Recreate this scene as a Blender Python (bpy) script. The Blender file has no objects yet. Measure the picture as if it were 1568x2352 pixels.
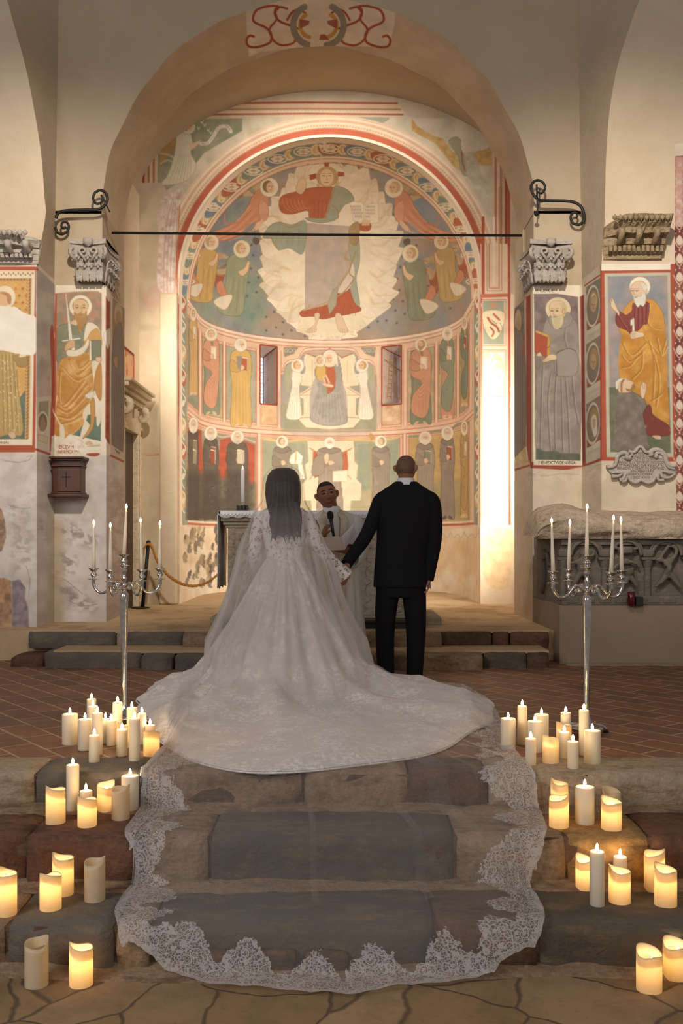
import bpy, bmesh, math, random
import numpy as np
from mathutils import Vector, Matrix
random.seed(7); RNG = np.random.RandomState(11)
C = bpy.context.scene.collection
SC = bpy.context.scene
PI = math.pi
# ---------------------------------------------------------------- camera, world, lights
F = 2287.0            # focal length in pixels of the 1568x2352 frame
CZ = 1.763            # eye height above the lowest floor
HY = 1228.0           # horizon row
cam = bpy.data.cameras.new('camera'); cam_o = bpy.data.objects.new('camera', cam); C.objects.link(cam_o)
cam.sensor_fit = 'VERTICAL'; cam.sensor_height = 36.0; cam.sensor_width = 24.0
cam.lens = 36.0*F/2352; cam.shift_y = (HY-1176)/2352
cam.clip_start = .05; cam.clip_end = 100
cam_o.location = (0, 0, CZ); cam_o.rotation_euler = (PI/2, 0, 0)
SC.camera = cam_o
SC.view_settings.view_transform = 'Standard'; SC.view_settings.look = 'None'
SC.view_settings.gamma = 1; SC.view_settings.use_curve_mapping = False
SC.view_settings.exposure = 0.95
SC.cycles.use_denoising = True
SC.cycles.max_bounces = 8; SC.cycles.transparent_max_bounces = 24
SC.cycles.sample_clamp_indirect = 4.0
w = bpy.data.worlds.new('World'); SC.world = w; w.use_nodes = True
w.node_tree.nodes['Background'].inputs[0].default_value = (.84, .75, .70, 1)
w.node_tree.nodes['Background'].inputs[1].default_value = 0.13

def look(o, tgt):
    d = Vector(tgt)-o.location
    o.rotation_euler = d.to_track_quat('-Z', 'Y').to_euler()
def lamp(name, kind, loc, tgt, power, col, size=.3, angle=60, blend=.8, size_y=None, spread=None):
    l = bpy.data.lights.new(name, kind); o = bpy.data.objects.new(name, l); C.objects.link(o)
    o.location = loc; look(o, tgt); l.energy = power; l.color = col
    if kind == 'AREA':
        l.size = size
        if size_y: l.shape = 'RECTANGLE'; l.size_y = size_y
        if spread: l.spread = math.radians(spread)
    else: l.shadow_soft_size = size
    if kind == 'SPOT': l.spot_size = math.radians(angle); l.spot_blend = blend
    return o
WARM = (1.0, .88, .74)
# warm lamps standing behind the arch piers, washing the apse
lamp('apse_lamp_left', 'AREA', (-2.42, 11.42, 4.45), (1.4, 16.0, 2.2), 17, WARM, .16, size_y=1.3, spread=110)
lamp('apse_lamp_right', 'AREA', (2.16, 11.42, 2.6), (-1.0, 16.0, 3.1), 54, WARM, .22, size_y=1.8, spread=105)
lamp('apse_lamp_top', 'AREA', (-.2, 11.55, 7.15), (-.15, 15.2, 3.0), 22, WARM, 1.6, size_y=.4, spread=130)
# warm spots hung high in the nave, washing the piers
lamp('nave_spot_left', 'SPOT', (-.6, 3.5, 6.6), (-3.0, 10.2, 3.6), 980, WARM, .15, 47, 1)
lamp('nave_spot_right', 'SPOT', (.6, 3.5, 6.6), (2.9, 10.2, 3.6), 980, WARM, .15, 47, 1)
# faint daylight from the nave door and windows behind the photographer, plus warm fill
lamp('nave_daylight', 'AREA', (-5.0, -.5, 4.6), (.3, 6.6, .6), 105, (.98, .94, .98), 2.4, size_y=3.0)
lamp('nave_fill_right', 'AREA', (3.5, -3.5, 4.8), (0, 7, .6), 66, (1.0, .87, .74), 2.4, size_y=2.0)  # added warm fill from the right, not a window

# ---------------------------------------------------------------- helpers
def P(px, py, d):            # photo pixel at distance d -> point of the place
    return Vector(((px-784)/F*d, d, CZ+(HY-py)/F*d))
def link(ob): C.objects.link(ob); return ob
def tag(o, label=None, cat=None, group=None, kind=None):
    if label: o['label'] = label
    if cat: o['category'] = cat
    if group: o['group'] = group
    if kind: o['kind'] = kind
    return o
def empty(name, loc=(0, 0, 0), label=None, cat=None, group=None):
    o = bpy.data.objects.new(name, None); link(o); o.location = loc; o.empty_display_size = .05
    return tag(o, label, cat, group)
def mesh_obj(name, verts, faces, mat, parent=None, smooth=False, kind=None):
    me = bpy.data.meshes.new(name); me.from_pydata([tuple(v) for v in verts], [], faces)
    if mat: me.materials.append(mat)
    if smooth: me.polygons.foreach_set('use_smooth', [True]*len(me.polygons))
    me.update(); o = bpy.data.objects.new(name, me); link(o)
    if parent:
        o.parent = parent; o.location = -Vector(parent.location)
    if kind: o['kind'] = kind
    return o
def bm_obj(name, bm, mat, parent=None, smooth=False, kind=None, local=False, weld=False):
    bmesh.ops.recalc_face_normals(bm, faces=bm.faces)
    me = bpy.data.meshes.new(name); bm.to_mesh(me); bm.free()
    if mat: me.materials.append(mat)
    if smooth: me.polygons.foreach_set('use_smooth', [True]*len(me.polygons))
    o = bpy.data.objects.new(name, me); link(o)
    if parent:
        o.parent = parent
        if not local: o.location = -Vector(parent.location)
    if kind: o['kind'] = kind
    return o
def autosmooth(o, ang=40):
    me = o.data; me.polygons.foreach_set('use_smooth', [True]*len(me.polygons))
    bm = bmesh.new(); bm.from_mesh(me)
    for e in bm.edges:
        if len(e.link_faces) == 2 and e.calc_face_angle(0) > math.radians(ang): e.smooth = False
    bm.to_mesh(me); bm.free(); return o
def bbox(bm, x0, x1, y0, y1, z0, z1, bev=0, seg=2, rot=None):
    r = bmesh.ops.create_cube(bm, size=1)
    vs = r['verts']
    for v in vs:
        v.co = Vector(((x0+x1)/2+v.co.x*(x1-x0), (y0+y1)/2+v.co.y*(y1-y0), (z0+z1)/2+v.co.z*(z1-z0)))
    if bev:
        es = list({e for v in vs for e in v.link_edges})
        g = bmesh.ops.bevel(bm, geom=vs+es, offset=bev, segments=seg, affect='EDGES', profile=.5)
        vs = list({v for f in g['faces'] for v in f.verts})
    if rot is not None:
        bmesh.ops.rotate(bm, verts=vs, cent=((x0+x1)/2, (y0+y1)/2, (z0+z1)/2), matrix=rot)
    return vs
def lathe(bm, prof, seg=24, cx=0, cy=0, cz=0, cap=True, sx=1, sy=1):
    rings = []
    for r, z in prof:
        rings.append([bm.verts.new((cx+sx*r*math.cos(2*PI*i/seg), cy+sy*r*math.sin(2*PI*i/seg), cz+z)) for i in range(seg)])
    for a, b in zip(rings[:-1], rings[1:]):
        for i in range(seg):
            bm.faces.new((a[i], a[(i+1) % seg], b[(i+1) % seg], b[i]))
    if cap:
        bm.faces.new(rings[0][::-1]); bm.faces.new(rings[-1])
    return rings
def crom(pts, n=6, closed=False):
    pts = [np.array(p, float) for p in pts]; L = len(pts); out = []
    rng = range(L) if closed else range(L-1)
    for i in rng:
        if closed: p0, p1, p2, p3 = pts[(i-1) % L], pts[i], pts[(i+1) % L], pts[(i+2) % L]
        else: p0, p1, p2, p3 = pts[max(i-1, 0)], pts[i], pts[i+1], pts[min(i+2, L-1)]
        for k in range(n):
            t = k/n
            out.append(.5*((2*p1)+(-p0+p2)*t+(2*p0-5*p1+4*p2-p3)*t*t+(-p0+3*p1-3*p2+p3)*t**3))
    if not closed: out.append(pts[-1])
    return np.array(out)
def tube(bm, pts, rad, seg=10, cap=True, smooth_n=0):
    pts = [Vector(p) for p in (crom(pts, smooth_n) if smooth_n else pts)]
    n = len(pts)
    rads = rad if hasattr(rad, '__len__') else [rad]*n
    if len(rads) != n: rads = np.interp(np.linspace(0, 1, n), np.linspace(0, 1, len(rads)), rads)
    t0 = (pts[1]-pts[0]).normalized(); up = Vector((0, 0, 1)) if abs(t0.z) < .9 else Vector((1, 0, 0))
    nrm = t0.cross(up).normalized(); rings = []
    for i, p in enumerate(pts):
        t = (pts[min(i+1, n-1)]-pts[max(i-1, 0)]).normalized()
        nrm = (nrm-t*nrm.dot(t)).normalized(); b = t.cross(nrm)
        rings.append([bm.verts.new(p+(nrm*math.cos(2*PI*k/seg)+b*math.sin(2*PI*k/seg))*float(rads[i])) for k in range(seg)])
    for a, c in zip(rings[:-1], rings[1:]):
        for k in range(seg): bm.faces.new((a[k], a[(k+1) % seg], c[(k+1) % seg], c[k]))
    if cap: bm.faces.new(rings[0][::-1]); bm.faces.new(rings[-1])
def prism(bm, pts2, to3, d0, d1):   # extrude a 2-D outline; to3(u, v, depth) -> xyz
    a = [bm.verts.new(to3(u, v, d0)) for u, v in pts2]; b = [bm.verts.new(to3(u, v, d1)) for u, v in pts2]
    n = len(a)
    for i in range(n): bm.faces.new((a[i], a[(i+1) % n], b[(i+1) % n], b[i]))
    f1 = bm.faces.new(a[::-1]); f2 = bm.faces.new(b)
    bmesh.ops.triangulate(bm, faces=[f1, f2])
def remesh(name, bm, mat, parent, voxel=.012, smooth=6, fac=.5, decimate=None):
    me = bpy.data.meshes.new('tmp'); bmesh.ops.recalc_face_normals(bm, faces=bm.faces); bm.to_mesh(me); bm.free()
    t = bpy.data.objects.new('tmp', me); link(t)
    m = t.modifiers.new('r', 'REMESH'); m.mode = 'VOXEL'; m.voxel_size = voxel; m.use_smooth_shade = True
    if smooth: s = t.modifiers.new('s', 'SMOOTH'); s.iterations = smooth; s.factor = fac
    dg = bpy.context.evaluated_depsgraph_get(); dg.update()
    nm = bpy.data.meshes.new_from_object(t.evaluated_get(dg)); nm.name = name
    bpy.data.objects.remove(t); bpy.data.meshes.remove(me)
    nm.materials.clear(); nm.materials.append(mat)
    nm.polygons.foreach_set('use_smooth', [True]*len(nm.polygons))
    o = bpy.data.objects.new(name, nm); link(o)
    if parent: o.parent = parent; o.location = -Vector(parent.location)
    return o
# ---------------------------------------------------------------- materials
def hexlin(h, k=1.0):
    c = [((h >> s) & 255)/255 for s in (16, 8, 0)] if isinstance(h, int) else [x/255 for x in h]
    return tuple(min(.95, k*(x/12.92 if x <= .04045 else ((x+.055)/1.055)**2.4)) for x in c)
class NT:
    def __init__(s, name):
        s.m = bpy.data.materials.new(name); s.m.use_nodes = True; s.t = s.m.node_tree
        s.b = s.t.nodes['Principled BSDF']; s.out = s.t.nodes['Material Output']
    def n(s, typ, **kw):
        nd = s.t.nodes.new(typ)
        for k, v in kw.items():
            if k.startswith('_'): setattr(nd, k[1:], v)
            else: nd.inputs[k.replace('__', ' ')].default_value = v
        return nd
    def l(s, a, b): s.t.links.new(a, b)
    def coord(s, kind='Object', scale=None):
        tc = s.n('ShaderNodeTexCoord'); o = tc.outputs[kind]
        if scale:
            mp = s.n('ShaderNodeMapping'); mp.inputs['Scale'].default_value = scale; s.l(o, mp.inputs[0]); o = mp.outputs[0]
        return o
    def noise(s, vec, scale, detail=6, rough=.55):
        nd = s.n('ShaderNodeTexNoise', Scale=scale, Detail=detail, Roughness=rough); s.l(vec, nd.inputs['Vector']); return nd.outputs['Fac']
    def ramp(s, fac, stops, interp='LINEAR'):
        r = s.n('ShaderNodeValToRGB'); e = r.color_ramp; e.interpolation = interp
        while len(e.elements) < len(stops): e.elements.new(.5)
        for el, (p, c) in zip(e.elements, stops):
            el.position = p; el.color = (*c, 1) if len(c) == 3 else c
        s.l(fac, r.inputs[0]); return r.outputs[0]
    def mix(s, fac, a, b, mode='MIX'):
        m = s.n('ShaderNodeMix', _data_type='RGBA', _blend_type=mode)
        for sk, v in ((0, fac), (6, a), (7, b)):
            if hasattr(v, 'type') or hasattr(v, 'is_linked'): s.l(v, m.inputs[sk])
            else: m.inputs[sk].default_value = v if sk == 0 else (*v, 1)
        return m.outputs[2]
    def math(s, op, a, b=0.0, clamp=False):
        m = s.n('ShaderNodeMath', _operation=op); m.use_clamp = clamp
        for i, v in enumerate((a, b)):
            if hasattr(v, 'is_linked'): s.l(v, m.inputs[i])
            else: m.inputs[i].default_value = v
        return m.outputs[0]
    def bump(s, h, strength=.3, dist=.01):
        b = s.n('ShaderNodeBump', Strength=strength, Distance=dist); s.l(h, b.inputs['Height']); s.l(b.outputs[0], s.b.inputs['Normal'])
    def base(s, v):
        if hasattr(v, 'is_linked'): s.l(v, s.b.inputs['Base Color'])
        else: s.b.inputs['Base Color'].default_value = (*v, 1)
    def rough(s, v): s.b.inputs['Roughness'].default_value = v
def simple(name, col, rough=.6, metal=0, spec=None, nscale=None, namt=.15, bump=0, bscale=60):
    m = NT(name); m.rough(rough); m.b.inputs['Metallic'].default_value = metal
    if spec is not None: m.b.inputs['Specular IOR Level'].default_value = spec
    if nscale:
        f = m.noise(m.coord(), nscale)
        m.base(m.ramp(f, [(.3, tuple(c*(1-namt) for c in col)), (.7, tuple(min(1, c*(1+namt)) for c in col))]))
    else: m.base(col)
    if bump: m.bump(m.noise(m.coord(), bscale, 4), bump, .01)
    return m.m
def plaster(name, hexcol, hex2, k=1.0, bump=.35, stain=None, st_amt=.3, st_scale=1.3):
    m = NT(name); m.rough(.92); m.b.inputs['Specular IOR Level'].default_value = .2
    co = m.coord()
    a = m.noise(co, .9, 8, .6); c = m.ramp(a, [(.35, hexlin(hexcol, k)), (.68, hexlin(hex2, k))])
    if stain:
        b = m.noise(co, st_scale, 9, .68); c = m.mix(m.ramp(b, [(.53, (0,)*3), (.60, (st_amt,)*3)]), c, hexlin(stain, k))
    g = m.noise(co, 90, 3); c = m.mix(.12, c, g, 'OVERLAY'); m.base(c)
    h = m.math('ADD', m.noise(co, 6, 8, .6), m.math('MULTIPLY', m.noise(co, 60, 4), .25))
    m.bump(h, bump, .03); return m.m
GAIN = np.array([.96, 1.02, 1.10])
def fresco_mat():
    m = NT('fresco'); m.rough(.9); m.b.inputs['Specular IOR Level'].default_value = .2
    at = m.n('ShaderNodeAttribute', _attribute_name='paint'); co = m.coord()
    a = m.ramp(m.noise(co, 3.5, 9, .65), [(.3, (.86,)*3), (.7, (1.06,)*3)])
    c = m.mix(1.0, at.outputs['Color'], a, 'MULTIPLY')
    wv = m.noise(co, 16, 9, .75)
    c = m.mix(m.ramp(wv, [(.60, (0,)*3), (.72, (.28,)*3)]), c, hexlin(0xE0CCB0))
    m.base(c); m.bump(m.math('ADD', m.noise(co, 5, 8, .6), m.math('MULTIPLY', m.noise(co, 70, 4), .2)), .28, .02)
    return m.m
M = {}
M['fresco'] = fresco_mat()
M['plaster'] = plaster('plaster', 0xD4C4AC, 0xC4B298, 1.0)
M['vault'] = plaster('vault_plaster', 0xC6B59C, 0xB8A68C, .9)
M['oldplaster'] = plaster('old_plaster', 0xD2C3B0, 0xC2B09A, 1.0, .8, 0x8E8078, .75, 1.1)
M['rough'] = plaster('rubble_plaster', 0xC8B8A6, 0xB0A090, .95, 1.0, 0x6E5648, .6, 1.6)
M['plinth'] = plaster('plinth_plaster_shaded', 0xB5A28C, 0xA5927C, .7, .3)  # wall plaster in a darker tone, standing in for shade on the plinth
# ---------------------------------------------------------------- painter for the frescoes
class Layer:
    def __init__(s, base, x0=-140, y0=-60, W=1860, H=1500):
        s.x0, s.y0, s.W, s.H = x0, y0, W, H
        s.c = np.empty((H, W, 3), np.float32); s.c[:] = s._col(base); s.view(0, 0, 1); s.wash = .12; s.grey = .08
    def _col(s, h): return np.array([((h >> k) & 255)/255 for k in (16, 8, 0)], np.float32)
    def view(s, ox, oy, sc): s.ox, s.oy, s.sc = ox, oy, sc
    def T(s, pts):
        p = np.array(pts, float).reshape(-1, 2); return np.stack([s.ox+p[:, 0]/s.sc-s.x0, s.oy+p[:, 1]/s.sc-s.y0], 1)
    def _box(s, p, m):
        x0 = max(0, int(p[:, 0].min()-m)); x1 = min(s.W, int(p[:, 0].max()+m)+2)
        y0 = max(0, int(p[:, 1].min()-m)); y1 = min(s.H, int(p[:, 1].max()+m)+2)
        return x0, x1, y0, y1
    def _seg(s, p, X, Y, closed):
        n = len(p); D = np.full(X.shape, 1e9); ins = np.zeros(X.shape, bool)
        for i in range(n if closed else n-1):
            a = p[i]; b = p[(i+1) % n]; dx, dy = b-a; L = dx*dx+dy*dy+1e-9
            t = np.clip(((X-a[0])*dx+(Y-a[1])*dy)/L, 0, 1)
            D = np.minimum(D, (X-a[0]-t*dx)**2+(Y-a[1]-t*dy)**2)
            if closed and abs(dy) > 1e-9:
                ins ^= ((a[1] > Y) != (b[1] > Y)) & (X < dx*(Y-a[1])/dy+a[0])
        return np.sqrt(D), ins
    def _put(s, box, al, col):
        x0, x1, y0, y1 = box; reg = s.c[y0:y1, x0:x1]
        reg += (s._col(col)-reg)*al[..., None].astype(np.float32)
    def poly(s, pts, col, a=1.0, soft=.6, sm=0, edge=None):
        p = s.T(pts)
        if sm: p = crom(p, sm, True)
        bx = s._box(p, soft+1)
        if bx[1] <= bx[0] or bx[3] <= bx[2]: return
        Y, X = np.mgrid[bx[2]:bx[3], bx[0]:bx[1]]; D, ins = s._seg(p, X, Y, True)
        sd = np.where(ins, D, -D); s._put(bx, a*np.clip(.5+sd/(2*soft), 0, 1), col)
        if edge is not None: s._put(bx, .75*np.clip(1.25-D/.7, 0, 1), edge)
    def sp(s, pts, col, a=1.0, soft=.6, edge=None): s.poly(pts, col, a, soft, 5, edge)
    def line(s, pts, wd, col, a=1.0, sm=0, closed=False, soft=.6):
        p = s.T(pts)
        if sm: p = crom(p, sm, closed)
        wd = wd/2; bx = s._box(p, wd+soft+1)
        if bx[1] <= bx[0] or bx[3] <= bx[2]: return
        Y, X = np.mgrid[bx[2]:bx[3], bx[0]:bx[1]]; D, _ = s._seg(p, X, Y, False if not closed else True)
        s._put(bx, a*np.clip(.5+(wd-D)/(2*soft), 0, 1), col)
    def ell(s, cx, cy, rx, ry, col, a=1.0, rot=0, soft=.6, edge=None):
        t = np.linspace(0, 2*PI, 25)[:-1]; c, sn = math.cos(rot), math.sin(rot)
        x = rx*np.cos(t); y = ry*np.sin(t)
        s.poly(np.stack([cx+x*c-y*sn, cy+x*sn+y*c], 1), col, a, soft, edge=edge)
    def rect(s, x0, y0, x1, y1, col, a=1.0, soft=.6): s.poly([(x0, y0), (x1, y0), (x1, y1), (x0, y1)], col, a, soft)
    def mottle(s, pts, cols, scale=40, seed=0, a=1.0, sm=0, soft=1, lo=.3, hi=.7):
        p = s.T(pts)
        if sm: p = crom(p, sm, True)
        bx = s._box(p, soft+1)
        if bx[1] <= bx[0] or bx[3] <= bx[2]: return
        Y, X = np.mgrid[bx[2]:bx[3], bx[0]:bx[1]]; D, ins = s._seg(p, X, Y, True)
        m = a*np.clip(.5+np.where(ins, D, -D)/(2*soft), 0, 1)
        for k, c in enumerate(cols):
            nz = fbm(X/scale, Y/scale, seed+17*k)
            s._put(bx, m*(1.0 if k == 0 else np.clip((nz-lo)/(hi-lo), 0, 1)), c)
    def blot(s, pts, col, scale=10, seed=0, a=.8, lo=.48, hi=.6, soft=12):
        p = s.T(pts); bx = s._box(p, soft+1)
        if bx[1] <= bx[0] or bx[3] <= bx[2]: return
        Y, X = np.mgrid[bx[2]:bx[3], bx[0]:bx[1]]; D, ins = s._seg(p, X, Y, True)
        m = np.clip(.5+np.where(ins, D, -D)/(2*soft), 0, 1); s._put(bx, a*m*np.clip((fbm(X/scale, Y/scale*1.4, seed, 6)-lo)/(hi-lo), 0, 1), col)
    def sample(s, px, py):
        x = np.clip(px-s.x0, 0, s.W-1.01); y = np.clip(py-s.y0, 0, s.H-1.01)
        xi = x.astype(int); yi = y.astype(int); fx = (x-xi)[:, None]; fy = (y-yi)[:, None]
        c = s.c; v = (c[yi, xi]*(1-fx)+c[yi, xi+1]*fx)*(1-fy)+(c[yi+1, xi]*(1-fx)+c[yi+1, xi+1]*fx)*fy
        v = v*(1-s.grey)+(v @ np.array([.35, .5, .15]))[:, None]*np.array([1.05, 1.0, .92])*s.grey
        v = v*(1-s.wash)+np.array([.93, .82, .70])*s.wash
        v = np.where(v <= .04045, v/12.92, ((v+.055)/1.055)**2.4)
        return np.clip(v*GAIN, 0, .92)
_lat = {}
def vnoise(x, y, seed):
    if seed not in _lat: _lat[seed] = np.random.RandomState(seed).rand(64, 64)
    L = _lat[seed]; xi = np.floor(x).astype(int); yi = np.floor(y).astype(int)
    fx = x-xi; fy = y-yi; fx = fx*fx*(3-2*fx); fy = fy*fy*(3-2*fy)
    g = lambda i, j: L[(yi+j) % 64, (xi+i) % 64]
    return (g(0, 0)*(1-fx)+g(1, 0)*fx)*(1-fy)+(g(0, 1)*(1-fx)+g(1, 1)*fx)*fy
def fbm(x, y, seed, o=5):
    v = 0; a = .5
    for k in range(o): v = v+a*vnoise(x*2**k+k*7.3, y*2**k+k*3.1, seed+k); a *= .5
    return v/.97
def grid_mesh(name, fn, us, vs, mat, layer=None, parent=None, kind=None, hole=None, smooth=True):
    """fn(U,V)->X,Y,Z arrays; paint sampled where the surface stands in the layer"""
    U, V = np.meshgrid(us, vs, indexing='ij'); X, Y, Z = fn(U, V)
    nu, nv = U.shape; co = np.stack([X, Y, Z], -1).reshape(-1, 3).astype(np.float32)
    idx = np.arange(nu*nv).reshape(nu, nv)
    q = np.stack([idx[:-1, :-1], idx[1:, :-1], idx[1:, 1:], idx[:-1, 1:]], -1)
    if hole is not None:
        cu = (U[:-1, :-1]+U[1:, 1:])/2; cv = (V[:-1, :-1]+V[1:, 1:])/2; q = q[~hole(cu, cv)]
    q = q.reshape(-1, 4)
    me = bpy.data.meshes.new(name); nf = len(q)
    me.vertices.add(len(co)); me.vertices.foreach_set('co', co.ravel())
    me.loops.add(nf*4); me.loops.foreach_set('vertex_index', q.ravel().astype(np.int32))
    me.polygons.add(nf); me.polygons.foreach_set('loop_start', np.arange(0, nf*4, 4, dtype=np.int32))
    me.polygons.foreach_set('loop_total', np.full(nf, 4, np.int32))
    me.polygons.foreach_set('use_smooth', [smooth]*nf)
    me.materials.append(mat); me.update(calc_edges=True)
    if layer is not None:
        px = 784+co[:, 0]/co[:, 1]*F; py = HY-(co[:, 2]-CZ)/co[:, 1]*F
        col = np.ones((len(co), 4), np.float32); col[:, :3] = layer.sample(px, py)
        at = me.color_attributes.new('paint', 'FLOAT_COLOR', 'POINT'); at.data.foreach_set('color', col.ravel())
    o = bpy.data.objects.new(name, me); link(o)
    if parent: o.parent = parent
    if kind: o['kind'] = kind
    return o
def quad_patch(name, p00, p10, p01, p11, step_px, layer=None, mat=None, **kw):
    """bilinear patch: p(u,v), u along p00->p10, v along p00->p01"""
    p00, p10, p01, p11 = [np.array(p, float) for p in (p00, p10, p01, p11)]
    def px(p): return np.array([784+p[0]/p[1]*F, HY-(p[2]-CZ)/p[1]*F])
    lu = max(np.linalg.norm(px(p10)-px(p00)), np.linalg.norm(px(p11)-px(p01)))
    lv = max(np.linalg.norm(px(p01)-px(p00)), np.linalg.norm(px(p11)-px(p10)))
    nu = max(2, int(lu/step_px)); nv = max(2, int(lv/step_px))
    def fn(U, V):
        u = U[..., None]; v = V[..., None]; p = p00*(1-u)*(1-v)+p10*u*(1-v)+p01*(1-u)*v+p11*u*v
        return p[..., 0], p[..., 1], p[..., 2]
    return grid_mesh(name, fn, np.linspace(0, 1, nu+1), np.linspace(0, 1, nv+1), mat or M['fresco'], layer, **kw)
# key distances of the place
DP, DM, DB, DA = 9.7, 10.3, 11.33, 12.9     # near blocks, arch wall front, arch wall back, apse wall
AX, AR, ASTR = -.15, 1.95, 1.75              # apse axis, radius, straight part
ZS = CZ+3.20                                  # apse springing height
BX, BR, ZB = -.23, 2.12, CZ+3.16              # big arch axis, radius, centre height
ZF0, ZT, ZA = 0.0, .583, .863                 # lowest floor, terrace, altar floor
Z1 = ZS; Z2 = CZ+1.677; Z3 = CZ+.15
def cyl_xy(s):       # path of the apse wall; s in metres from its front left edge
    s = np.asarray(s, float); L2 = PI*AR
    th = (s-ASTR)/AR
    x = np.where(s < ASTR, AX-AR, np.where(s > ASTR+L2, AX+AR, AX-AR*np.cos(th)))
    y = np.where(s < ASTR, DA+s, np.where(s > ASTR+L2, DA+ASTR-(s-ASTR-L2), DA+ASTR+AR*np.sin(th)))
    return x, y
SL = 2*ASTR+PI*AR
def cylc(z, s0=0, s1=SL, n=60, dz=0):
    s = np.linspace(s0, s1, n); x, y = cyl_xy(s)
    return np.stack([784+x/y*F, HY-(z-CZ)/y*F+dz], 1)
def s_at(px):        # apse path length where the wall crosses image column px
    s = np.linspace(0, SL, 4000); x, y = cyl_xy(s); return float(np.interp(px, 784+x/y*F, s))
def arc(d, r, a0=0, a1=PI, n=60, leg=0, cx=None, cz=None):
    cx = AX if cx is None else cx; cz = ZS if cz is None else cz
    t = np.linspace(a0, a1, n); p = np.stack([784+(cx-r*np.cos(t))/d*F, HY-(cz+r*np.sin(t)-CZ)/d*F], 1)
    if leg: p = np.vstack([[p[0, 0], leg], p, [p[-1, 0], leg]])
    return p
# ---------------------------------------------------------------- frescoes: the apse
SK, HALO, PINK, RED, CREAM, OCH, GRN, MONK = 0xE6BE94, 0xEFDcC2, 0xF0CDB0, 0xC2502E, 0xF1DFC2, 0xDCA95C, 0x8A9478, 0x94826E
PEACH = 0xE9BE9A
def dk(c, k): return sum(int(min(255, ((c >> s) & 255)*k)) << s for s in (16, 8, 0))
class Squash:      # draws with x squeezed about a centre: figures on the turning wall
    def __init__(s, L, cx, k): s.L, s.cx, s.k = L, cx, k
    def _f(s, pts): return [(s.cx+(x-s.cx)*s.k, y) for x, y in np.array(pts, float)]
    def line(s, pts, *a, **k): s.L.line(s._f(pts), *a, **k)
    def sp(s, pts, *a, **k): s.L.sp(s._f(pts), *a, **k)
    def ell(s, cx, cy, rx, ry, *a, **k): s.L.ell(s.cx+(cx-s.cx)*s.k, cy, rx*s.k, ry, *a, **k)
def head(L, cx, cy, r, hair=0xB08A58, beard=None, halo=HALO, tilt=0, hx=0, xs=1.0):
    if xs < 1: L = Squash(L, cx, xs)
    if halo: L.ell(cx+hx, cy, r*1.75, r*1.85, halo, edge=dk(halo, .72))
    if hair: L.ell(cx-tilt*r*.25, cy-r*.15, r*1.02, r*1.15, hair)
    L.ell(cx+tilt*r*.2, cy+r*.05, r*.76, r*1.02, SK)
    for e in (-1, 1):
        L.line([(cx+tilt*r*.3+e*r*.32-r*.16, cy-r*.1), (cx+tilt*r*.3+e*r*.32+r*.16, cy-r*.1)], max(.7, r*.1), 0x7A5638, .8)
        L.line([(cx+tilt*r*.3+e*r*.32-r*.2, cy-r*.28), (cx+tilt*r*.3+e*r*.32+r*.2, cy-r*.3)], max(.6, r*.06), 0x8A6648, .6)
    L.line([(cx+tilt*r*.42, cy-r*.15), (cx+tilt*r*.5, cy+r*.28), (cx+tilt*r*.34, cy+r*.3)], max(.6, r*.07), 0xA87850, .8)
    if beard: L.sp([(cx-r*.72, cy+r*.2), (cx-r*.62, cy+r*1.0), (cx+tilt*r*.2, cy+r*1.75), (cx+r*.62, cy+r*1.0), (cx+r*.72, cy+r*.2), (cx+r*.3, cy+r*.42), (cx-r*.3, cy+r*.42)], beard)
    L.line([(cx+tilt*r*.25-r*.2, cy+r*.52), (cx+tilt*r*.25+r*.2, cy+r*.52)], max(.7, r*.09), 0xA8583C, .8)
def folds(L, x0, x1, y0, y1, col, n=5, flare=.25, k=.78, a=.45, wd=1.4):
    for i in range(n):
        t = (i+.6)/n; xa = x0+(x1-x0)*t; m = (x0+x1)/2
        xb = m+(xa-m)*(1+flare)+RNG.uniform(-1, 1)*.05*(x1-x0)
        L.line([(xa, y0+RNG.uniform(0, .15)*(y1-y0)), ((xa+xb)/2+RNG.uniform(-.03, .03)*(x1-x0), (y0+y1)/2), (xb, y1)], wd, dk(col, k), a, sm=4)
        L.line([(xa+wd*1.5, y0+RNG.uniform(0, .2)*(y1-y0)), (xb+wd*1.7, y1)], wd*.9, dk(col, 1.16), a*.8)
def book(L, x, y, wd, h, col, page=CREAM):
    L.poly([(x, y), (x+wd, y+h*.08), (x+wd, y+h*1.02), (x, y+h*.95)], col, edge=dk(col, .6))
    L.poly([(x, y), (x+wd*.15, y-h*.07), (x+wd*1.12, y+.02*h), (x+wd, y+h*.08)], page)
    L.poly([(x+wd, y+h*.08), (x+wd*1.12, y+.02*h), (x+wd*1.12, y+h*.95), (x+wd, y+h*1.02)], dk(page, .85))
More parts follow.
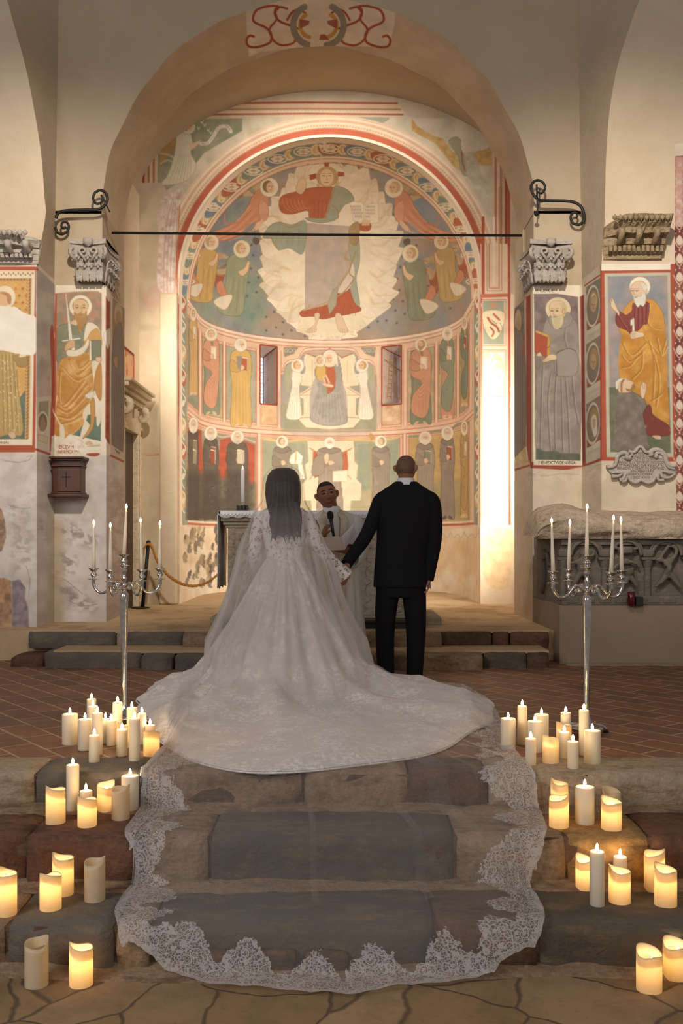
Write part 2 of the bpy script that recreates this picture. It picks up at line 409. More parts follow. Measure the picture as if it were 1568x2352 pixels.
def saint(L, cx, yt, yb, wd, robe, mantle=None, hair=0xB08A58, beard=None, bk=None, tilt=0, halo=HALO, monk=False, lining=None, nf=6):
    H = yb-yt; r = H/23.5; hy = yt+r*1.85; sy = hy+r*1.6; h2 = wd/2
    body = [(cx-r*.5, sy-r*.3), (cx-h2*.85, sy+r*.5), (cx-h2, sy+H*.2), (cx-h2*.82, sy+H*.4), (cx-h2*.95, yb-r*.5), (cx-h2*.3, yb), (cx+h2*.4, yb-r*.2), (cx+h2*.98, yb-r*.4), (cx+h2*.85, sy+H*.4), (cx+h2, sy+H*.2), (cx+h2*.82, sy+r*.5), (cx+r*.5, sy-r*.3)]
    L.sp(body, robe, edge=dk(robe, .6)); folds(L, cx-h2*.8, cx+h2*.8, sy+H*.22, yb-r*.6, robe, nf, .15, wd=max(.8, wd*.025))
    if mantle:
        L.sp([(cx-r*.3, sy), (cx-h2*.9, sy+r), (cx-h2*.95, sy+H*.28), (cx+h2*.1, sy+H*.38), (cx-h2*.7, sy+H*.52), (cx-h2*.85, yb-H*.14), (cx+h2*.1, yb-H*.06), (cx+h2*.7, yb-H*.16), (cx+h2*.95, sy+H*.3), (cx+h2*.88, sy+r*.7), (cx+r*.5, sy-r*.1), (cx+h2*.3, sy+H*.2)], mantle, edge=dk(mantle, .62))
        for i in range(5):
            L.line([(cx-h2*.7, sy+H*(.26+.05*i)), (cx, sy+H*(.36+.05*i)), (cx+h2*.75, sy+H*(.2+.05*i))], max(.8, wd*.025), dk(mantle, .76), .55, sm=4)
            L.line([(cx-h2*.6, sy+H*(.28+.05*i)), (cx, sy+H*(.38+.05*i)), (cx+h2*.7, sy+H*(.23+.05*i))], max(.8, wd*.02), dk(mantle, 1.15), .5, sm=4)
        folds(L, cx-h2*.6, cx+h2*.6, sy+H*.5, yb-H*.13, mantle, 4, .1, wd=max(.8, wd*.025))
        if lining: L.sp([(cx+h2*.1, sy+H*.36), (cx+h2*.3, sy+H*.5), (cx+h2*.12, yb-H*.16), (cx+h2*.3, yb-H*.1), (cx+h2*.48, sy+H*.48)], lining)
    # sleeve and hand
    L.sp([(cx-h2*.9, sy+H*.1), (cx-h2*.98, sy+H*.22), (cx-h2*.2, sy+H*.24), (cx, sy+H*.17), (cx-h2*.4, sy+H*.14)], dk(mantle or robe, .93), edge=dk(robe, .62))
    if bk: book(L, cx-h2*.05, sy+H*.08, h2*.62, H*.14, bk)
    L.sp([(cx-h2*.12, sy+H*.17), (cx+h2*.2, sy+H*.165), (cx+h2*.34, sy+H*.2), (cx, sy+H*.225)], SK, edge=0xA87850)
    head(L, cx, hy, r, hair, beard, halo, tilt, 0, min(1, wd/38))
    if monk:
        L.sp([(cx-r*1.25, sy-r*.2), (cx, sy+r*.45), (cx+r*1.25, sy-r*.2), (cx+h2*.8, sy+r*.8), (cx, sy+r*1.7), (cx-h2*.8, sy+r*.8)], dk(robe, .9), edge=dk(robe, .6))
        if beard: L.sp([(cx-r*.5, hy+r*.5), (cx+tilt*r*.1, hy+r*1.9), (cx+r*.5, hy+r*.5)], beard)
    for e in (-1, 1): L.sp([(cx+e*h2*.3-r*.35, yb-r*.5), (cx+e*h2*.5-r*.4, yb+r*.3), (cx+e*h2*.5+r*.4, yb+r*.25), (cx+e*h2*.3+r*.35, yb-r*.5)], SK if not monk else 0x4A3E34, a=.8)
def stars(L, pts, r=3.2):
    for x, y in pts:
        for k in range(4):
            a = PI*k/4+.2; c, s_ = math.cos(a)*r, math.sin(a)*r; L.line([(x-c, y-s_), (x+c, y+s_)], .8, 0x3C3C40, .75)
A = Layer(0xE8CDAA)
# vault of the conch
inner = arc(13.75, AR, leg=None); conch = np.vstack([inner, cylc(Z1, ASTR-.9, SL-ASTR+.9)[::-1]])
A.mottle(conch, [0x9C8C82, 0x8F9890, 0x84909C, 0xA48E78], 44, 3)
A.mottle([(420, 690), (440, 500), (520, 430), (600, 420), (610, 560), (560, 700), (600, 790), (470, 750)], [0x93998A, 0x7F9A8A, 0x6F7F95], 34, 21, .8, soft=22)
A.mottle([(430, 560), (470, 440), (520, 420), (520, 520), (450, 640)], [0x5F7388, 0x718A94], 20, 31, .7, soft=14)
A.mottle([(890, 400), (990, 450), (1040, 520), (1010, 540), (930, 520), (880, 470)], [0x7B93AC, 0x6B86A8], 22, 41, .7, soft=20)
A.mottle([(560, 640), (600, 630), (610, 720), (570, 760), (545, 720)], [0x6E9080, 0x5E8A78], 16, 51, .6, soft=14)
A.mottle([(620, 410), (680, 375), (900, 385), (1000, 440), (900, 430), (760, 380), (660, 420)], [0x9CA09C, 0x8C97A0], 30, 61, .6, soft=12)
stars(A, [(602, 458), (600, 481), (573, 484), (596, 505), (573, 506), (600, 524), (577, 562), (581, 586), (576, 617), (571, 649), (593, 637), (589, 671), (567, 680), (611, 728), (629, 716), (634, 752), (650, 740), (611, 759), (650, 768), (669, 759), (690, 757), (505, 651), (629, 688), (822, 385), (855, 389), (904, 492), (899, 516), (930, 513), (930, 565), (956, 563), (924, 589), (919, 614), (901, 616), (912, 640), (896, 660), (917, 666), (939, 672), (902, 687), (925, 692), (944, 704), (908, 713), (929, 721), (948, 732), (887, 736), (911, 742), (973, 514), (996, 556), (1004, 604), (1009, 602), (993, 635), (983, 657), (1001, 667), (1033, 680), (1034, 708), (1054, 665), (867, 738), (884, 588), (954, 513), (962, 492), (866, 700), (846, 752), (700, 772)])
# blazing almond of light
fl = [(640, 640), (588, 575), (596, 545), (585, 575), (620, 615), (594, 615), (625, 660), (600, 670), (640, 690), (622, 672), (655, 725), (640, 706), (680, 735)]
def flame(cx, cy, ang, ln, wd, c=0xF0E2C4):
    u = np.array([math.cos(ang), math.sin(ang)]); v = np.array([-u[1], u[0]]); p = np.array([cx, cy])
    A.sp([p-v*wd*.5-u*ln*.3, p+u*ln*.3-v*wd*.55, p+u*ln*.75-v*wd*.2, p+u*ln, p+u*ln*.7+v*wd*.28, p+u*ln*.2+v*wd*.6, p-u*ln*.3+v*wd*.5], c, edge=0xD2B482)
    A.line([p-u*ln*.1, p+u*ln*.6+v*wd*.1, p+u*ln*.9], 1.2, 0xCBA666, .5, sm=3)
for k in range(34):
    t = 2*PI*k/34+.05; rx, ry = 132, 176
    if -2.1 < (t-2*PI if t > PI else t)-0 < -1.0 and False: continue
    x = 757+rx*math.cos(t); y = 578+ry*math.sin(t)*1.0
    dirn = math.atan2(math.sin(t)*.75-.55, math.cos(t)*1.15)
    flame(x, y, dirn, 40+9*math.sin(5*k)+5*math.sin(11*k), 46, dk(0xF2E4C8, .97+.03*math.sin(3*k)))
A.ell(757, 580, 134, 184, 0xEFE0C2, soft=14)
for k in range(22):
    t = 2*PI*k/22; A.line([(757+95*math.cos(t), 580+150*math.sin(t)), (757+128*math.cos(t+.12), 575+190*math.sin(t+.12))], 5, 0xD9B978, .35, soft=4)
rq = np.random.RandomState(77)
for k in range(70):
    t = rq.uniform(0, 2*PI); q1 = rq.uniform(.70, .92); q2 = q1+rq.uniform(.16, .34)
    A.line([(757+130*q1*math.cos(t), 580+182*q1*math.sin(t)), (757+134*(q1+q2)/2*math.cos(t+.05), 576+185*(q1+q2)/2*math.sin(t+.05)), (757+138*q2*math.cos(t-.02), 572+186*q2*math.sin(t-.02))], rq.uniform(2, 5), 0xCDA868 if k % 3 else 0xF4EAD4, .35, sm=3, soft=2.5)
for k in range(9): flame(700+14*k, 752-4*abs(k-4)+6, PI/2+(.9-.22*k)*.9+.0, 22, 20, 0xEBDAB4)
A.sp([(690, 735), (720, 768), (790, 768), (835, 730), (800, 715), (720, 715)], 0xEADBB8)
# lost plaster rectangle in the middle
A.poly([(701, 512), (805, 520), (818, 560), (808, 600), (795, 640), (775, 680), (730, 706), (700, 712)], 0xBFAE9C)
A.mottle([(701, 512), (805, 520), (818, 560), (808, 600), (795, 640), (775, 680), (730, 706), (700, 712)], [0xBCAB9A, 0xB0A294], 18, 71)
# lower red robe, mantle hems
A.sp([(688, 720), (697, 712), (735, 705), (765, 690), (790, 650), (800, 640), (815, 690), (829, 712), (800, 722), (770, 727), (742, 733), (720, 727), (695, 728)], 0xB64A2C, edge=0x8E3620)
for x in (705, 722, 740, 760, 785, 800, 815): A.line([(x+6, 700), (x, 724)], 1.3, 0x8E3420, .5)
A.sp([(800, 560), (822, 540), (826, 600), (818, 640), (826, 700), (812, 690), (800, 640), (806, 600)], 0x9AA48C, edge=0x7A8068)
A.sp([(806, 600), (790, 640), (775, 672), (800, 665), (815, 630)], 0xD9CDB8, edge=0xA08A68)
A.line([(812, 555), (792, 590), (806, 602), (796, 630), (774, 660), (768, 684), (740, 700), (697, 712)], 4.2, 0xA98A58, 1, sm=4); A.line([(812, 555), (792, 590), (806, 602), (796, 630), (774, 660), (768, 684), (740, 700), (697, 712)], 1, 0xD8BE88, .9, sm=4)
A.line([(818, 575), (802, 625), (812, 640), (790, 670), (772, 682)], 3, 0xA98A58, 1, sm=4)
A.poly([(764, 665), (776, 660), (772, 700), (757, 722), (752, 700)], 0x9C9C80, edge=0x8C7848)
for sx, fx in ((728, -1), (776, 1)):
    A.sp([(sx-6, 722), (sx+6, 722), (sx+10*fx+8, 748), (sx+14*fx+10, 762), (sx+14*fx-10, 762), (sx-4, 742)], 0xE2C09A, edge=0xB08C62)
    for k in range(4): A.line([(sx+14*fx-8+5*k, 754), (sx+14*fx-8+5*k, 763)], .8, 0xA8805A, .8)
# red tunic, raised hand, mantle of the seated figure
A.sp([(640, 470), (648, 450), (680, 440), (700, 434), (735, 430), (768, 432), (762, 460), (745, 500), (712, 502), (706, 484), (670, 492), (648, 488)], 0xBE5632, edge=0x8E3A22)
for k in range(6): A.arcs = A.line([(648+k*9, 455+k), (654+k*9, 476), (672+k*8, 487-k*2)], 1.2, 0xE8A070, .7, sm=4)
for x in (722, 731, 740, 750): A.line([(x, 460), (x-1, 500)], 1.4, 0x8C3820, .55)
A.sp([(680, 440), (684, 418), (690, 410), (698, 410), (704, 420), (700, 436), (692, 446)], 0xE8C49C, edge=0xA87850)
for q in ((690, 412, 692, 404), (694, 411, 699, 403), (699, 415, 704, 408)): A.line([q[:2], q[2:]], 3.4, 0xE8C49C); A.line([q[:2], q[2:]], .6, 0xA87850, .5)
A.sp([(765, 430), (790, 432), (808, 446), (812, 462), (792, 470), (778, 490), (772, 504), (740, 512), (712, 508), (702, 500), (745, 500), (758, 470)], 0x98A28A, edge=0x707A62)
A.line([(768, 434), (756, 470), (748, 500)], 4, 0xA98A58, 1, sm=4); A.line([(762, 470), (775, 484), (776, 500)], 3.4, 0xA98A58, 1, sm=4)
A.sp([(604, 545), (618, 520), (640, 510), (670, 516), (702, 508), (701, 560), (692, 584), (664, 570), (640, 574), (628, 558), (622, 548)], 0x93A08A, edge=0x6E7C66)
A.line([(640, 510), (662, 522), (690, 516)], 3, 0xA98A58, .9, sm=4); A.line([(612, 532), (622, 545), (628, 560), (640, 574)], 3, 0xA98A58, .7, sm=4)
for k in range(5): A.line([(640+k*12, 525), (632+k*13, 562)], 1.3, 0x6E7C66, .5)
# head with cross halo
A.ell(749, 400, 42, 28, 0xF2E6CC, edge=0xC8AA78)
A.poly([(744, 373), (756, 373), (754, 390), (746, 390)], 0xB84A2A); A.poly([(710, 402), (726, 398), (726, 410), (712, 414)], 0xB84A2A); A.poly([(775, 394), (790, 396), (790, 404), (775, 406)], 0xB84A2A)
A.ell(751, 406, 25, 24, 0xC8A264); A.ell(750, 408, 15.5, 20, 0xEBCB9E)
for x in (729, 733, 770, 774): A.line([(x, 400), (x+2, 418), (x-1, 428)], 2.2, 0xB48C50, .8, sm=3)
for e in (-1, 1): A.line([(750+e*7-3, 404), (750+e*7+3, 404)], 1.4, 0x6E4C30, .9); A.line([(750+e*7-4, 399), (750+e*7+4, 398)], .9, 0x8A6440, .8)
A.line([(750, 403), (752, 413), (748, 414)], .9, 0xA8784C); A.line([(745, 419), (754, 419)], 1.4, 0xB0583C); A.sp([(740, 420), (750, 430), (760, 420), (755, 426), (745, 426)], 0xC49A60, .7)
# open book with writing
A.poly([(803, 466), (810, 463), (832, 465), (836, 470), (868, 465), (870, 512), (838, 514), (812, 506)], 0xF2E6D2, edge=0xC4A87C); A.line([(835, 468), (836, 512)], 1.4, 0xD8BE94)
for r_, (xa, xb, t_) in enumerate([(806, 831, 'Ego sum'), (808, 832, 'lux'), (811, 834, 'mundi'), (814, 834, 'via')]):
    for k in range(int((xb-xa)/2.3)):
        x = xa+k*2.3; y = 472+r_*7.6; A.line([(x, y), (x+.6, y+4.6+(k % 3 == 1))], 1.1, 0x9C8468, .75)
        x2 = 839+k*2.3
        if r_ < 3 or k < 5: A.line([(x2, y+.6), (x2+.5, y+5)], 1.1, 0x9C8468, .7)
A.sp([(818, 520), (832, 512), (852, 514), (848, 530), (828, 530)], 0xBE5632); 
for k in range(5): A.line([(832+k*3.6, 517), (833+k*3.8, 506-2*(k == 2))], 3, 0xE6C29A); A.line([(834+k*3.6, 517), (835+k*3.8, 507)], .6, 0xA87850, .6)
A.sp([(802, 524), (818, 510), (826, 520), (820, 560), (804, 556)], 0xA98A58, edge=0x7E6238)
# six angels
def wing(L, x, y, dx, dy, c1=0xB8472A, c2=0xC4A878, n=9, ln=1.0):
    for k in range(n):
        a = math.atan2(dy, dx)+(k-n/2)*.085; l = math.hypot(dx, dy)*(1-.03*abs(k-n*.6))*ln
        L.line([(x+k*1.2, y+k*1.6), (x+math.cos(a)*l*.55, y+math.sin(a)*l*.55)], 4.2, c2, .95); L.line([(x+math.cos(a)*l*.5, y+math.sin(a)*l*.5), (x+math.cos(a)*l, y+math.sin(a)*l)], 3.4, c1, .95)
        L.line([(x, y), (x+math.cos(a)*l, y+math.sin(a)*l)], .6, 0x7A3020, .5)
def flying(cx, s, y0):
    X = lambda pts: [(cx+s*x, y0+y) for x, y in pts]
    wing(A, cx-s*24, y0-8, -s*66, -16)
    A.sp(X([(-20, -12), (-34, -30), (-18, -42), (-4, -34), (-4, -14)]), 0xBFA070)
    A.sp(X([(-2, -16), (-14, -20), (-32, 0), (-42, 22), (-74, 58), (-150, 92), (-142, 100), (-90, 98), (-60, 84), (-38, 62), (-10, 50), (4, 26), (6, 0)]), 0xD98A66, edge=0xA8583C)
    for k in range(7): A.line(X([(-36+k*5, 20+k*6), (-80+k*6, 66+k*3), (-132+k*8, 93+k)]), 1.5, 0xC06A48 if k % 2 else 0xEDB090, .7, sm=4)
    A.line(X([(-94, 40), (-92, 60), (-60, 56)]), 4, 0xD07A58, .9, sm=4)
    A.sp(X([(-12, 4), (-16, 34), (-10, 54), (4, 48), (6, 20)]), 0xE0987A, edge=0xB06648)
    A.sp(X([(-8, 50), (-22, 62), (-30, 76), (-20, 74), (-6, 60)]), 0xE6B890)
    A.line(X([(-26, 72), (-24, 100)]), 1, 0x5A4A40); A.sp(X([(-28, 92), (-16, 94), (-14, 102), (-22, 108), (-30, 102)]), 0x5E5048)
    head(A, cx+s*8, y0-24, 12, 0x8A6A40 if s > 0 else 0xD0B080, None, 0xEFE2CA, s)
flying(610, 1, 454); flying(912, -1, 456)
def kneeling(cx, s, yt, robe, scale=1.0, far=False):
    X = lambda pts: [(cx+s*x*scale, yt+y*scale) for x, y in pts]
    wing(A, cx-s*22*scale, yt+44*scale, -s*46*scale, 52*scale, n=10); wing(A, cx-s*14*scale, yt+30*scale, -s*34*scale, -4, c1=0xC4A878, n=6)
    A.sp(X([(-12, 26), (-24, 40), (-26, 80), (-34, 120), (-46, 150), (-26, 164), (10, 162), (18, 120), (24, 80), (28, 56), (22, 34), (8, 26)]), robe, edge=dk(robe, .66))
    for k in range(6): A.line(X([(-14+k*6, 80), (-20+k*7, 120), (-30+k*9, 158)]), 1.6, dk(robe, .8 if k % 2 else 1.14), .6, sm=4)
    A.sp(X([(-46, 90), (-36, 86), (-28, 104), (-20, 126), (-40, 118), (-48, 104)]), 0xD8845F, edge=0xA8583C); A.sp(X([(-54, 134), (-40, 122), (-12, 118), (-22, 146), (-36, 150)]), 0xEADCC0, edge=0xB89468)
    A.sp(X([(2, 64), (16, 56), (24, 40), (28, 44), (24, 62), (12, 74)]), SK, edge=0xA87850)
    head(A, cx+s*10*scale, yt+12*scale, 11*scale, 0xC8A468, None, 0xEADAB8, s)
kneeling(545, 1, 560, 0x8D9976); kneeling(952, -1, 570, 0x84906E)
kneeling(476, 1, 546, 0xCDA050, .9); kneeling(1022, -1, 544, 0xC2A05C, .9)
# soffit frieze of the apse arch
def band(d, r, wd, col, leg=None, a=1): A.line(arc(d, r, leg=leg), wd, col, a)
sof = np.vstack([arc(12.9, AR, leg=1210), arc(13.75, AR, leg=1210)[::-1]]); A.poly(sof, 0xEED0B0)
mid = np.vstack([arc(13.08, AR, leg=1206), arc(13.56, AR, leg=1206)[::-1]])
A.poly(mid, 0x8E9880)
def rp(d, t): return np.array([784+(AX-AR*math.cos(t))/d*F, HY-(ZS+AR*math.sin(t)-CZ)/d*F])
cols = [0xC25A38, 0x7E9484, 0xDDB26A, 0x6A86A0]
K = 17
for k in range(K):
    t = PI*(k+.5)/K; c = rp(13.30, t); rr = 12.5*(0.55+.45*math.sin(t)) if False else 12; nrm = np.array([math.cos(t), math.sin(t)])
    e1 = rp(13.10, t); e2 = rp(13.52, t); h = np.linalg.norm(e1-e2)/2; tt = math.atan2(-math.cos(t)*0-1*0+ (rp(13.3, t+.02)-rp(13.3, t-.02))[1], (rp(13.3, t+.02)-rp(13.3, t-.02))[0])
    lw = np.linalg.norm(rp(13.3, t+PI/K/2)-rp(13.3, t-PI/K/2))/2
    A.ell(c[0], c[1], lw*1.0, h*1.0, cols[k % 2 if k % 3 else 3], rot=tt); t2 = t+PI/K/2; c2 = rp(13.3, t2); A.ell(c2[0], c2[1], lw*.5, h*.95, cols[2], rot=tt)
    A.line([(c[0]+lw*.72*math.cos(a+tt)*1, c[1]+h*.72*math.sin(a+tt)) for a in np.linspace(.5, 5.9, 12)], 2.6, 0xF0E2C8)
    for q in range(6):
        a = q*PI/3; A.ell(c[0]+lw*.33*math.cos(a), c[1]+h*.36*math.sin(a), lw*.2, h*.2, 0xF2E6CE, edge=0xC8A880)
    A.ell(c[0], c[1], lw*.13, h*.14, 0xD8B070)
    for sg in (-1, 1):
        p = rp(13.14 if sg > 0 else 13.47, t2-.01); A.line([c+(c2-c)*.6, p, c2+(c2-c)*.5], 2.4, 0xEFE0C4, .95, sm=4)
    A.sp([c2+[-3, -5], c2+[0, -1], c2+[4, -5], c2+[3, 5], c2+[-3, 5]], 0xE8D8B8)
for z_ in range(9):   # upright continuations of the vine on both sides
    y = 700+z_*56
    for x, sg in ((421, 1), (1096, -1)):
        A.ell(x, y, 6.5, 20, cols[z_ % 3]); A.line([(x-sg*5, y-24), (x+sg*5, y-6), (x-sg*4, y+12), (x+sg*2, y+30)], 2.6, 0xF0E0C4, .95, sm=4); A.ell(x, y+2, 3, 7, 0xEFE2CA)
band(13.04, AR, 1.5, 0xC87A58, 1206); band(13.06, AR, 4, 0xF2DCC2, 1206); band(13.58, AR, 3, 0xF4E0C8); band(13.64, AR, 2, 0xD08A66); band(13.72, AR, 5, 0xF0C8A8); band(13.8, AR, 1.3, 0xC06A48)
A.line(arc(13.0, AR), 8, 0xF3DDC2); A.line([(725, 322), (729, 345), (738, 360), (735, 380)], 3, 0xE8D4B8, .9)
A.poly([(739, 326), (751, 326), (748, 333), (757, 331), (757, 341), (748, 338), (751, 346), (739, 346), (742, 338), (733, 341), (733, 331), (742, 333)], 0xF4E8D4)
# cornice and cylinder registers
reg = np.vstack([cylc(Z1, .7, SL-.7), cylc(Z3-1.2, .7, SL-.7)[::-1]])
A.poly(reg, 0xE6BC98)
def zc(z, s0, s1, wd, col, dz=0, a=1): A.line(cylc(z, s0, s1, dz=dz), wd, col, a)
def s2(px): return s_at(px)
def Y(px, z):
    s = s_at(px); x, y = cyl_xy(s); return float(HY-(z-CZ)/y*F)
def panel(x0, x1, zt, zb, col, fr=1, mt=None, seed=5):
    s0, s1 = s2(x0), s2(x1); top = cylc(zt, s0, s1, 14); bot = cylc(zb, s0, s1, 14)
    A.mottle(np.vstack([top, bot[::-1]]), [col, mt or dk(col, .9)], 14, seed)
    if fr:
        for g, wd, c in ((4.5, 1.6, 0xC87050), (7.5, 1.2, 0xD89070), (-.5, 1.2, 0xB85A3C)):
            A.line(np.vstack([top+[0, -g], (bot+[0, g])[::-1]])+np.array([[0, 0]]), wd, c, .85, closed=True)
ZP1, ZP2 = Z1-.22, Z2+.14      # upper register
ZL1, ZL2 = Z2-.1, Z3+.04       # lower register
for x0, x1, c, mt in ((431, 456, 0x8E957A, None), (464, 511, 0x939A7E, 0xB9A878), (519, 588, 0x96A088, 0xA8A68A), (936, 997, 0x98A084, 0xC4AC78), (1006, 1047, 0x9AA084, 0xC8AE76), (1055, 1076, 0xA8A080, None)):
    panel(x0, x1, ZP1, ZP2, c, 1, mt, x0)
panel(646, 862, ZP1-.0, ZP2-.06, 0x9C968A, 1, 0x8E9280, 77)
for x0, x1, c in ((599, 637, 0xE2B888), (876, 921, 0xE4C8A0)):
    panel(x0, x1, ZP2+.42, ZP2-.02, c, 1, 0xD09868, x0)
for s0, s1 in ((.75, SL-.75),):
    for dz, wd, c in ((-2, 5, 0xF4DCC4), (3, 2, 0xD08A68), (7, 5, 0xF0CCB0), (11, 2, 0xCC7A58), (-6, 1.4, 0xC07050)): zc(Z1, s0, s1, wd, c, dz)
    for dz, wd, c in ((-5, 2, 0xCC7A58), (0, 6, 0xEFC8AA), (5, 2.6, 0xC86A48), (9, 2, 0xEFC8AA), (12, 1.4, 0xD08A68)): zc(Z2, s0, s1, wd, c, dz)
for x in (459.5, 515, 592, 641, 868, 930, 1001.5, 1051, 1081):
    y0, y1 = Y(x, ZP1)-6, Y(x, ZP2)+6; A.line([(x-3, y0), (x-3, y1)], 1.2, 0xC86A48, .9); A.line([(x, y0), (x, y1)], 3.2, 0xF2D2B6); A.line([(x+3, y0), (x+3, y1)], 1.1, 0xD08A68, .9)
saint(A, 444, 706, 905, 20, 0xD0A058, None, bk=0xE8D8BC, nf=3); saint(A, 485, 752, 950, 38, 0x7E8870, 0xD98E68, 0xC8A468, None, CREAM, lining=None)
saint(A, 553, 776, 978, 50, 0xD8A850, None, 0xD8D0C0, 0xE6DCCA, RED, 1); A.poly([(543, 818), (556, 818), (552, 850), (545, 846)], 0x8C887C)
saint(A, 966, 776, 972, 50, 0x75856A, 0xD98E68, 0xB88E58, 0xB08850, CREAM, -1); saint(A, 1027, 750, 958, 32, 0xD98E68, 0x828E72, 0xE0D6C4, 0xE6DCCA, CREAM); saint(A, 1066, 726, 930, 17, 0xCDA050, 0x74846C, bk=0xB84A30, nf=3)
A.line([(945, 800), (945, 890)], 1.2, 0x6A5A44, .8); A.line([(1009, 790), (1009, 860)], 1.2, 0x6A5A44, .8)
# enthroned figure with two attendants
A.sp([(650, 990), (650, 845), (654, 830), (668, 824), (682, 824), (690, 808), (710, 802), (800, 802), (822, 808), (830, 824), (846, 826), (858, 834), (861, 850), (862, 990)], 0xA39C92, a=.5)
A.mottle([(651, 988), (651, 930), (862, 930), (862, 988)], [0x99986F, 0x8C946E], 12, 91, .8, soft=5)
fr_ = [(648, 858), (654, 838), (668, 829), (684, 826), (694, 810), (712, 802), (800, 802), (818, 810), (828, 826), (846, 829), (858, 838), (863, 858)]
A.poly([(646, 800), (646, 850)]+[(x-1, y) for x, y in fr_[:6]]+[(712, 797)], 0xE9C4A2); A.poly([(866, 797), (866, 850)]+[(x+1, y) for x, y in fr_[::-1][:6]]+[(800, 797)], 0xE9C4A2)
A.line(fr_, 4.5, 0xF2D4BA, 1, sm=4); A.line([(x, y-3) for x, y in fr_], 1.4, 0xC86A48, .9, sm=4); A.line([(x, y+3) for x, y in fr_], 1.2, 0xC86A48, .8, sm=4)
for x0, fl_ in ((651, 1), (862, -1)):
    A.poly([(x0, 798), (x0+fl_*34, 798), (x0+fl_*24, 812), (x0+fl_*2, 820)], 0x8C8878, edge=0xC87A58)
    for q in range(3): A.ell(x0+fl_*(6+9*q), 805, 3.4, 4, 0x8C8878, edge=0xEADCC0)
for m in (-1, 1):
    X = lambda pts, m=m: [(757+m*x, y) for x, y in pts]
    A.poly(X([(0, 800), (28, 822), (52, 812), (60, 820), (54, 838), (58, 856), (66, 868), (66, 885), (44, 888), (70, 905), (70, 912), (60, 916), (60, 952), (70, 958), (70, 965), (54, 982), (0, 986)]), 0xE9D6B0, edge=0xC09868)
    A.line(X([(0, 800), (28, 822), (52, 812)]), 2, 0xC0603C, .9); A.line(X([(40, 890), (68, 908)]), 1.6, 0xC0603C, .8); A.line(X([(20, 908), (70, 908)]), 1.6, 0xC8A070, .8); A.line(X([(20, 958), (70, 960)]), 1.6, 0xC0704C, .8)
    A.line(X([(60, 916), (60, 952)]), 1.2, 0xC8A070, .8); A.line(X([(40, 826), (40, 880)]), 1, 0xCDAA78, .8)
    # white-robed attendant
    A.sp(X([(72, 850), (84, 846), (90, 862), (86, 880), (92, 915), (100, 955), (88, 964), (66, 958), (68, 920), (70, 890), (64, 868)]), 0xEDE2CC, edge=0xB8A078)
    A.sp(X([(84, 842), (98, 840), (104, 870), (98, 900), (90, 880)]), 0xA8AA80, .8)
    for q in range(5): A.line(X([(72+q*3, 890), (70+q*5, 925), (68+q*7, 958)]), 1.1, 0xC4B088, .6)
    A.line(X([(80, 858), (66, 862), (58, 860)]), 4, 0xEBDFC6); A.ell(757+m*56, 860, 3, 2.4, SK)
    head(A, 757+m*74, 840, 8.5, 0xC8964E, None, 0xEFE2CA, -m)
    A.line(X([(54, 815), (58, 830), (52, 850), (60, 870)]), 3, 0xEFE2C8, .9, sm=3)
A.sp([(722, 852), (740, 826), (752, 806), (768, 806), (780, 832), (786, 870), (788, 900), (798, 960), (790, 974), (760, 978), (730, 974), (712, 960), (722, 920), (730, 890)], 0x9A968E, edge=0x6E6A64)
A.mottle([(722, 870), (786, 880), (796, 960), (760, 976), (714, 960)], [0x98948E, 0xB4AAA0], 9, 95, .7, sm=4)
A.sp([(748, 838), (764, 840), (770, 862), (768, 890), (752, 904), (744, 880)], 0xC2542F, edge=0x8E3A22)
A.sp([(738, 892), (746, 876), (752, 904), (748, 912)], 0x8E967A, .9)
head(A, 757, 824, 10.5, 0xEADFCB, None, 0xE8D6B0, -.6); A.line([(744, 836), (746, 812), (757, 806), (770, 812), (774, 840)], 4, 0xEADFCB, .9, sm=4)
A.sp([(726, 840), (744, 836), (748, 860), (740, 876), (728, 868)], 0xD8A850, edge=0xA87838); head(A, 735, 829, 7.5, 0xC8A468, None, 0xE8D6B0, .8)
for q in ((742, 866, 748, 884), (748, 862, 756, 880)): A.line([q[:2], q[2:]], 4, SK)
A.sp([(742, 880), (764, 884), (762, 890), (744, 886)], SK, edge=0xA87850)
for x in np.linspace(722, 790, 9): A.line([(757+(x-757)*.7, 905), (x, 970)], 1.1, 0x77736E, .5)
# lower register: monks before coloured hangings
panel(431, 588, ZL1, ZL2, 0x9A9278, 1, 0x8A8A74, 101); panel(602, 918, ZL1, ZL2, 0x93997C, 1, 0xA2A284, 111); panel(938, 1077, ZL1, ZL2, 0xD2A860, 1, 0xC09A58, 121)
for x in (595, 929): A.line([(x-4, Y(x, ZL1)-8), (x-4, 1207)], 2, 0xB85A38); A.line([(x, Y(x, ZL1)-8), (x, 1207)], 5, 0xF0D0B4); A.line([(x+4, Y(x, ZL1)-8), (x+4, 1207)], 2, 0xC86A48)
A.mottle([(432, 970), (462, 985), (466, 1060), (500, 1088), (505, 1010), (528, 1006), (560, 1012), (585, 1022), (584, 1112), (562, 1110), (540, 1060), (520, 1100), (480, 1104), (430, 1080)], [0xC0482A, 0xB03E26], 12, 131)
A.mottle([(430, 1085), (585, 1110), (585, 1196), (430, 1192)], [0x5E5644, 0x4A4438], 10, 141, .95, soft=6)
A.line([(432, 972), (460, 986), (478, 992), (510, 1004), (540, 1000), (586, 1016)], 2.4, 0xE0C8A4, .8, sm=4)
DKM = 0x564C42
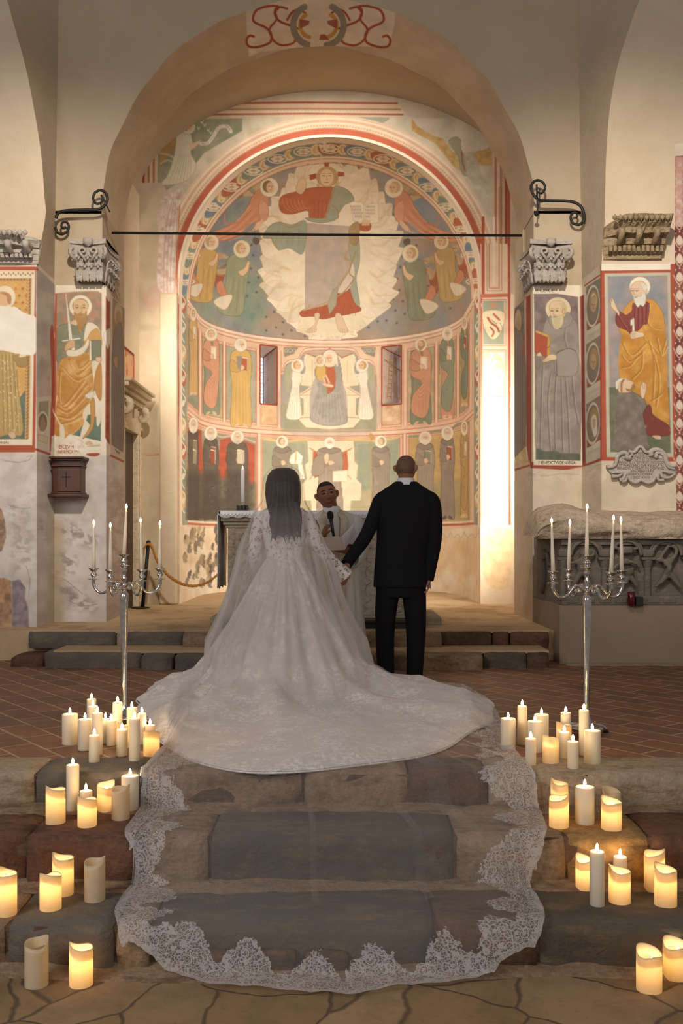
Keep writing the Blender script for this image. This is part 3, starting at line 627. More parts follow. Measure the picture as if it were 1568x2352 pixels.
for cx, yt, wd, bk in ((444, 958, 24, 0x8E8868), (484, 978, 36, 0x9C3E2E), (545, 988, 50, 0xC4B898)):
    saint(A, cx, yt, 1192, wd, DKM, None, 0xC0B4A0, 0xE0D4BE, bk, monk=True, nf=5)
    A.mottle([(cx-wd*.5, 1080), (cx+wd*.5, 1080), (cx+wd*.55, 1190), (cx-wd*.55, 1190)], [0x3E3832, 0x4A4239], 7, cx, .85, soft=6)
    A.mottle([(cx-wd*.4, 1010), (cx+wd*.4, 1010), (cx+wd*.4, 1085), (cx-wd*.4, 1085)], [0x6E6050], 9, cx+3, .35, soft=8)
    book(A, cx-1, 1034, wd*.28, 32, bk)
A.line([(602, 1006), (650, 1014), (700, 1010), (757, 1016), (820, 1010), (870, 1012), (916, 1004)], 6, 0xD9B26C, .9, sm=4)
A.rect(604, 1020, 700, 1130, 0x8A9478, .6); A.rect(822, 1020, 914, 1130, 0x82927A, .7); A.mottle([(603, 1125), (916, 1125), (916, 1190), (603, 1190)], [0xA89C70, 0xB0A480], 16, 151, .9, soft=4)
A.poly([(706, 1012), (812, 1012), (814, 1060), (822, 1068), (818, 1100), (830, 1112), (828, 1150), (806, 1150), (804, 1180), (716, 1180), (714, 1150), (696, 1150), (694, 1112), (704, 1100), (700, 1068), (708, 1060)], 0xEAD4AE, edge=0xC09868)
A.poly([(719, 1035), (735, 1040), (742, 1090), (722, 1098), (718, 1070)], 0xC4552F); A.poly([(797, 1035), (783, 1040), (776, 1090), (797, 1098), (800, 1070)], 0xC4552F)
A.line([(712, 1030), (735, 1042), (758, 1046), (785, 1040), (808, 1030)], 3, 0xC86A48, .8, sm=4); A.line([(712, 1100), (725, 1085), (757, 1082), (790, 1086), (806, 1100)], 2, 0xC86A48, .8, sm=4)
saint(A, 757, 1004, 1178, 62, 0x9A8A78, None, 0xD8CEBC, 0xEDE4D4, None, monk=True); A.poly([(764, 1082), (798, 1080), (798, 1106), (764, 1106)], 0xF0E0C0, edge=0xC0A070); A.sp([(742, 1060), (746, 1044), (754, 1042), (754, 1060), (748, 1066)], SK, edge=0xA87850)
A.sp([(716, 1090), (722, 1054), (740, 1044), (746, 1070), (738, 1090)], 0x968674, edge=0x6A5C4E)
saint(A, 648, 1000, 1186, 46, 0x8C7E6C, None, 0xA88C60, None, None, 1, monk=True)
A.poly([(664, 1060), (668, 1044), (682, 1036), (696, 1048), (692, 1066), (668, 1066)], 0xF2E6D2, edge=0xB89468); A.line([(680, 1038), (678, 1066)], 3, 0xD8A858); A.poly([(684, 1066), (694, 1066), (700, 1100), (690, 1100)], 0xEDE0C8)
saint(A, 874, 1000, 1184, 44, 0x8E806E, None, 0xA88C60, None, None, -1, monk=True); A.line([(852, 1004), (852, 1180)], 2.2, 0xC09048); A.sp([(846, 1000), (852, 994), (860, 1004), (854, 1010)], 0xC09048)
A.line([(940, 1002), (975, 1000), (1000, 990), (1030, 992), (1050, 974), (1076, 970)], 5, 0x7E8E74, .9, sm=4)
for x in range(945, 1076, 16):
    for y in range(1010, 1110, 18): A.line([(x-4, y), (x, y-5), (x+4, y), (x, y+6)], 1, 0xB07840, .5, closed=True)
A.mottle([(938, 1110), (1077, 1100), (1077, 1196), (938, 1196)], [0xA89A66, 0x98905E], 12, 161, .8, soft=6)
saint(A, 976, 990, 1192, 44, 0x9C8C7A, None, 0xD8CEBC, 0xEADFCB, 0x7E8E70, monk=True); saint(A, 1027, 978, 1190, 34, 0x8E7E70, None, 0xC0B4A0, 0xE0D4BE, 0xA8492F, monk=True); saint(A, 1066, 966, 1186, 18, 0xC09A50, 0xB8924C, bk=0xE8D8BC, nf=3)
# dado with faded painted hangings
zc(Z3, .75, SL-.75, 3, 0xF0DCC0, -6); zc(Z3, .75, SL-.75, 4.5, 0xB8573A, 0)
A.mottle(np.vstack([cylc(Z3-.05, .7, SL-.7), cylc(Z3-1.2, .7, SL-.7)[::-1]]), [0xE6CBA2, 0xD9B588, 0xEADCC2], 30, 171)
r2 = np.random.RandomState(5)
for k in range(90):
    x = 424+r2.rand()*92; y = 1212+r2.rand()*128; q = r2.uniform(2.5, 6)
    A.sp([(x, y-q*2.2), (x+q, y-q), (x+q*.4, y+q), (x+q*.9, y+q*2.2), (x-q*.7, y+q*2), (x-q, y)], [0x6E6050, 0x8E7C60, 0xB09468, 0x54483E][k % 4], .8)
for k in range(5):
    x = 938+k*32; A.line([(x, 1222), (x+8, 1236), (x+16, 1226), (x+24, 1236), (x+32, 1222)], 2.4, 0xC0B498, .8, sm=3); A.mottle([(x, 1236), (x+30, 1240), (x+28, 1300), (x+2, 1320)], [0xD8A870], 14, 181+k, .35, soft=8, sm=3)
A.poly([(404, 660), (412, 661), (412, 1400), (404, 1400)], 0xE0C6A4)
def band_text(): pass
# ---------------------------------------------------------------- frescoes: the wall round the apse
W_ = Layer(0xCBB696)
W_.mottle([(300, 60), (1200, 60), (1200, 1400), (300, 1400)], [0xCDB898, 0xC2AC8C], 60, 201)
full = [(325, 236), (400, 234), (600, 232), (780, 233), (912, 232), (930, 262), (945, 272), (1168, 272), (1168, 690), (1090, 690), (1100, 500), (400, 470), (372, 425), (325, 415)]
W_.mottle(full, [0xCFC0A0, 0xC0B294, 0xD9C8AA], 26, 205)
W_.mottle([(362, 276), (556, 272), (556, 300), (470, 350), (420, 410), (380, 440), (362, 420)], [0x8E9070, 0x7C866A, 0xA09A78], 18, 211)
# angel with lily and scroll
W_.sp([(372, 330), (392, 285), (404, 288), (404, 330), (380, 370), (366, 380)], 0xB08848, edge=0x8A6434)
W_.sp([(408, 306), (434, 302), (442, 330), (438, 352), (450, 378), (440, 404), (414, 420), (370, 424), (386, 400), (400, 356), (404, 330)], 0xDDD0AE, edge=0x9E9270)
for k in range(7): W_.line([(412+k*4, 355), (402+k*6, 385), (388+k*8, 420)], 1.2, 0xA89C78, .6, sm=3)
W_.sp([(436, 332), (452, 326), (460, 322), (456, 330), (440, 344)], SK); head(W_, 432, 291, 9.5, 0xA8743C, None, 0xE2D2AC, 1)
W_.line([(366, 352), (388, 356), (398, 362)], 3, 0xD8CAA6, .8, sm=3); W_.line([(368, 376), (384, 368), (396, 372)], 3, 0xD8CAA6, .8, sm=3)
W_.line([(462, 330), (478, 328), (490, 312), (502, 294), (520, 290), (530, 302)], 8, 0xE8DCBE, 1, sm=5)
for k in range(22):
    t = k/21; q = crom([(464, 330), (478, 328), (490, 312), (502, 294), (520, 290), (528, 298)], 5)[int(t*25)]; W_.line([(q[0]-1, q[1]-2.4), (q[0]+1, q[1]+2.4)], .9, 0x8C7450, .8)
W_.line([(466, 318), (470, 290), (465, 280)], 1.4, 0x8C9A6C, .9, sm=3)
for x, y in ((463, 278), (478, 296), (456, 292), (484, 302), (470, 284)): W_.sp([(x-4, y-3), (x, y+2), (x+4, y-3), (x+2, y+5), (x-2, y+5)], 0xDCD4B0, .9)
W_.line([(530, 275), (545, 278), (554, 272)], 2, 0xC08A40, .8)
# right-hand fragments
W_.mottle([(945, 272), (958, 290), (990, 310), (1016, 318), (1040, 350), (1060, 352), (1110, 345), (1130, 335), (1130, 380), (1065, 378), (1070, 400), (1040, 380), (1000, 330), (946, 300)], [0xC99848, 0xB8843C, 0xD0A860], 10, 221)
W_.sp([(1030, 325), (1044, 314), (1058, 322), (1058, 340), (1070, 380), (1080, 400), (1062, 400), (1052, 360), (1040, 342)], 0x9C9472, edge=0x746C50); W_.line([(1060, 348), (1062, 375), (1074, 402)], 3.4, 0xA04C30, .9, sm=3)
W_.mottle([(1066, 350), (1090, 352), (1105, 400), (1128, 430), (1090, 430), (1070, 400)], [0xA89C80, 0xC0B498], 9, 231, .8)
W_.sp([(826, 270), (845, 268), (893, 270), (880, 282), (858, 286), (838, 280)], 0x8C967A, .8)
W_.mottle([(1088, 425), (1130, 420), (1130, 500), (1092, 480)], [0xD2C8AC, 0xBEB496], 10, 232, .8, soft=4)
def mould(L, pts, cols):
    for off, wd, c in cols: L.line([(x+off[0], y+off[1]) for x, y in pts], wd, c)
# top border
for dy, wd, c in ((3, 5, 0xA8442A), (9, 7, 0xE0B48C), (17, 8, 0xD8A67C), (17, 2, 0xA87050), (24, 4, 0xE6C4A0), (29, 4, 0xB85438), (34, 3, 0xE0BC96)):
    W_.line([(374, 236+dy*.95+2), (500, 234+dy), (700, 232+dy), (910+dy*.5, 234+dy)], wd, c)
for x in range(385, 915, 8): W_.line([(x, 250), (x+4, 253), (x+8, 250)], .9, 0x8C6040, .8)
# side borders
for x0, y0, y1, sg in ((345, 268, 418, -1), (1132, 290, 672, 1)):
    for dx, wd, c in ((-18, 6, 0x9C3A26), (-12, 4, 0xD8A27A), (-6, 6, 0xC88A60), (-6, 1.6, 0x8C5438), (0, 5, 0xE6BE98), (6, 5, 0xC06A48), (11, 4, 0xE0B890)):
        x = x0+dx+2 if sg < 0 else x0+12-dx-0
        W_.line([(x, y0+(abs(dx) if sg < 0 else 0)), (x, y1)], wd, c)
    for y in range(y0+10, y1, 7): W_.line([(x0-6 if sg < 0 else x0+18, y), (x0-2 if sg < 0 else x0+22, y+3)], .9, 0x8C5438, .7)
W_.sp([(345, 345), (352, 340), (362, 350), (350, 358), (344, 356)], 0xD8CCB4)
# mouldings round the arch
for dr, wd, c in ((.275, 4, 0xE9C09A), (.245, 5, 0xF0D0B0), (.21, 5, 0xDDA67E), (.18, 4, 0xEFCDB0), (.15, 8, 0xE2B890), (.118, 2, 0xB8704E), (.075, 13, 0xBC4A2C), (.02, 6, 0xF2D8BC)):
    W_.line(arc(DA, AR+dr, .0, PI, leg=None), wd, c)
for t in np.linspace(.35, PI-.05, 150):
    q = arc(DA, AR+.15, t, t+.01, 2)[0]; W_.ell(q[0], q[1], 1.3, 1.3, 0x8C6848, .7)
# right leg mouldings
for dx, wd, c in ((3, 5, 0xF2D8BC), (-0, 0, 0), (13, 13, 0xBC4A2C), (24, 8, 0xE2B890), (21, 1.5, 0xB8704E), (33, 5, 0xDDA67E), (40, 5, 0xF0D0B0)):
    if wd: W_.line([(1104+dx*.8, 640), (1104+dx*.8, 676)], wd*.8, c)
W_.poly([(1103, 560), (1166, 560), (1166, 678), (1103, 678)], 0xEAC4A0); W_.line([(1109, 500), (1109, 676)], 7, 0xBC4A2C); W_.line([(1123, 560), (1123, 662), (1146, 662), (1146, 430)], 2, 0xC86A48); W_.line([(1134, 500), (1134, 652)], 5, 0xF2D6BA); W_.line([(1118, 560), (1118, 668), (1152, 668), (1152, 430)], 1.2, 0x8C6848, .8)
# right pilaster with coat of arms and marbled panels
W_.rect(1098, 676, 1180, 1400, 0xEFD0B0); W_.poly([(1098, 676), (1168, 674), (1168, 682), (1108, 684), (1104, 700), (1108, 720), (1106, 1206), (1100, 1206)], 0xCE6042); W_.line([(1168, 420), (1170, 1205)], 6, 0xB8442C)
for (y0, y1) in ((687, 795), (803, 912), (918, 1046), (1057, 1190)):
    W_.rect(1104+3, y0, 1164, y1, 0xF1D6B8); 
    for g, c, wd in ((1, 0xC86A48, 1.6), (4, 0xDA9474, 1.2)): W_.line([(1106+g, y0+g), (1163-g, y0+g), (1163-g, y1-g), (1106+g, y1-g)], wd, c, .9, closed=True)
    W_.mottle([(1112, y0+6), (1158, y0+6), (1158, y1-6), (1112, y1-6)], [0xEAD2A8, 0xE0B880, 0xF2E2C8], 9, y0)
W_.rect(1109, 691, 1157, 791, 0x97A286)
W_.sp([(1110, 716), (1156, 716), (1155, 750), (1146, 770), (1133, 780), (1120, 770), (1111, 750)], 0xF0D9A8, edge=0x8A6A44)
W_.line([(1120, 730), (1128, 742), (1140, 750), (1146, 762)], 5, 0xB85440, 1, sm=3); W_.line([(1134, 722), (1146, 734)], 5, 0xC05A44, 1); W_.line([(1126, 752), (1134, 762), (1130, 772)], 4, 0xB85440, 1, sm=3); W_.line([(1148, 742), (1154, 756), (1146, 762)], 1.6, 0x8A9A88, 1, sm=3); W_.line([(1130, 736), (1140, 744)], 2.4, 0x8A9A88)
W_.sp([(1124, 700), (1133, 694), (1142, 700), (1138, 708), (1128, 708)], 0xD88A60, .8)
W_.rect(1098, 1206, 1180, 1400, 0xE8CEA8); W_.line([(1100, 1212), (1180, 1210)], 5, 0xF2DCC0); W_.sp([(1108, 1220), (1172, 1216), (1174, 1300), (1160, 1352), (1120, 1340), (1106, 1290)], 0xE0AE6C, .75, 3); W_.mottle([(1108, 1220), (1172, 1216), (1174, 1300), (1160, 1352), (1120, 1340), (1106, 1290)], [0xDDB078, 0xE8C898], 12, 241, .8, soft=4, sm=4)
# left part of the wall
W_.mottle([(318, 420), (372, 420), (400, 470), (366, 560), (362, 670), (412, 680), (412, 1400), (318, 1400)], [0xD2BC98, 0xC4AE8C], 40, 251)
W_.mottle([(372, 640), (412, 640), (410, 668), (374, 690), (350, 720), (324, 700), (326, 676)], [0xC89A84, 0xD8B8A0], 14, 253, .7, soft=4)
dam = [(375, 452), (400, 440), (418, 440), (408, 500), (404, 560), (402, 640), (398, 672), (372, 672), (360, 640), (366, 540), (360, 490)]
W_.mottle(dam, [0xE0C4B2, 0xC89A88, 0xEAD8CC], 9, 255, 1, soft=2, sm=4)
for dx in (4, 12, 20, 28): W_.line([(395+dx*.5, 452), (378+dx, 520), (372+dx, 600), (372+dx, 670)], 1.4, 0xA87A68, .6, sm=4)
W_.line([(413, 470), (408, 560), (407, 690)], 3, 0xC06A48, .8, sm=3); W_.line([(410, 700), (408, 800), (411, 900), (408, 1000)], 4, 0xB0442C, .8, sm=3); W_.line([(409, 1000), (411, 1200)], 2, 0xD0906C, .7)
W_.mottle([(345, 1400), (345, 1330), (395, 1345), (410, 1300), (412, 1400)], [0xA88E6C, 0xB89C78], 12, 257, .7, soft=6)
W_.rect(319, 990, 326, 1086, 0xB0482E); W_.poly([(326, 1000), (345, 1020), (358, 1026), (368, 1036), (366, 1052), (340, 1062), (328, 1086)], 0xC8B08A); W_.line([(328, 1042), (366, 1042)], 4, 0xD8A074); W_.line([(336, 1046), (366, 1044)], 1.2, 0xA84A30)
# ---------------------------------------------------------------- frescoes: piers and blocks
BR, BX, ZB = 2.23, -.243, CZ+3.32
Q = Layer(0xCDBA9C)
Q.mottle([(-140, -60), (1720, -60), (1720, 1440), (-140, 1440)], [0xCFBC9F, 0xC4B092, 0xD6C5AA], 70, 301)
# old rough plaster low on the left, cool grey shading painted in, whitish repairs
Q.mottle([(-140, 1045), (120, 1045), (255, 1040), (300, 1080), (300, 1500), (-140, 1500)], [0xC6B9AC, 0xB8AAA0, 0xD2C8C0], 40, 305, 1, soft=3)
for (pp, cc, sd) in (([(120, 1190), (160, 1200), (235, 1240), (225, 1262), (150, 1240), (118, 1215)], 0x8C7E78, 1), ([(140, 1270), (176, 1275), (170, 1320), (145, 1310)], 0x94807C, 2), ([(125, 1330), (165, 1350), (222, 1392), (215, 1404), (160, 1392), (120, 1345)], 0x847474, 3), ([(60, 1195), (112, 1195), (112, 1240), (70, 1240)], 0xA8998C, 4), ([(20, 1150), (70, 1130), (80, 1300), (30, 1320)], 0xA89C98, 5), ([(0, 1050), (250, 1060), (250, 1420), (0, 1420)], 0xD8CEC6, 6), ([(120, 1290), (140, 1290), (140, 1330), (120, 1330)], 0x8E7450, 7), ([(250, 1100), (290, 1100), (290, 1420), (250, 1420)], 0xB4A094, 8)):
    Q.blot(pp, cc, 13 if sd != 6 else 26, 600+sd*9, .85 if sd != 6 else .45, hi=.6 if sd != 6 else .7)
for pts in ([(112, 1276), (128, 1274), (150, 1278)], [(128, 1326), (150, 1332), (172, 1350), (190, 1364)], [(20, 1160), (48, 1168), (70, 1166)], [(6, 1058), (40, 1062), (66, 1056), (72, 1048)], [(158, 1380), (190, 1392), (222, 1388)], [(60, 1300), (68, 1330), (66, 1370)]): Q.line(pts, 1.3, 0x7C6C60, .7, sm=4)
Q.mottle([(112, 1180), (142, 1200), (144, 1430), (108, 1430)], [0xB8A080, 0xC4AE90], 20, 309, .6, soft=8)
Q.mottle([(-60, 1330), (10, 1328), (25, 1335), (28, 1440), (-60, 1440)], [0xA87850, 0x6E5444, 0xC09468], 12, 311, .95, soft=2)
Q.mottle([(28, 1335), (45, 1332), (58, 1350), (56, 1372), (64, 1395), (66, 1440), (28, 1440)], [0x7C6E72, 0x6A5E66, 0x94868A], 10, 313, .95, soft=2)
Q.mottle([(-20, 1150), (4, 1170), (12, 1200), (14, 1235), (4, 1265), (-20, 1280)], [0xA08060, 0x7A5848], 8, 315, .9)
# --- left pier: bearded figure with sword
Q.view(100, 640, 5.6)
Q.poly([(148, 75), (850, 78), (850, 290), (148, 190)], 0xE3D3B8); Q.poly([(20, 1580), (60, 1590), (60, 1700), (20, 1700)], 0xD6C8B8)
Q.poly([(130, 190), (850, 160), (870, 2280), (70, 2200), (95, 1500), (140, 900)], 0xE2D2B8)
Q.mottle([(172, 188), (300, 175), (700, 162), (745, 190), (745, 600), (170, 640)], [0xA8886C, 0xB0785C, 0x8C7A62], 14, 321)
Q.mottle([(170, 620), (745, 600), (735, 1500), (165, 1500)], [0x8E7E66, 0x9C8468], 14, 323)
Q.mottle([(130, 1900), (740, 1700), (735, 2090), (380, 2010)], [0x5E7462, 0x4E6656], 12, 325)
Q.sp([(345, 570), (430, 600), (500, 600), (545, 590), (520, 760), (480, 880), (310, 1010), (300, 1060), (165, 1060), (160, 820), (190, 620), (280, 580)], 0x76785E, edge=0x565A48); Q.mottle([(190, 620), (520, 620), (480, 880), (300, 1040), (170, 1050)], [0x73755E, 0x868468], 9, 327, .7, sm=3)
Q.sp([(560, 560), (600, 560), (690, 610), (740, 740), (740, 860), (600, 790), (560, 960), (300, 1010), (215, 1070), (190, 1300), (175, 1560), (140, 1800), (135, 1990), (260, 2050), (400, 1990), (540, 1830), (600, 1600), (650, 1400), (660, 1280), (610, 1080), (600, 900), (520, 800)], 0xC8914A, edge=0x96652E)
Q.mottle([(215, 1070), (560, 960), (650, 1290), (600, 1580), (500, 1850), (300, 2020), (140, 1980), (175, 1560)], [0xC48C44, 0xDDAE66, 0xB4762E], 16, 329, .9, sm=4)
for q in ([(330, 1030), (420, 1230), (600, 1090)], [(230, 1120), (420, 1300), (640, 1180)], [(215, 1180), (200, 1500), (260, 1620), (520, 1300)], [(180, 1580), (300, 1650), (560, 1350)], [(170, 1650), (330, 1700), (600, 1420)], [(180, 1760), (350, 1780), (560, 1600)], [(240, 1860), (380, 1820), (520, 1740)], [(380, 1030), (460, 1150), (580, 1060)]):
    Q.line(q, 3.2, 0xA0692C, .7, sm=5); Q.line([(x+14, y+26) for x, y in q], 2.4, 0xE0B472, .7, sm=5)
Q.sp([(305, 920), (420, 920), (520, 860), (570, 770), (580, 850), (510, 960), (400, 1005), (305, 990)], 0xDDCEB0, edge=0xA08C68)
Q.sp([(545, 600), (600, 560), (700, 620), (740, 720), (690, 640), (610, 680), (560, 770), (515, 790)], 0xDCCCAE, edge=0xA08C68)
Q.sp([(630, 1060), (740, 1080), (680, 1200), (665, 1420), (630, 1200)], 0xDCCCAE); Q.sp([(600, 1560), (660, 1440), (700, 1540), (735, 1580), (670, 1780), (625, 1640)], 0xE0D2B8, .9)
Q.sp([(640, 1450), (560, 1480), (530, 1510), (590, 1545), (640, 1500)], 0xDCCCAE, edge=0xA08C68); Q.sp([(505, 1720), (600, 1600), (560, 1780), (530, 1850)], 0xDCCCAE); Q.sp([(530, 1830), (600, 1900), (580, 1980), (470, 2060)], 0xDCCCAE)
Q.sp([(670, 1200), (740, 1100), (740, 1560), (660, 1420)], 0xB47C3C, edge=0x8E5E2A); Q.sp([(600, 1600), (650, 1540), (660, 1760), (620, 1950), (500, 2060), (600, 1880)], 0xBC8540, edge=0x8E5E2A)
Q.sp([(680, 1760), (735, 1640), (735, 1830), (690, 1900)], 0xDCCCAE)
Q.poly([(595, 795), (740, 790), (740, 1050), (600, 1055)], 0x74765E, edge=0x4E523F); Q.poly([(592, 795), (610, 800), (614, 1055), (594, 1050)], 0xE4D6BC)
Q.sp([(670, 1040), (680, 1010), (740, 1015), (740, 1065), (690, 1070)], 0xD6AE86, edge=0x96704C)
Q.ell(475, 358, 146, 148, 0xE4D4B6, edge=0xB09468); Q.ell(475, 350, 104, 96, 0x8C6E48); Q.sp([(385, 380), (395, 290), (475, 264), (556, 300), (568, 380), (545, 470), (470, 500), (405, 460)], 0xD6AE80)
Q.sp([(392, 430), (430, 460), (475, 440), (520, 460), (552, 420), (545, 540), (500, 640), (468, 700), (436, 600), (400, 520)], 0xB08048, edge=0x86602E)
for x in (430, 450, 470, 490, 510, 530): Q.line([(x, 500), (470+(x-470)*.4, 660)], 1.2, 0x86602E, .5)
for e in (430, 518): Q.line([(e-22, 378), (e, 366), (e+22, 378)], 1.3, 0x5E4026, .9); Q.ell(e, 378, 9, 7, 0x5E4026); Q.line([(e-28, 350), (e, 338), (e+26, 350)], 1.1, 0x7A5634, .8)
Q.line([(480, 365), (490, 425), (466, 430)], 1, 0x9C7448, .9, sm=3); Q.line([(452, 468), (495, 468)], 1.6, 0x9C583C)
Q.sp([(345, 572), (410, 530), (430, 600)], 0xD6AE80)
Q.poly([(282, 195), (292, 195), (370, 780), (330, 780)], 0xE6DCC6, edge=0xA8987C); Q.line([(288, 210), (348, 775)], .8, 0xB0A286, .8)
Q.line([(245, 803), (468, 768)], 2.6, 0xE6DCC6); Q.line([(245, 810), (468, 776)], .7, 0x8E7E60, .8); Q.sp([(352, 880), (395, 880), (400, 915), (370, 925)], 0xE6DCC6, edge=0xA8987C)
Q.sp([(275, 930), (280, 860), (330, 800), (385, 795), (398, 830), (395, 880), (340, 900)], 0xCF9E74, edge=0x8E6642)
for y in (812, 834, 856, 876): Q.line([(350, y), (394, y-2)], 2.6, 0xD6A87E); Q.line([(352, y+9), (394, y+8)], .8, 0x8E6642, .8)
Q.sp([(540, 2110), (590, 2085), (640, 2130), (560, 2140)], 0xC8A27A); Q.poly([(560, 2150), (730, 2130), (730, 2160), (560, 2165)], 0xB8AC8C)
Q.poly([(135, 190), (172, 190), (168, 900), (160, 1000), (165, 1500), (135, 2020), (80, 2030), (80, 1700), (110, 1300), (100, 1300), (135, 900), (110, 620)], 0xA8452C); Q.sp([(112, 620), (140, 700), (132, 780)], 0xD9C8AE)
Q.poly([(802, 220), (830, 290), (858, 290), (850, 1200), (850, 2140), (790, 2040), (795, 1500), (800, 900)], 0x96402E); Q.mottle([(802, 300), (855, 300), (845, 2100), (795, 2000)], [0x96402E, 0xA85A42], 9, 331, .8)
Q.sp([(770, 720), (850, 640), (865, 760), (830, 900), (800, 840)], 0xDFCFBC, edge=0xA89478)
Q.line([(100, 1340), (105, 1600), (130, 1720), (200, 1850), (240, 1940), (265, 2040)], 3, 0xE2D2B8, .95, sm=4)
Q.sp([(210, 1880), (260, 1900), (270, 2040), (215, 2060)], 0xE2D2B8)
Q.mottle([(90, 2030), (220, 2030), (270, 2060), (350, 1990), (390, 2040), (470, 2060), (520, 2110), (550, 2180), (550, 2270), (90, 2290)], [0xDACAB0, 0xC8B496, 0xE4D8C4], 7, 333)
Q.poly([(550, 2170), (740, 2160), (740, 2240), (560, 2240)], 0xE0D2B8); Q.sp([(560, 2250), (720, 2245), (680, 2285), (580, 2280)], 0x9C4030)
Q.view(0, 500, 3.619)
# reveal of the left pier: dim standing figure
Q.poly([(930, 640), (1040, 740), (1030, 2040), (915, 1960)], 0xCBB79C); Q.mottle([(938, 660), (1036, 760), (1024, 1960), (925, 1900)], [0x8E7A66, 0x8A7A70, 0xA4784E], 20, 341)
Q.ell(982, 800, 34, 90, 0xB49C78); Q.ell(984, 830, 22, 60, 0x9A7E5C); Q.sp([(950, 960), (985, 880), (1010, 900), (1025, 1200), (1022, 1900), (935, 1850), (930, 1200)], 0x7E7068, edge=0x5A4E48); Q.sp([(945, 1180), (975, 1160), (970, 1250)], 0xB08A68)
for x in (950, 968, 985, 1002): Q.line([(x, 1300), (x+3, 1850)], 1.3, 0x5E5450, .7)
Q.line([(930, 640), (1042, 745)], 2, 0xA85038, .8); Q.line([(918, 1890), (1022, 1960)], 3, 0xD2C0A4); Q.line([(918, 1975), (1022, 2025)], 5, 0xA85038)
# --- left block: patterned panel
Q.poly([(-400, 405), (300, 408), (322, 430), (296, 760), (330, 1000), (300, 1480), (290, 1950), (-400, 1950)], 0xA8452C)
Q.poly([(-400, 435), (292, 438), (268, 1890), (-400, 1890)], 0xE2D0B0)
for k in range(-14, 14):
    x = k*20+12; Q.poly([(x-8, 462), (x, 450), (x+8, 462), (x, 474)], 0xB85A3A) if k % 2 else Q.poly([(x-9, 475), (x, 462), (x+9, 475), (x, 488)], 0x8E8A70)
Q.line([(-400, 445), (285, 447)], 1.2, 0xC8A070); Q.poly([(-400, 500), (265, 500), (242, 1840), (-400, 1840)], 0xC49458)
Q.poly([(-400, 530), (238, 535), (215, 1500), (200, 1840), (-400, 1840)], 0xD39C52)
for j in range(0, 48):
    y = 510+j*28; Q.line([(252-j*.5, y), (246-j*.5, y+14)], 3, 0x6A4A30, .8); Q.line([(228-j*.4, y+14), (222-j*.4, y+4)], 1.6, 0x6A4A30, .6)
for j in range(12):
    for k in range(-2, 8):
        x, y = 15+k*58+(j % 2)*29, 590+j*58
        if x > 225: continue
        c = 0x7E4E2C if (j+k) % 2 else 0xB0562E
        for q in range(4):
            a = q*PI/4+.2; Q.line([(x-13*math.cos(a), y-13*math.sin(a)), (x+13*math.cos(a), y+13*math.sin(a))], 1.1, c, .7)
        Q.line([(x-28, y-28), (x, y-56)], .7, 0x9A6438, .5); Q.line([(x+28, y-28), (x, y-56)], .7, 0x9A6438, .5)
for j in range(0, 22): Q.line([(-390+j*28, 515), (-378+j*28, 515)], 3, 0x6A4A30, .8)
Q.mottle([(-400, 1560), (150, 1520), (210, 1430), (205, 1840), (-400, 1840)], [0x5E7060, 0x4E6254], 12, 351)
Q.ell(40, 660, 92, 96, 0xE0CCA8, edge=0xA88858); Q.sp([(-30, 640), (20, 610), (80, 640), (90, 700), (60, 730), (-20, 730)], 0xD8A878); Q.sp([(0, 625), (50, 618), (92, 650), (88, 720), (60, 700), (50, 650)], 0xB07A50)
Q.sp([(-120, 1130), (60, 1110), (125, 1150), (150, 1400), (190, 1780), (80, 1800), (-150, 1790)], 0xAE8E50, edge=0x7C6434)
for x in (-60, -20, 20, 50, 80, 110): Q.line([(x, 1140), (x*1.3+5, 1780)], 2.2, 0x8A6C38, .7); Q.line([(x+12, 1140), (x*1.3+18, 1780)], 2, 0xCCB074, .6)
r3 = np.random.RandomState(3)
for k in range(110):
    x, y = r3.uniform(-110, 170), r3.uniform(1150, 1780); Q.line([(x, y), (x+3, y+9)], 1.6, 0xE2D2A8, .8)
Q.sp([(110, 1150), (215, 1140), (225, 1220), (180, 1245), (140, 1220)], 0x9C7C48, edge=0x6E5630); Q.sp([(160, 1160), (170, 1130), (220, 1120), (220, 1150)], 0xE0C8A0, edge=0xA08458); Q.sp([(70, 1800), (110, 1780), (130, 1820), (100, 1835)], 0xD0A880)
Q.mottle([(-400, 720), (60, 740), (130, 745), (200, 790), (285, 820), (300, 850), (310, 940), (305, 1080), (280, 1140), (220, 1140), (120, 1125), (60, 1110), (-30, 1100), (-400, 1110)], [0xE9DFCB, 0xE4D8C2], 40, 353, 1, sm=3)
# side strip of the left block
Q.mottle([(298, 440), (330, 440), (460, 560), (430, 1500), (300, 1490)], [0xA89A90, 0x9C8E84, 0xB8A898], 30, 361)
Q.poly([(300, 1500), (425, 1480), (412, 1975), (292, 1950)], 0xC8BAA8); Q.poly([(325, 1530), (405, 1520), (400, 1660), (320, 1640)], 0x8C8468, .9); Q.ell(355, 1700, 46, 92, 0xD6C8B0); Q.ell(355, 1702, 37, 76, 0x7A6850); Q.sp([(340, 1680), (365, 1660), (380, 1760), (330, 1770)], 0x9A7E60)
Q.poly([(318, 1800), (395, 1820), (390, 1880), (316, 1850)], 0xC8B48E, edge=0x8E7A54); Q.line([(292, 1925), (412, 1965)], 5, 0xA8452C)
Q.sp([(415, 960), (445, 940), (440, 1500), (425, 1900), (412, 1900), (430, 1400)], 0xA8452C)
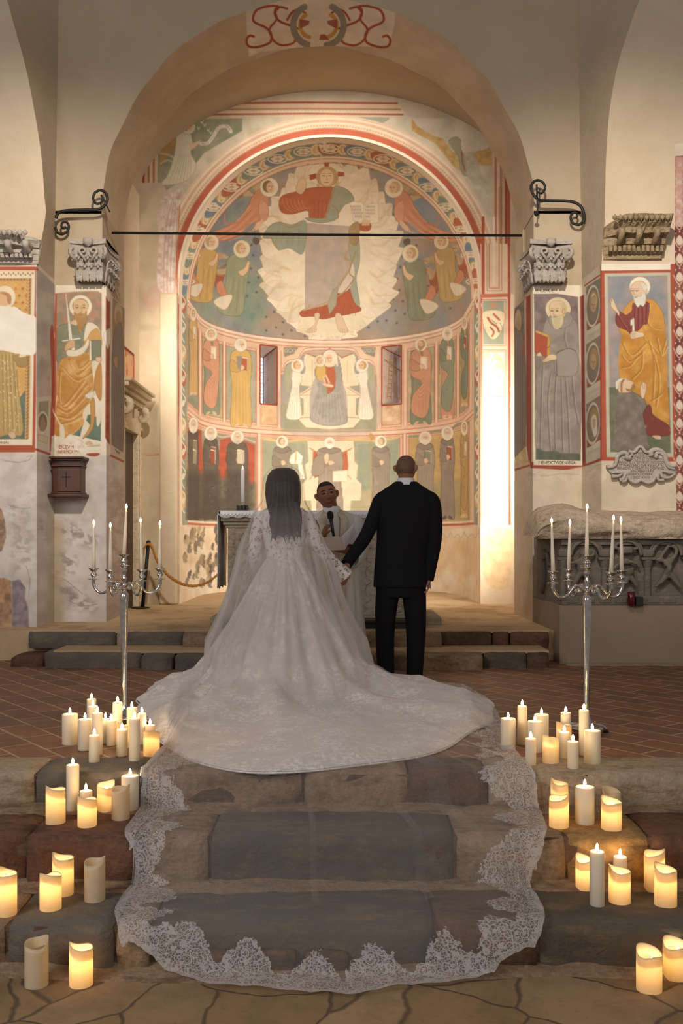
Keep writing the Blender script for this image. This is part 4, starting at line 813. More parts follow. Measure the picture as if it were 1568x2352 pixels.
# --- right pier: grey-robed figure with red book
Q.view(1200, 640, 5.228)
Q.poly([(55, 70), (690, 70), (690, 215), (610, 225), (400, 185), (90, 180), (50, 250)], 0xE3D3B8)
Q.poly([(42, 285), (95, 190), (105, 2200), (715, 2245), (760, 2200), (752, 2310), (95, 2275), (55, 2000)], 0x9C4030)
Q.poly([(95, 185), (400, 180), (665, 215), (690, 1000), (718, 2245), (130, 2240), (112, 1600)], 0xE0D0B4)
Q.mottle([(135, 185), (410, 182), (660, 222), (680, 1000), (690, 1600), (150, 1600), (145, 900)], [0x6E5C58, 0x5E5258, 0x86706A], 14, 401)
Q.mottle([(150, 1500), (690, 1500), (692, 2185), (158, 2170)], [0x66685A, 0x565A50], 14, 403)
Q.sp([(310, 450), (360, 480), (500, 470), (560, 400), (600, 480), (660, 560), (672, 900), (680, 1500), (690, 2090), (560, 2110), (420, 2085), (300, 2065), (160, 2050), (155, 1500), (180, 1100), (210, 900), (240, 620)], 0x8D8076, edge=0x5A5048)
Q.mottle([(210, 900), (650, 700), (680, 2080), (420, 2070), (165, 2040), (165, 1400)], [0x8C7F74, 0xA0948A, 0x7C7066], 15, 405, .75, sm=3)
for q in ([(330, 1150), (300, 1500), (330, 2060)], [(400, 1170), (380, 1500), (390, 2080)], [(510, 1190), (540, 1600), (560, 2090)], [(590, 1180), (620, 1500), (670, 1750)], [(460, 1200), (470, 1700), (480, 2080)], [(240, 1020), (220, 1500), (210, 2040)], [(520, 560), (500, 700), (530, 830)]):
    Q.line(q, 2.4, 0x5E544E, .65, sm=5); Q.line([(x+16, y) for x, y in q], 2, 0xAA9C92, .6, sm=5)
Q.sp([(395, 910), (480, 860), (560, 840), (650, 900), (655, 1120), (560, 1175), (420, 1165), (385, 1100), (380, 960)], 0x94887E, edge=0x544A44); Q.line([(410, 890), (480, 855), (560, 840), (640, 870)], 1.6, 0x544A44, .9, sm=4); Q.line([(400, 960), (410, 1160)], 2.6, 0x5A504A, .8)
Q.sp([(150, 920), (210, 930), (200, 1060), (170, 1085), (150, 1000)], 0x7E7268, edge=0x544A44)
Q.ell(425, 365, 150, 142, 0xE2D2AE, edge=0xA8906A); Q.ell(425, 365, 134, 126, 0xDCCAA2, edge=0xB8A078)
Q.sp([(315, 470), (350, 440), (500, 440), (540, 400), (600, 470), (560, 560), (470, 600), (370, 590), (320, 530)], 0x8E8278, edge=0x5A5048)
Q.sp([(318, 330), (350, 280), (420, 262), (490, 280), (530, 350), (510, 430), (470, 470), (350, 460), (325, 400)], 0xDBB990, edge=0x9C7A54); Q.sp([(440, 300), (500, 290), (530, 350), (515, 420), (480, 400), (460, 340)], 0xC8B082); Q.ell(490, 395, 17, 32, 0xD4AC80, edge=0x8E6642)
Q.sp([(345, 470), (380, 445), (430, 455), (480, 440), (488, 520), (450, 590), (410, 608), (370, 580)], 0xC8B88C, edge=0x96845C)
for x in (370, 390, 410, 430, 450): Q.line([(x, 470), (410+(x-410)*.6, 595)], 1.1, 0x96845C, .7)
for e in (352, 412): Q.ell(e, 392, 8, 6, 0x5A4430); Q.line([(e-20, 388), (e, 380), (e+18, 388)], 1.2, 0x5A4430, .9); Q.line([(e-24, 366), (e+20, 358)], 1.2, 0x8E7650, .8)
Q.line([(378, 375), (370, 430), (392, 438)], 1.1, 0xA07C54, .9, sm=3); Q.line([(368, 462), (404, 458)], 1.6, 0x9C5A40)
Q.poly([(145, 640), (298, 700), (290, 945), (145, 880)], 0xA8442C, edge=0x702A1C); Q.poly([(145, 640), (170, 622), (325, 682), (298, 704)], 0xC89A4C, edge=0x8E6A30); Q.poly([(298, 704), (325, 682), (328, 920), (290, 945)], 0xC08E40, edge=0x8E6A30); Q.line([(290, 835), (326, 812)], 1.4, 0x8C3A22)
Q.sp([(232, 1000), (270, 960), (330, 910), (395, 920), (398, 970), (330, 985), (280, 1000)], 0xDDBC92, edge=0x8E6A44); Q.line([(240, 998), (320, 960)], .9, 0x8E6A44, .8); Q.sp([(165, 920), (200, 885), (230, 920), (215, 932), (180, 930)], 0xDDBC92, edge=0x8E6A44)
Q.mottle([(158, 2040), (210, 2050), (260, 2075), (400, 2070), (470, 2100), (690, 2100), (692, 2185), (158, 2170)], [0x585E50, 0x4C5446], 9, 407)
Q.poly([(690, 215), (735, 190), (755, 2200), (718, 2245), (700, 1000)], 0x86342A)
# --- strip with three medallions
Q.poly([(742, 90), (920, -30), (945, 500), (950, 2170), (765, 2240), (745, 1000)], 0xC8B8A0)
for cy, bg in ((330, 0x86786A), (1020, 0x84705E), (1740, 0x84705E)):
    Q.poly([(762, cy-230), (930, cy-340), (936, cy+180), (770, cy+290)], 0x8E7462 if cy > 500 else 0x7C7264); Q.poly([(772, cy+200), (936, cy+120), (936, cy+190), (772, cy+300)], 0x96543C)
    Q.ell(840, cy, 86, 258, 0xD8CAB2, edge=0x9A8C74, rot=.05); Q.ell(842, cy, 74, 226, 0x7E6E5E, rot=.05); Q.ell(852, cy-60, 54, 130, 0xA88452, rot=.05)
    Q.sp([(820, cy-60), (850, cy-120), (880, cy-60), (875, cy+30), (850, cy+80), (820, cy+30)], 0xB89874); Q.sp([(800, cy+60), (850, cy+80), (890, cy+40), (890, cy+150), (830, cy+190)], 0x847464)
    for e in (835, 862): Q.line([(e-7, cy-18), (e+7, cy-22)], 1.1, 0x5E4632, .9)
    Q.line([(848, cy-15), (846, cy+15)], .9, 0x7A5C40, .8); Q.line([(838, cy+32), (860, cy+28)], 1.2, 0x8C4A34, .9)
    Q.poly([(765, cy+330-30), (940, cy+230-30), (940, cy+300-30), (765, cy+400-30)], 0xD2C4AC)
    for k in range(8): Q.line([(785+k*18, cy+340-k*9), (790+k*18, cy+370-k*9)], 1.1, 0x8C7A60, .7)
Q.sp([(828, 1690), (850, 1640), (885, 1660), (895, 1840), (860, 1900), (832, 1800)], 0xD6C8B4); Q.sp([(838, 1700), (856, 1680), (876, 1700), (870, 1780), (850, 1800)], 0xB89874)
Q.sp([(820, 230), (850, 170), (885, 220), (880, 330), (870, 200)], 0xCFC2A8); Q.line([(765, 2240), (950, 2165)], 6, 0x9C4030); Q.line([(742, 85), (922, -40)], 3, 0x9C4030)
# reveal of the right pier
Q.view(1148, 500, 3.619)
Q.poly([(104, 750), (210, 640), (225, 1000), (240, 2040), (110, 2110)], 0xCBB79C); Q.mottle([(112, 770), (200, 680), (216, 1900), (120, 2000)], [0x76665C, 0x6A5E60, 0x8E7A66], 14, 411)
Q.ell(150, 860, 27, 100, 0xC0AC84, edge=0x8E7A54); Q.ell(152, 880, 18, 66, 0xB89A72); Q.sp([(120, 980), (150, 940), (190, 980), (215, 1300), (210, 1800), (130, 2000), (112, 1700)], 0x80766C, edge=0x544A44)
for x in (130, 148, 166, 184): Q.line([(x, 1100), (x+2, 1880)], 1.2, 0x5A504A, .7)
Q.poly([(182, 1120), (205, 970), (208, 1000), (190, 1200)], 0xB0523A); Q.mottle([(118, 2000), (215, 1900), (232, 2030), (112, 2070)], [0xC8A468, 0xD8C49C], 8, 413); Q.line([(112, 2100), (240, 2060)], 5, 0xB0583C)
Q.sp([(212, 1930), (235, 1900), (245, 1960), (232, 2010)], 0xDCCAB0)
Q.poly([(216, 660), (250, 640), (252, 1900), (240, 2050), (222, 1900)], 0x9C4030)
# --- right block: figure in ochre mantle with key
Q.view(1380, 600, 5.11)
Q.poly([(-10, 0), (865, 0), (890, 2352), (-10, 2340)], 0xA8432C); Q.poly([(0, 15), (815, 15), (815, 100), (0, 110)], 0xE9DCC4); Q.poly([(40, 145), (812, 130), (850, 2300), (65, 2300)], 0xB9B298)
Q.mottle([(78, 180), (775, 168), (800, 1500), (100, 1500)], [0x9A8A86, 0x8890A0, 0xAE8E7C, 0x7E8488], 24, 421)
Q.mottle([(95, 1480), (800, 1480), (815, 2250), (110, 2240)], [0x5C644C, 0x4E5A40, 0x6E6A54], 24, 423)
Q.sp([(250, 600), (300, 520), (380, 450), (560, 440), (640, 480), (710, 580), (745, 720), (760, 1000), (780, 1500), (800, 1930), (740, 1880), (600, 1790), (560, 1690), (480, 1600), (330, 1400), (215, 1370), (240, 900), (205, 790), (260, 700)], 0xCB8A34, edge=0x8E5A1E)
Q.mottle([(250, 860), (560, 700), (740, 720), (780, 1500), (790, 1900), (610, 1780), (480, 1600), (220, 1370)], [0xC8862E, 0xDBA04A, 0xB4701F], 22, 425, .85, sm=3)
for q in ([(245, 950), (350, 1110), (520, 960)], [(240, 1100), (330, 1180), (500, 1060)], [(500, 900), (600, 1000), (700, 1100), (770, 1000)], [(560, 930), (620, 1200), (600, 1650)], [(650, 900), (700, 1100), (720, 1040), (760, 900)], [(480, 1050), (470, 1250), (360, 1380)], [(620, 1100), (680, 1400), (640, 1700)], [(560, 500), (540, 700), (600, 780), (700, 800)], [(240, 1250), (330, 1230), (420, 1120)], [(580, 1640), (650, 1600), (700, 1560)]):
    Q.line(q, 3.4, 0x94601C, .6, sm=5); Q.line([(x+18, y+8) for x, y in q], 2.4, 0xE6B468, .6, sm=5)
Q.sp([(385, 490), (560, 490), (540, 720), (500, 740), (450, 800), (400, 830), (340, 850), (300, 810), (200, 770), (170, 700), (175, 630), (210, 590), (250, 610), (300, 630), (360, 580)], 0x7E3430, edge=0x54201E)
for q in ([(400, 530), (390, 700), (370, 820)], [(440, 540), (440, 780)], [(490, 520), (490, 720)], [(200, 640), (260, 740), (300, 790)], [(540, 510), (530, 680)]): Q.line(q, 2.6, 0x5E2220, .7, sm=4); Q.line([(q_[0]+14, q_[1]) for q_ in q], 2, 0xA0544A, .7, sm=4)
Q.sp([(555, 1685), (590, 1720), (610, 1810), (740, 1890), (800, 1940), (800, 2040), (640, 2050), (540, 2030), (500, 1850), (500, 1780)], 0x74302C, edge=0x4A1C1A)
Q.ell(455, 300, 122, 118, 0xECE0C6, edge=0xB8A480); Q.sp([(350, 360), (345, 300), (400, 245), (480, 235), (535, 290), (530, 380), (500, 440), (520, 500), (400, 500), (380, 430)], 0xDDBB96, edge=0x9C7A54)
Q.sp([(470, 260), (520, 270), (540, 310), (515, 340), (490, 310)], 0xDDD4C2); Q.sp([(385, 430), (420, 400), (460, 420), (490, 370), (525, 400), (520, 480), (490, 530), (460, 510), (430, 540), (395, 480)], 0xE0D8C6, edge=0xA89C84)
for e in (365, 420): Q.ell(e, 350, 7, 5, 0x5A4430); Q.line([(e-20, 345), (e+18, 345)], 1.1, 0x5A4430, .9); Q.line([(e-22, 322), (e+20, 320)], 1.1, 0xA08A68, .8)
Q.line([(388, 330), (378, 385), (400, 392)], 1.1, 0x9C7850, .9, sm=3); Q.line([(398, 425), (430, 415)], 1.5, 0x9C5040)
Q.sp([(205, 640), (180, 600), (120, 540), (115, 490), (100, 450), (112, 448), (130, 480), (118, 430), (135, 435), (165, 500), (190, 560), (215, 600)], 0xDDBB96, edge=0x8E6642)
Q.poly([(368, 670), (388, 670), (392, 830), (366, 838)], 0xE8E0CC, edge=0xA09478); Q.poly([(345, 690), (368, 684), (368, 750), (345, 756)], 0xE8E0CC, edge=0xA09478)
Q.sp([(340, 850), (380, 820), (440, 830), (495, 840), (500, 880), (420, 900), (370, 915), (340, 890)], 0xDDBB96, edge=0x8E6642)
for y in (850, 870, 890): Q.line([(345, y), (400, y-4)], .8, 0x8E6642, .8)
Q.sp([(600, 2050), (690, 2050), (700, 2090), (640, 2085)], 0xD0A880, edge=0x8E6642)
Q.sp([(200, 1530), (300, 1520), (420, 1560), (450, 1580), (500, 1600), (530, 1700), (490, 1780), (500, 1860), (545, 2100), (540, 2200), (130, 2210), (190, 2000), (215, 1800), (190, 1640)], 0x766A5C, edge=0x4A423A); Q.mottle([(210, 1560), (430, 1600), (490, 1860), (530, 2190), (170, 2200)], [0x74685A, 0x887C6C, 0x5E5650], 14, 427, .8, sm=3)
Q.sp([(205, 1530), (200, 1440), (235, 1400), (300, 1390), (380, 1420), (375, 1450), (400, 1490), (350, 1530), (270, 1545)], 0xD8B490, edge=0x8E6642); Q.poly([(165, 1420), (210, 1380), (250, 1370), (330, 1385), (280, 1390), (225, 1410), (205, 1460), (200, 1500), (175, 1500)], 0xDDD0B8, edge=0x8E8068)
Q.line([(265, 1390), (240, 1440), (240, 1530)], 4.4, 0x9C6434, 1, sm=4); Q.sp([(290, 1490), (340, 1500), (370, 1440), (405, 1470), (370, 1520), (310, 1525)], 0x9C6A34)
Q.sp([(470, 1590), (460, 1500), (480, 1440), (500, 1420), (525, 1440), (530, 1500), (515, 1570), (495, 1610)], 0xDDBB96, edge=0x8E6642); Q.line([(488, 1440), (495, 1500)], .8, 0x8E6642, .8); Q.line([(510, 1430), (512, 1500)], .8, 0x8E6642, .8)
# far right strip: red and white foliage
Q.view(0, 0, 1)
Q.mottle([(1547, 360), (1720, 340), (1720, 1175), (1553, 1175)], [0x6A2A26, 0x5A2226, 0x8A4A3C], 22, 431)
for k in range(20):
    y = 380+k*42
    for x0 in (1560, 1602, 1644):
        Q.line([(x0-14, y), (x0, y+22), (x0+14, y), (x0+28, y+22)], 2.4, 0xD8BC98, .85, sm=4); Q.sp([(x0-8, y+4), (x0, y-8), (x0+8, y+4), (x0+3, y+14), (x0-3, y+14)], 0xE0D0B8, .85)
        for q in range(3): Q.ell(x0-9+q*9, y+30-(q % 2)*4, 1.6, 2, 0xE4D4BC, .9)
Q.mottle([(1550, 360), (1568, 360), (1568, 520), (1550, 520)], [0xC8B0A0, 0xB07868], 14, 433, .8)
Q.mottle([(1195, 1080), (1280, 1085), (1390, 1060), (1410, 1080), (1380, 1110), (1200, 1096)], [0xDACAB0, 0xCAB698], 9, 441, .9, soft=2)
Q.line([(1208, 1086), (1250, 1094), (1290, 1088), (1330, 1090)], 1.2, 0x9C8C74, .7); Q.line([(1350, 1085), (1368, 1070), (1390, 1064)], 1.2, 0x9C8C74, .7)
Q.line([(60, 1050), (75, 1046), (66, 1058), (40, 1062), (0, 1054)], 1.3, 0x9C8C7C, .8)
# --- big arch soffit ornament
S_ = Layer(0xCDB999)
S_.mottle([(-100, -60), (1700, -60), (1700, 800), (-100, 800)], [0xCCB695, 0xC2AA88], 60, 501)
S_.mottle([(562, -30), (910, -30), (905, 60), (893, 108), (800, 106), (700, 108), (600, 118), (572, 130), (566, 60)], [0xE6D8C0, 0xDCCBB0], 20, 503)
for m in (1, -1):
    X = lambda pts: [(731+m*x, y) for x, y in pts]; RD = 0xA4452E
    S_.line(X([(72, 46), (60, 28), (45, 22), (30, 30)]), 5, RD, 1, sm=6)
    S_.line(X([(60, 60), (90, 48), (100, 30), (92, 16), (112, 14), (140, 22), (150, 40), (145, 52), (120, 64), (108, 80), (112, 98), (140, 108), (160, 106), (165, 92), (158, 82), (148, 84)]), 5.5, RD, 1, sm=6)
    S_.line(X([(50, 88), (60, 100), (84, 104), (100, 96), (108, 84), (112, 66), (96, 44), (100, 24), (90, 16), (72, 20)]), 5, RD, 1, sm=6)
    S_.line(X([(46, 66), (62, 60), (84, 52)]), 4.5, RD, 1, sm=4)
    t = np.linspace(-1.2, 1.9, 20) if m > 0 else np.linspace(-1.2, 1.9, 20)
    S_.line(X([(14+46*math.cos(a)*.95, 58+46*math.sin(a)) for a in np.linspace(-1.15, 1.45, 16)]), 15, 0x8A8474, 1)
    S_.line(X([(14+28*math.cos(a), 58+28*math.sin(a)) for a in np.linspace(-1.0, 1.45, 16)]), 9, 0xCB9446, 1)
    S_.poly(X([(20, 48), (44, 44), (42, 66), (22, 56)]), 0x9C4A3A, .9)
S_.poly([(735, 80), (745, 78), (757, 92), (733, 92)], 0xA4452E, .9); S_.mottle([(712, -20), (760, -20), (752, 40), (748, 70), (735, 60), (728, 110), (712, 108), (716, 60), (705, 20)], [0xE2D2B8], 9, 505)
A.grey = .22; W_.grey = .18; A.wash = .15; W_.wash = .14; S_.wash = .1
# ================================================================ the building
# --- apse: cylinder with two splayed windows, conch, soffit
def snap(a, vals):
    a = np.array(a); 
    for v in vals: a[np.argmin(abs(a-v))] = v
    return a
win = [(s_at(597), s_at(636), Z1-.11, CZ+2.13, -.12), (s_at(877), s_at(922), Z1-.11, CZ+2.13, .12)]
ss = snap(np.linspace(0, SL, 640), [v for q in win for v in q[:2]])
zz = snap(np.linspace(ZA-.02, Z1, 470), [win[0][2], win[0][3]])
def cyl_fn(U, V): x, y = cyl_xy(U); return x, y, V
hole = lambda cu, cv: np.any([(cu > q[0]) & (cu < q[1]) & (cv < q[2]) & (cv > q[3]) for q in win], axis=0)
grid_mesh('wall_apse', cyl_fn, ss, zz, M['fresco'], A, kind='structure', hole=hole)
def conch_fn(U, V):   # U along axis depth (barrel) then sphere, V across 0..pi
    bar = U < ASTR; yb = DA+U; th = V
    ph = np.clip((U-ASTR)/AR, 0, PI/2)
    x = np.where(bar, AX-AR*np.cos(th), AX-AR*np.cos(th)*np.cos(ph)); z = np.where(bar, ZS+AR*np.sin(th), ZS+AR*np.sin(th)*np.cos(ph))
    y = np.where(bar, yb, DA+ASTR+AR*np.sin(ph)); return x, y, z
# sphere part: rings of constant depth angle; exact half circles up to the back pole
uu = np.concatenate([np.linspace(0, ASTR, 130), ASTR+AR*np.linspace(0, PI/2, 330)[1:]])
grid_mesh('ceiling_apse', conch_fn, uu, np.linspace(0, PI, 620), M['fresco'], A, kind='structure')
# window reveals, glass
M['reveal'] = plaster('window_reveal_plaster', 0xCDBBAC, 0xB4A4A0, 1.1, .3, 0x9A7868, .5, 4)
M['border_red'] = simple('painted_red_border', hexlin(0x9C4838), .9, nscale=12)
g = NT('leaded_glass'); g.b.inputs['Base Color'].default_value = (.7, .78, .85, 1); g.b.inputs['Emission Color'].default_value = (.80, .88, 1, 1); g.b.inputs['Emission Strength'].default_value = 1.1; M['glass'] = g.m
M['lead'] = simple('window_lead', (.02, .02, .022), .5)
for i, (s0, s1, zt, zb, tilt) in enumerate(win):
    (x0, x1), (y0, y1) = cyl_xy([s0, s1]); a = Vector((x0, y0, 0)); b = Vector((x1, y1, 0))
    mid = (a+b)/2; n = (mid-Vector((AX, DA+ASTR, 0))).normalized(); t = (b-a).normalized(); D = .55
    off = t*(.12 if i == 0 else 0)
    a2 = mid+n*D-t*.07+off; b2 = mid+n*D+t*.07+off; zt2, zb2 = zt-.10, zb+.06
    V = lambda p, z: Vector((p.x, p.y, z))
    W = [V(a, zb), V(b, zb), V(b, zt), V(a, zt), V(a2, zb2), V(b2, zb2), V(b2, zt2), V(a2, zt2)]
    wr = mesh_obj(f'window_{i+1}', W, [(0, 4, 7, 3), (1, 2, 6, 5), (3, 7, 6, 2), (0, 1, 5, 4)], M['reveal'], kind='structure')
    mesh_obj('pane', [W[4], W[5], W[6], W[7]], [(0, 1, 2, 3)], M['glass'], wr)
    bm = bmesh.new()
    for k in range(1, 13):
        z = zb2+(zt2-zb2)*k/13; tube(bm, [V(a2, z)-n*.01, V(b2, z)-n*.01], .004, 6)
    for q in (.0, .5, 1): tube(bm, [V(a2.lerp(b2, q), zb2)-n*.01, V(a2.lerp(b2, q), zt2)-n*.01], .006 if q == .5 else .012, 6)
    bm_obj('leading', bm, M['lead'], wr)
    bm = bmesh.new()
    inn = -n*.006
    for pa, pb in ((W[0], W[1]), (W[1], W[2]), (W[2], W[3]), (W[3], W[0])): tube(bm, [pa+inn, pb+inn], .011, 6)
    for pa, pb in ((W[1], W[5]), (W[2], W[6]), (W[3], W[7]), (W[0], W[4])): tube(bm, [pa, pb], .012, 6)
    bm_obj('window_border', bm, M['border_red'], wr)
    if i == 1:   # painted ladder, spear and pole on the left reveal
        bm = bmesh.new(); L0 = lambda u, v: W[0].lerp(W[4], u).lerp(W[3].lerp(W[7], u), v)+(b-a).normalized()*.004
        for u0, u1 in ((.22, .40), (.42, .60)): tube(bm, [L0(u0, .12), L0(u1-.05, .86)], .008, 6)
        for k in range(9): v = .16+k*.08; tube(bm, [L0(.24+.015*k, v), L0(.44+.012*k, v)], .005, 6)
        tube(bm, [L0(.72, .05), L0(.66, .95)], .009, 6); tube(bm, [L0(.1, .80), L0(.9, .70)], .011, 6); tube(bm, [L0(.86, .12), L0(.84, .78)], .004, 6)
        bm_obj('painted_ladder', bm, simple('ochre_line', hexlin(0xA8885C), .9), wr)
# --- wall round the apse (plane y = DA)
def wall_fn(U, V):   # U: 0..pi round the arch, V: 0..1 outward to a rectangle
    cx, cz, r = AX, ZS, AR; dx = -np.cos(U); dz = np.sin(U)
    X0, X1, ZT_ = -2.95, 2.55, ZS+3.0
    k = np.minimum(np.where(dx < 0, (X0-cx)/np.where(dx < 0, dx, -1), (X1-cx)/np.where(dx > 0, dx, 1)), np.where(dz > 1e-6, (ZT_-cz)/np.maximum(dz, 1e-6), 1e9))
    k = np.minimum(np.where(np.abs(dx) < 1e-9, 1e9, k), 1e9); k = np.minimum(k, np.where(dz > 1e-6, (ZT_-cz)/np.maximum(dz, 1e-6), 1e9))
    rr = r+(k-r)*V; return cx+dx*rr, np.full_like(U, DA), cz+dz*rr
grid_mesh('wall_apse_front', wall_fn, np.linspace(0, PI, 760), np.linspace(0, 1, 170)**1.15, M['fresco'], W_, kind='structure', smooth=False)
quad_patch('wall_apse_front_left', (-2.95, DA, ZS), (AX-AR, DA, ZS), (-2.95, DA, ZA-.02), (AX-AR, DA, ZA-.02), 1.7, W_, kind='structure')
quad_patch('wall_apse_front_right', (AX+AR, DA, ZS), (2.55, DA, ZS), (AX+AR, DA, ZA-.02), (2.55, DA, ZA-.02), 1.7, W_, kind='structure')
# projecting plaster pilaster left of the apse
bm = bmesh.new()
bbox(bm, P(365, 0, 12.8).x, P(406, 0, 12.8).x, 12.80, DA, ZA, P(0, 672, 12.8).z, .03, 3)
o = bm_obj('trim_1', bm, M['plaster'], kind='structure', smooth=True)
# --- bay side walls and vault
bm = bmesh.new()
for X in (-2.62, 2.36):
    sgn = 1 if X > 0 else -1; bbox(bm, min(X, X+sgn*.3), max(X, X+sgn*.3), DB-.05, DA, ZA-.1, ZS+1.2)
bm_obj('wall_bay', bm, M['plaster'], kind='structure')
nv = 40
vs, fs = [], []
for j, y in enumerate((DB-.1, DA+.02)):
    for i in range(nv+1):
        t = PI*i/nv; vs.append((-.13-2.55*math.cos(t), y, ZS+1.0+1.55*math.sin(t)))
for i in range(nv): fs.append((i, i+1, nv+1+i+1, nv+1+i))
mesh_obj('ceiling_bay', vs, fs, M['vault'], smooth=True, kind='structure')
wobf = lambda U: 1+.004*np.sin(U*9)+.003*np.sin(U*23+1)
# --- main arch wall: front face at DM, soffit to DB
def main_front(U, V):
    cx, cz, r = BX, ZB, BR*wobf(U); dx = -np.cos(U); dz = np.sin(U); X0, X1, ZT_ = P(125, 0, DM).x, P(1336, 0, DM).x, CZ+6.6
    kx = np.where(dx < -1e-6, (X0-cx)/np.minimum(dx, -1e-6), np.where(dx > 1e-6, (X1-cx)/np.maximum(dx, 1e-6), 1e9)); kz = np.where(dz > 1e-6, (ZT_-cz)/np.maximum(dz, 1e-6), 1e9)
    k = np.minimum(kx, kz); rr = r+(k-r)*V
    return cx+dx*rr, np.full_like(U, DM), cz+dz*rr
grid_mesh('wall_arch', main_front, np.linspace(0, PI, 140), np.linspace(0, 1, 24), M['vault'], kind='structure')
def soffit(U, V):
    wob = wobf(U); return BX-BR*np.cos(U)*wob, DM+(DB-DM)*V, ZB+BR*np.sin(U)*wob
grid_mesh('wall_arch_soffit', soffit, np.linspace(0, PI, 900), np.linspace(0, 1, 90), M['fresco'], S_, kind='structure')
# back face of arch wall
def back(U, V):
    x, y, z = main_front(U, V); return x, np.full_like(U, DB), z
grid_mesh('wall_arch_back', back, np.linspace(0, PI, 60), np.linspace(0, 1, 4), M['vault'], kind='structure')
# piers below the springing
zsp = ZB; zcap = P(0, 655, DM).z
LX0, LX1 = P(125, 0, DM).x, P(244, 0, DM).x; RX0, RX1 = P(1223, 0, DM).x, P(1336, 0, DM).x
for nm, xa, xb in (('wall_pier_left', LX0, LX1), ('wall_pier_right', RX0, RX1)):
    quad_patch(nm, (xa, DM, zcap), (xb, DM, zcap), (xa, DM, ZA-.1), (xb, DM, ZA-.1), 1.35, Q, kind='structure')
for nm, xa, xb in (('wall_upper_left', LX0, BX-BR), ('wall_upper_right', BX+BR, RX1)):
    quad_patch(nm, (xa, DM, zsp+.03), (xb, DM, zsp+.03), (xa, DM, zcap), (xb, DM, zcap), 6, Q, M['vault'], kind='structure')
bk = {1: P(286, 0, DB).x, -1: P(1181, 0, DB).x}
quad_patch('wall_reveal_left', (LX1, DM, zcap), (bk[1], DB, zcap), (LX1, DM, ZA-.1), (bk[1], DB, ZA-.1), 1.2, Q, kind='structure')
quad_patch('wall_reveal_right', (RX0, DM, zcap), (bk[-1], DB, zcap), (RX0, DM, ZA-.1), (bk[-1], DB, ZA-.1), 1.2, Q, kind='structure')
for sx, nm in ((BX-BR, 'left'), (BX+BR, 'right')):
    quad_patch('wall_jamb_'+nm, (sx, DM, zsp+.03), (sx, DB, zsp+.03), (sx, DM, zcap), (sx, DB, zcap), 8, Q, M['vault'], kind='structure')
bm = bmesh.new()   # bodies of the piers behind their painted skins
bbox(bm, LX0-1.0, bk[1]-.01, DB-.5, DB, ZA-.1, ZB); bbox(bm, bk[-1]+.01, RX1+1.0, DB-.5, DB, ZA-.1, ZB)
bm_obj('wall_pier_core', bm, M['plaster'], kind='structure')
# --- near blocks with their side strips; above them the springing of side arches
lx, rx = P(84, 0, DP).x, P(1381, 0, DP).x; ztl = P(0, 606, DP).z
quad_patch('wall_block_left', (-4.6, DP, ztl), (lx, DP, ztl), (-4.6, DP, ZT-.05), (lx, DP, ZT-.05), 1.6, Q, kind='structure')
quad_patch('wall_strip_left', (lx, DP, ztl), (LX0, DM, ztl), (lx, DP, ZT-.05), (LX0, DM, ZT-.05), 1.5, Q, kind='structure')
quad_patch('wall_strip_right', (RX1, DM, ztl), (rx, DP, ztl), (RX1, DM, ZT-.05), (rx, DP, ZT-.05), 1.2, Q, kind='structure')
rx2 = P(1549, 0, DP).x
quad_patch('wall_block_right', (rx, DP, ztl), (rx2, DP, ztl), (rx, DP, ZT-.05), (rx2, DP, ZT-.05), 1.35, Q, kind='structure')
quad_patch('wall_far_right', (rx2, DP, P(0, 330, DP).z), (rx2+1.6, DP-.35, P(0, 330, DP).z), (rx2, DP, ZT-.05), (rx2+1.6, DP-.35, ZT-.05), 1.8, Q, kind='structure')
def spring(side):
    pts = [(ztl-.02, lx if side < 0 else rx)]
    ev = [(606, 84), (500, 104), (450, 102), (350, 94), (250, 78), (150, 58), (50, 30), (0, 16), (-120, -30), (-300, -120)] if side < 0 else [(606, 1381), (510, 1388), (450, 1389), (350, 1392), (250, 1400), (150, 1418), (60, 1446), (0, 1468), (-120, 1520), (-300, 1620)]
    e = crom([(784+(a-784), b) for b, a in ev], 4); zs = [P(0, b, DP).z for b in e[:, 1]]; zs[0] = ztl; xs = [P(a, 0, DP).x for a in e[:, 0]]
    n = len(zs); cn = [(LX0 if side < 0 else RX1)]*n; out = -4.6 if side < 0 else 4.6
    V = [(xs[i], DP, zs[i]) for i in range(n)]+[(cn[i]+(-side)*.012*max(0, zs[i]-zs[0])*1.2, DM, zs[i]) for i in range(n)]+[(out, DP, zs[i]) for i in range(n)]
    sm = mesh_obj('wall_springing_'+('left' if side < 0 else 'right'), V, [(i, i+1, n+i+1, n+i) for i in range(n-1)], M['vault'], smooth=True, kind='structure')
    mesh_obj('wall_lunette_'+('left' if side < 0 else 'right'), V, [(i, i+1, 2*n+i+1, 2*n+i) for i in range(n-1)], M['plaster'], kind='structure')
spring(-1); spring(1)
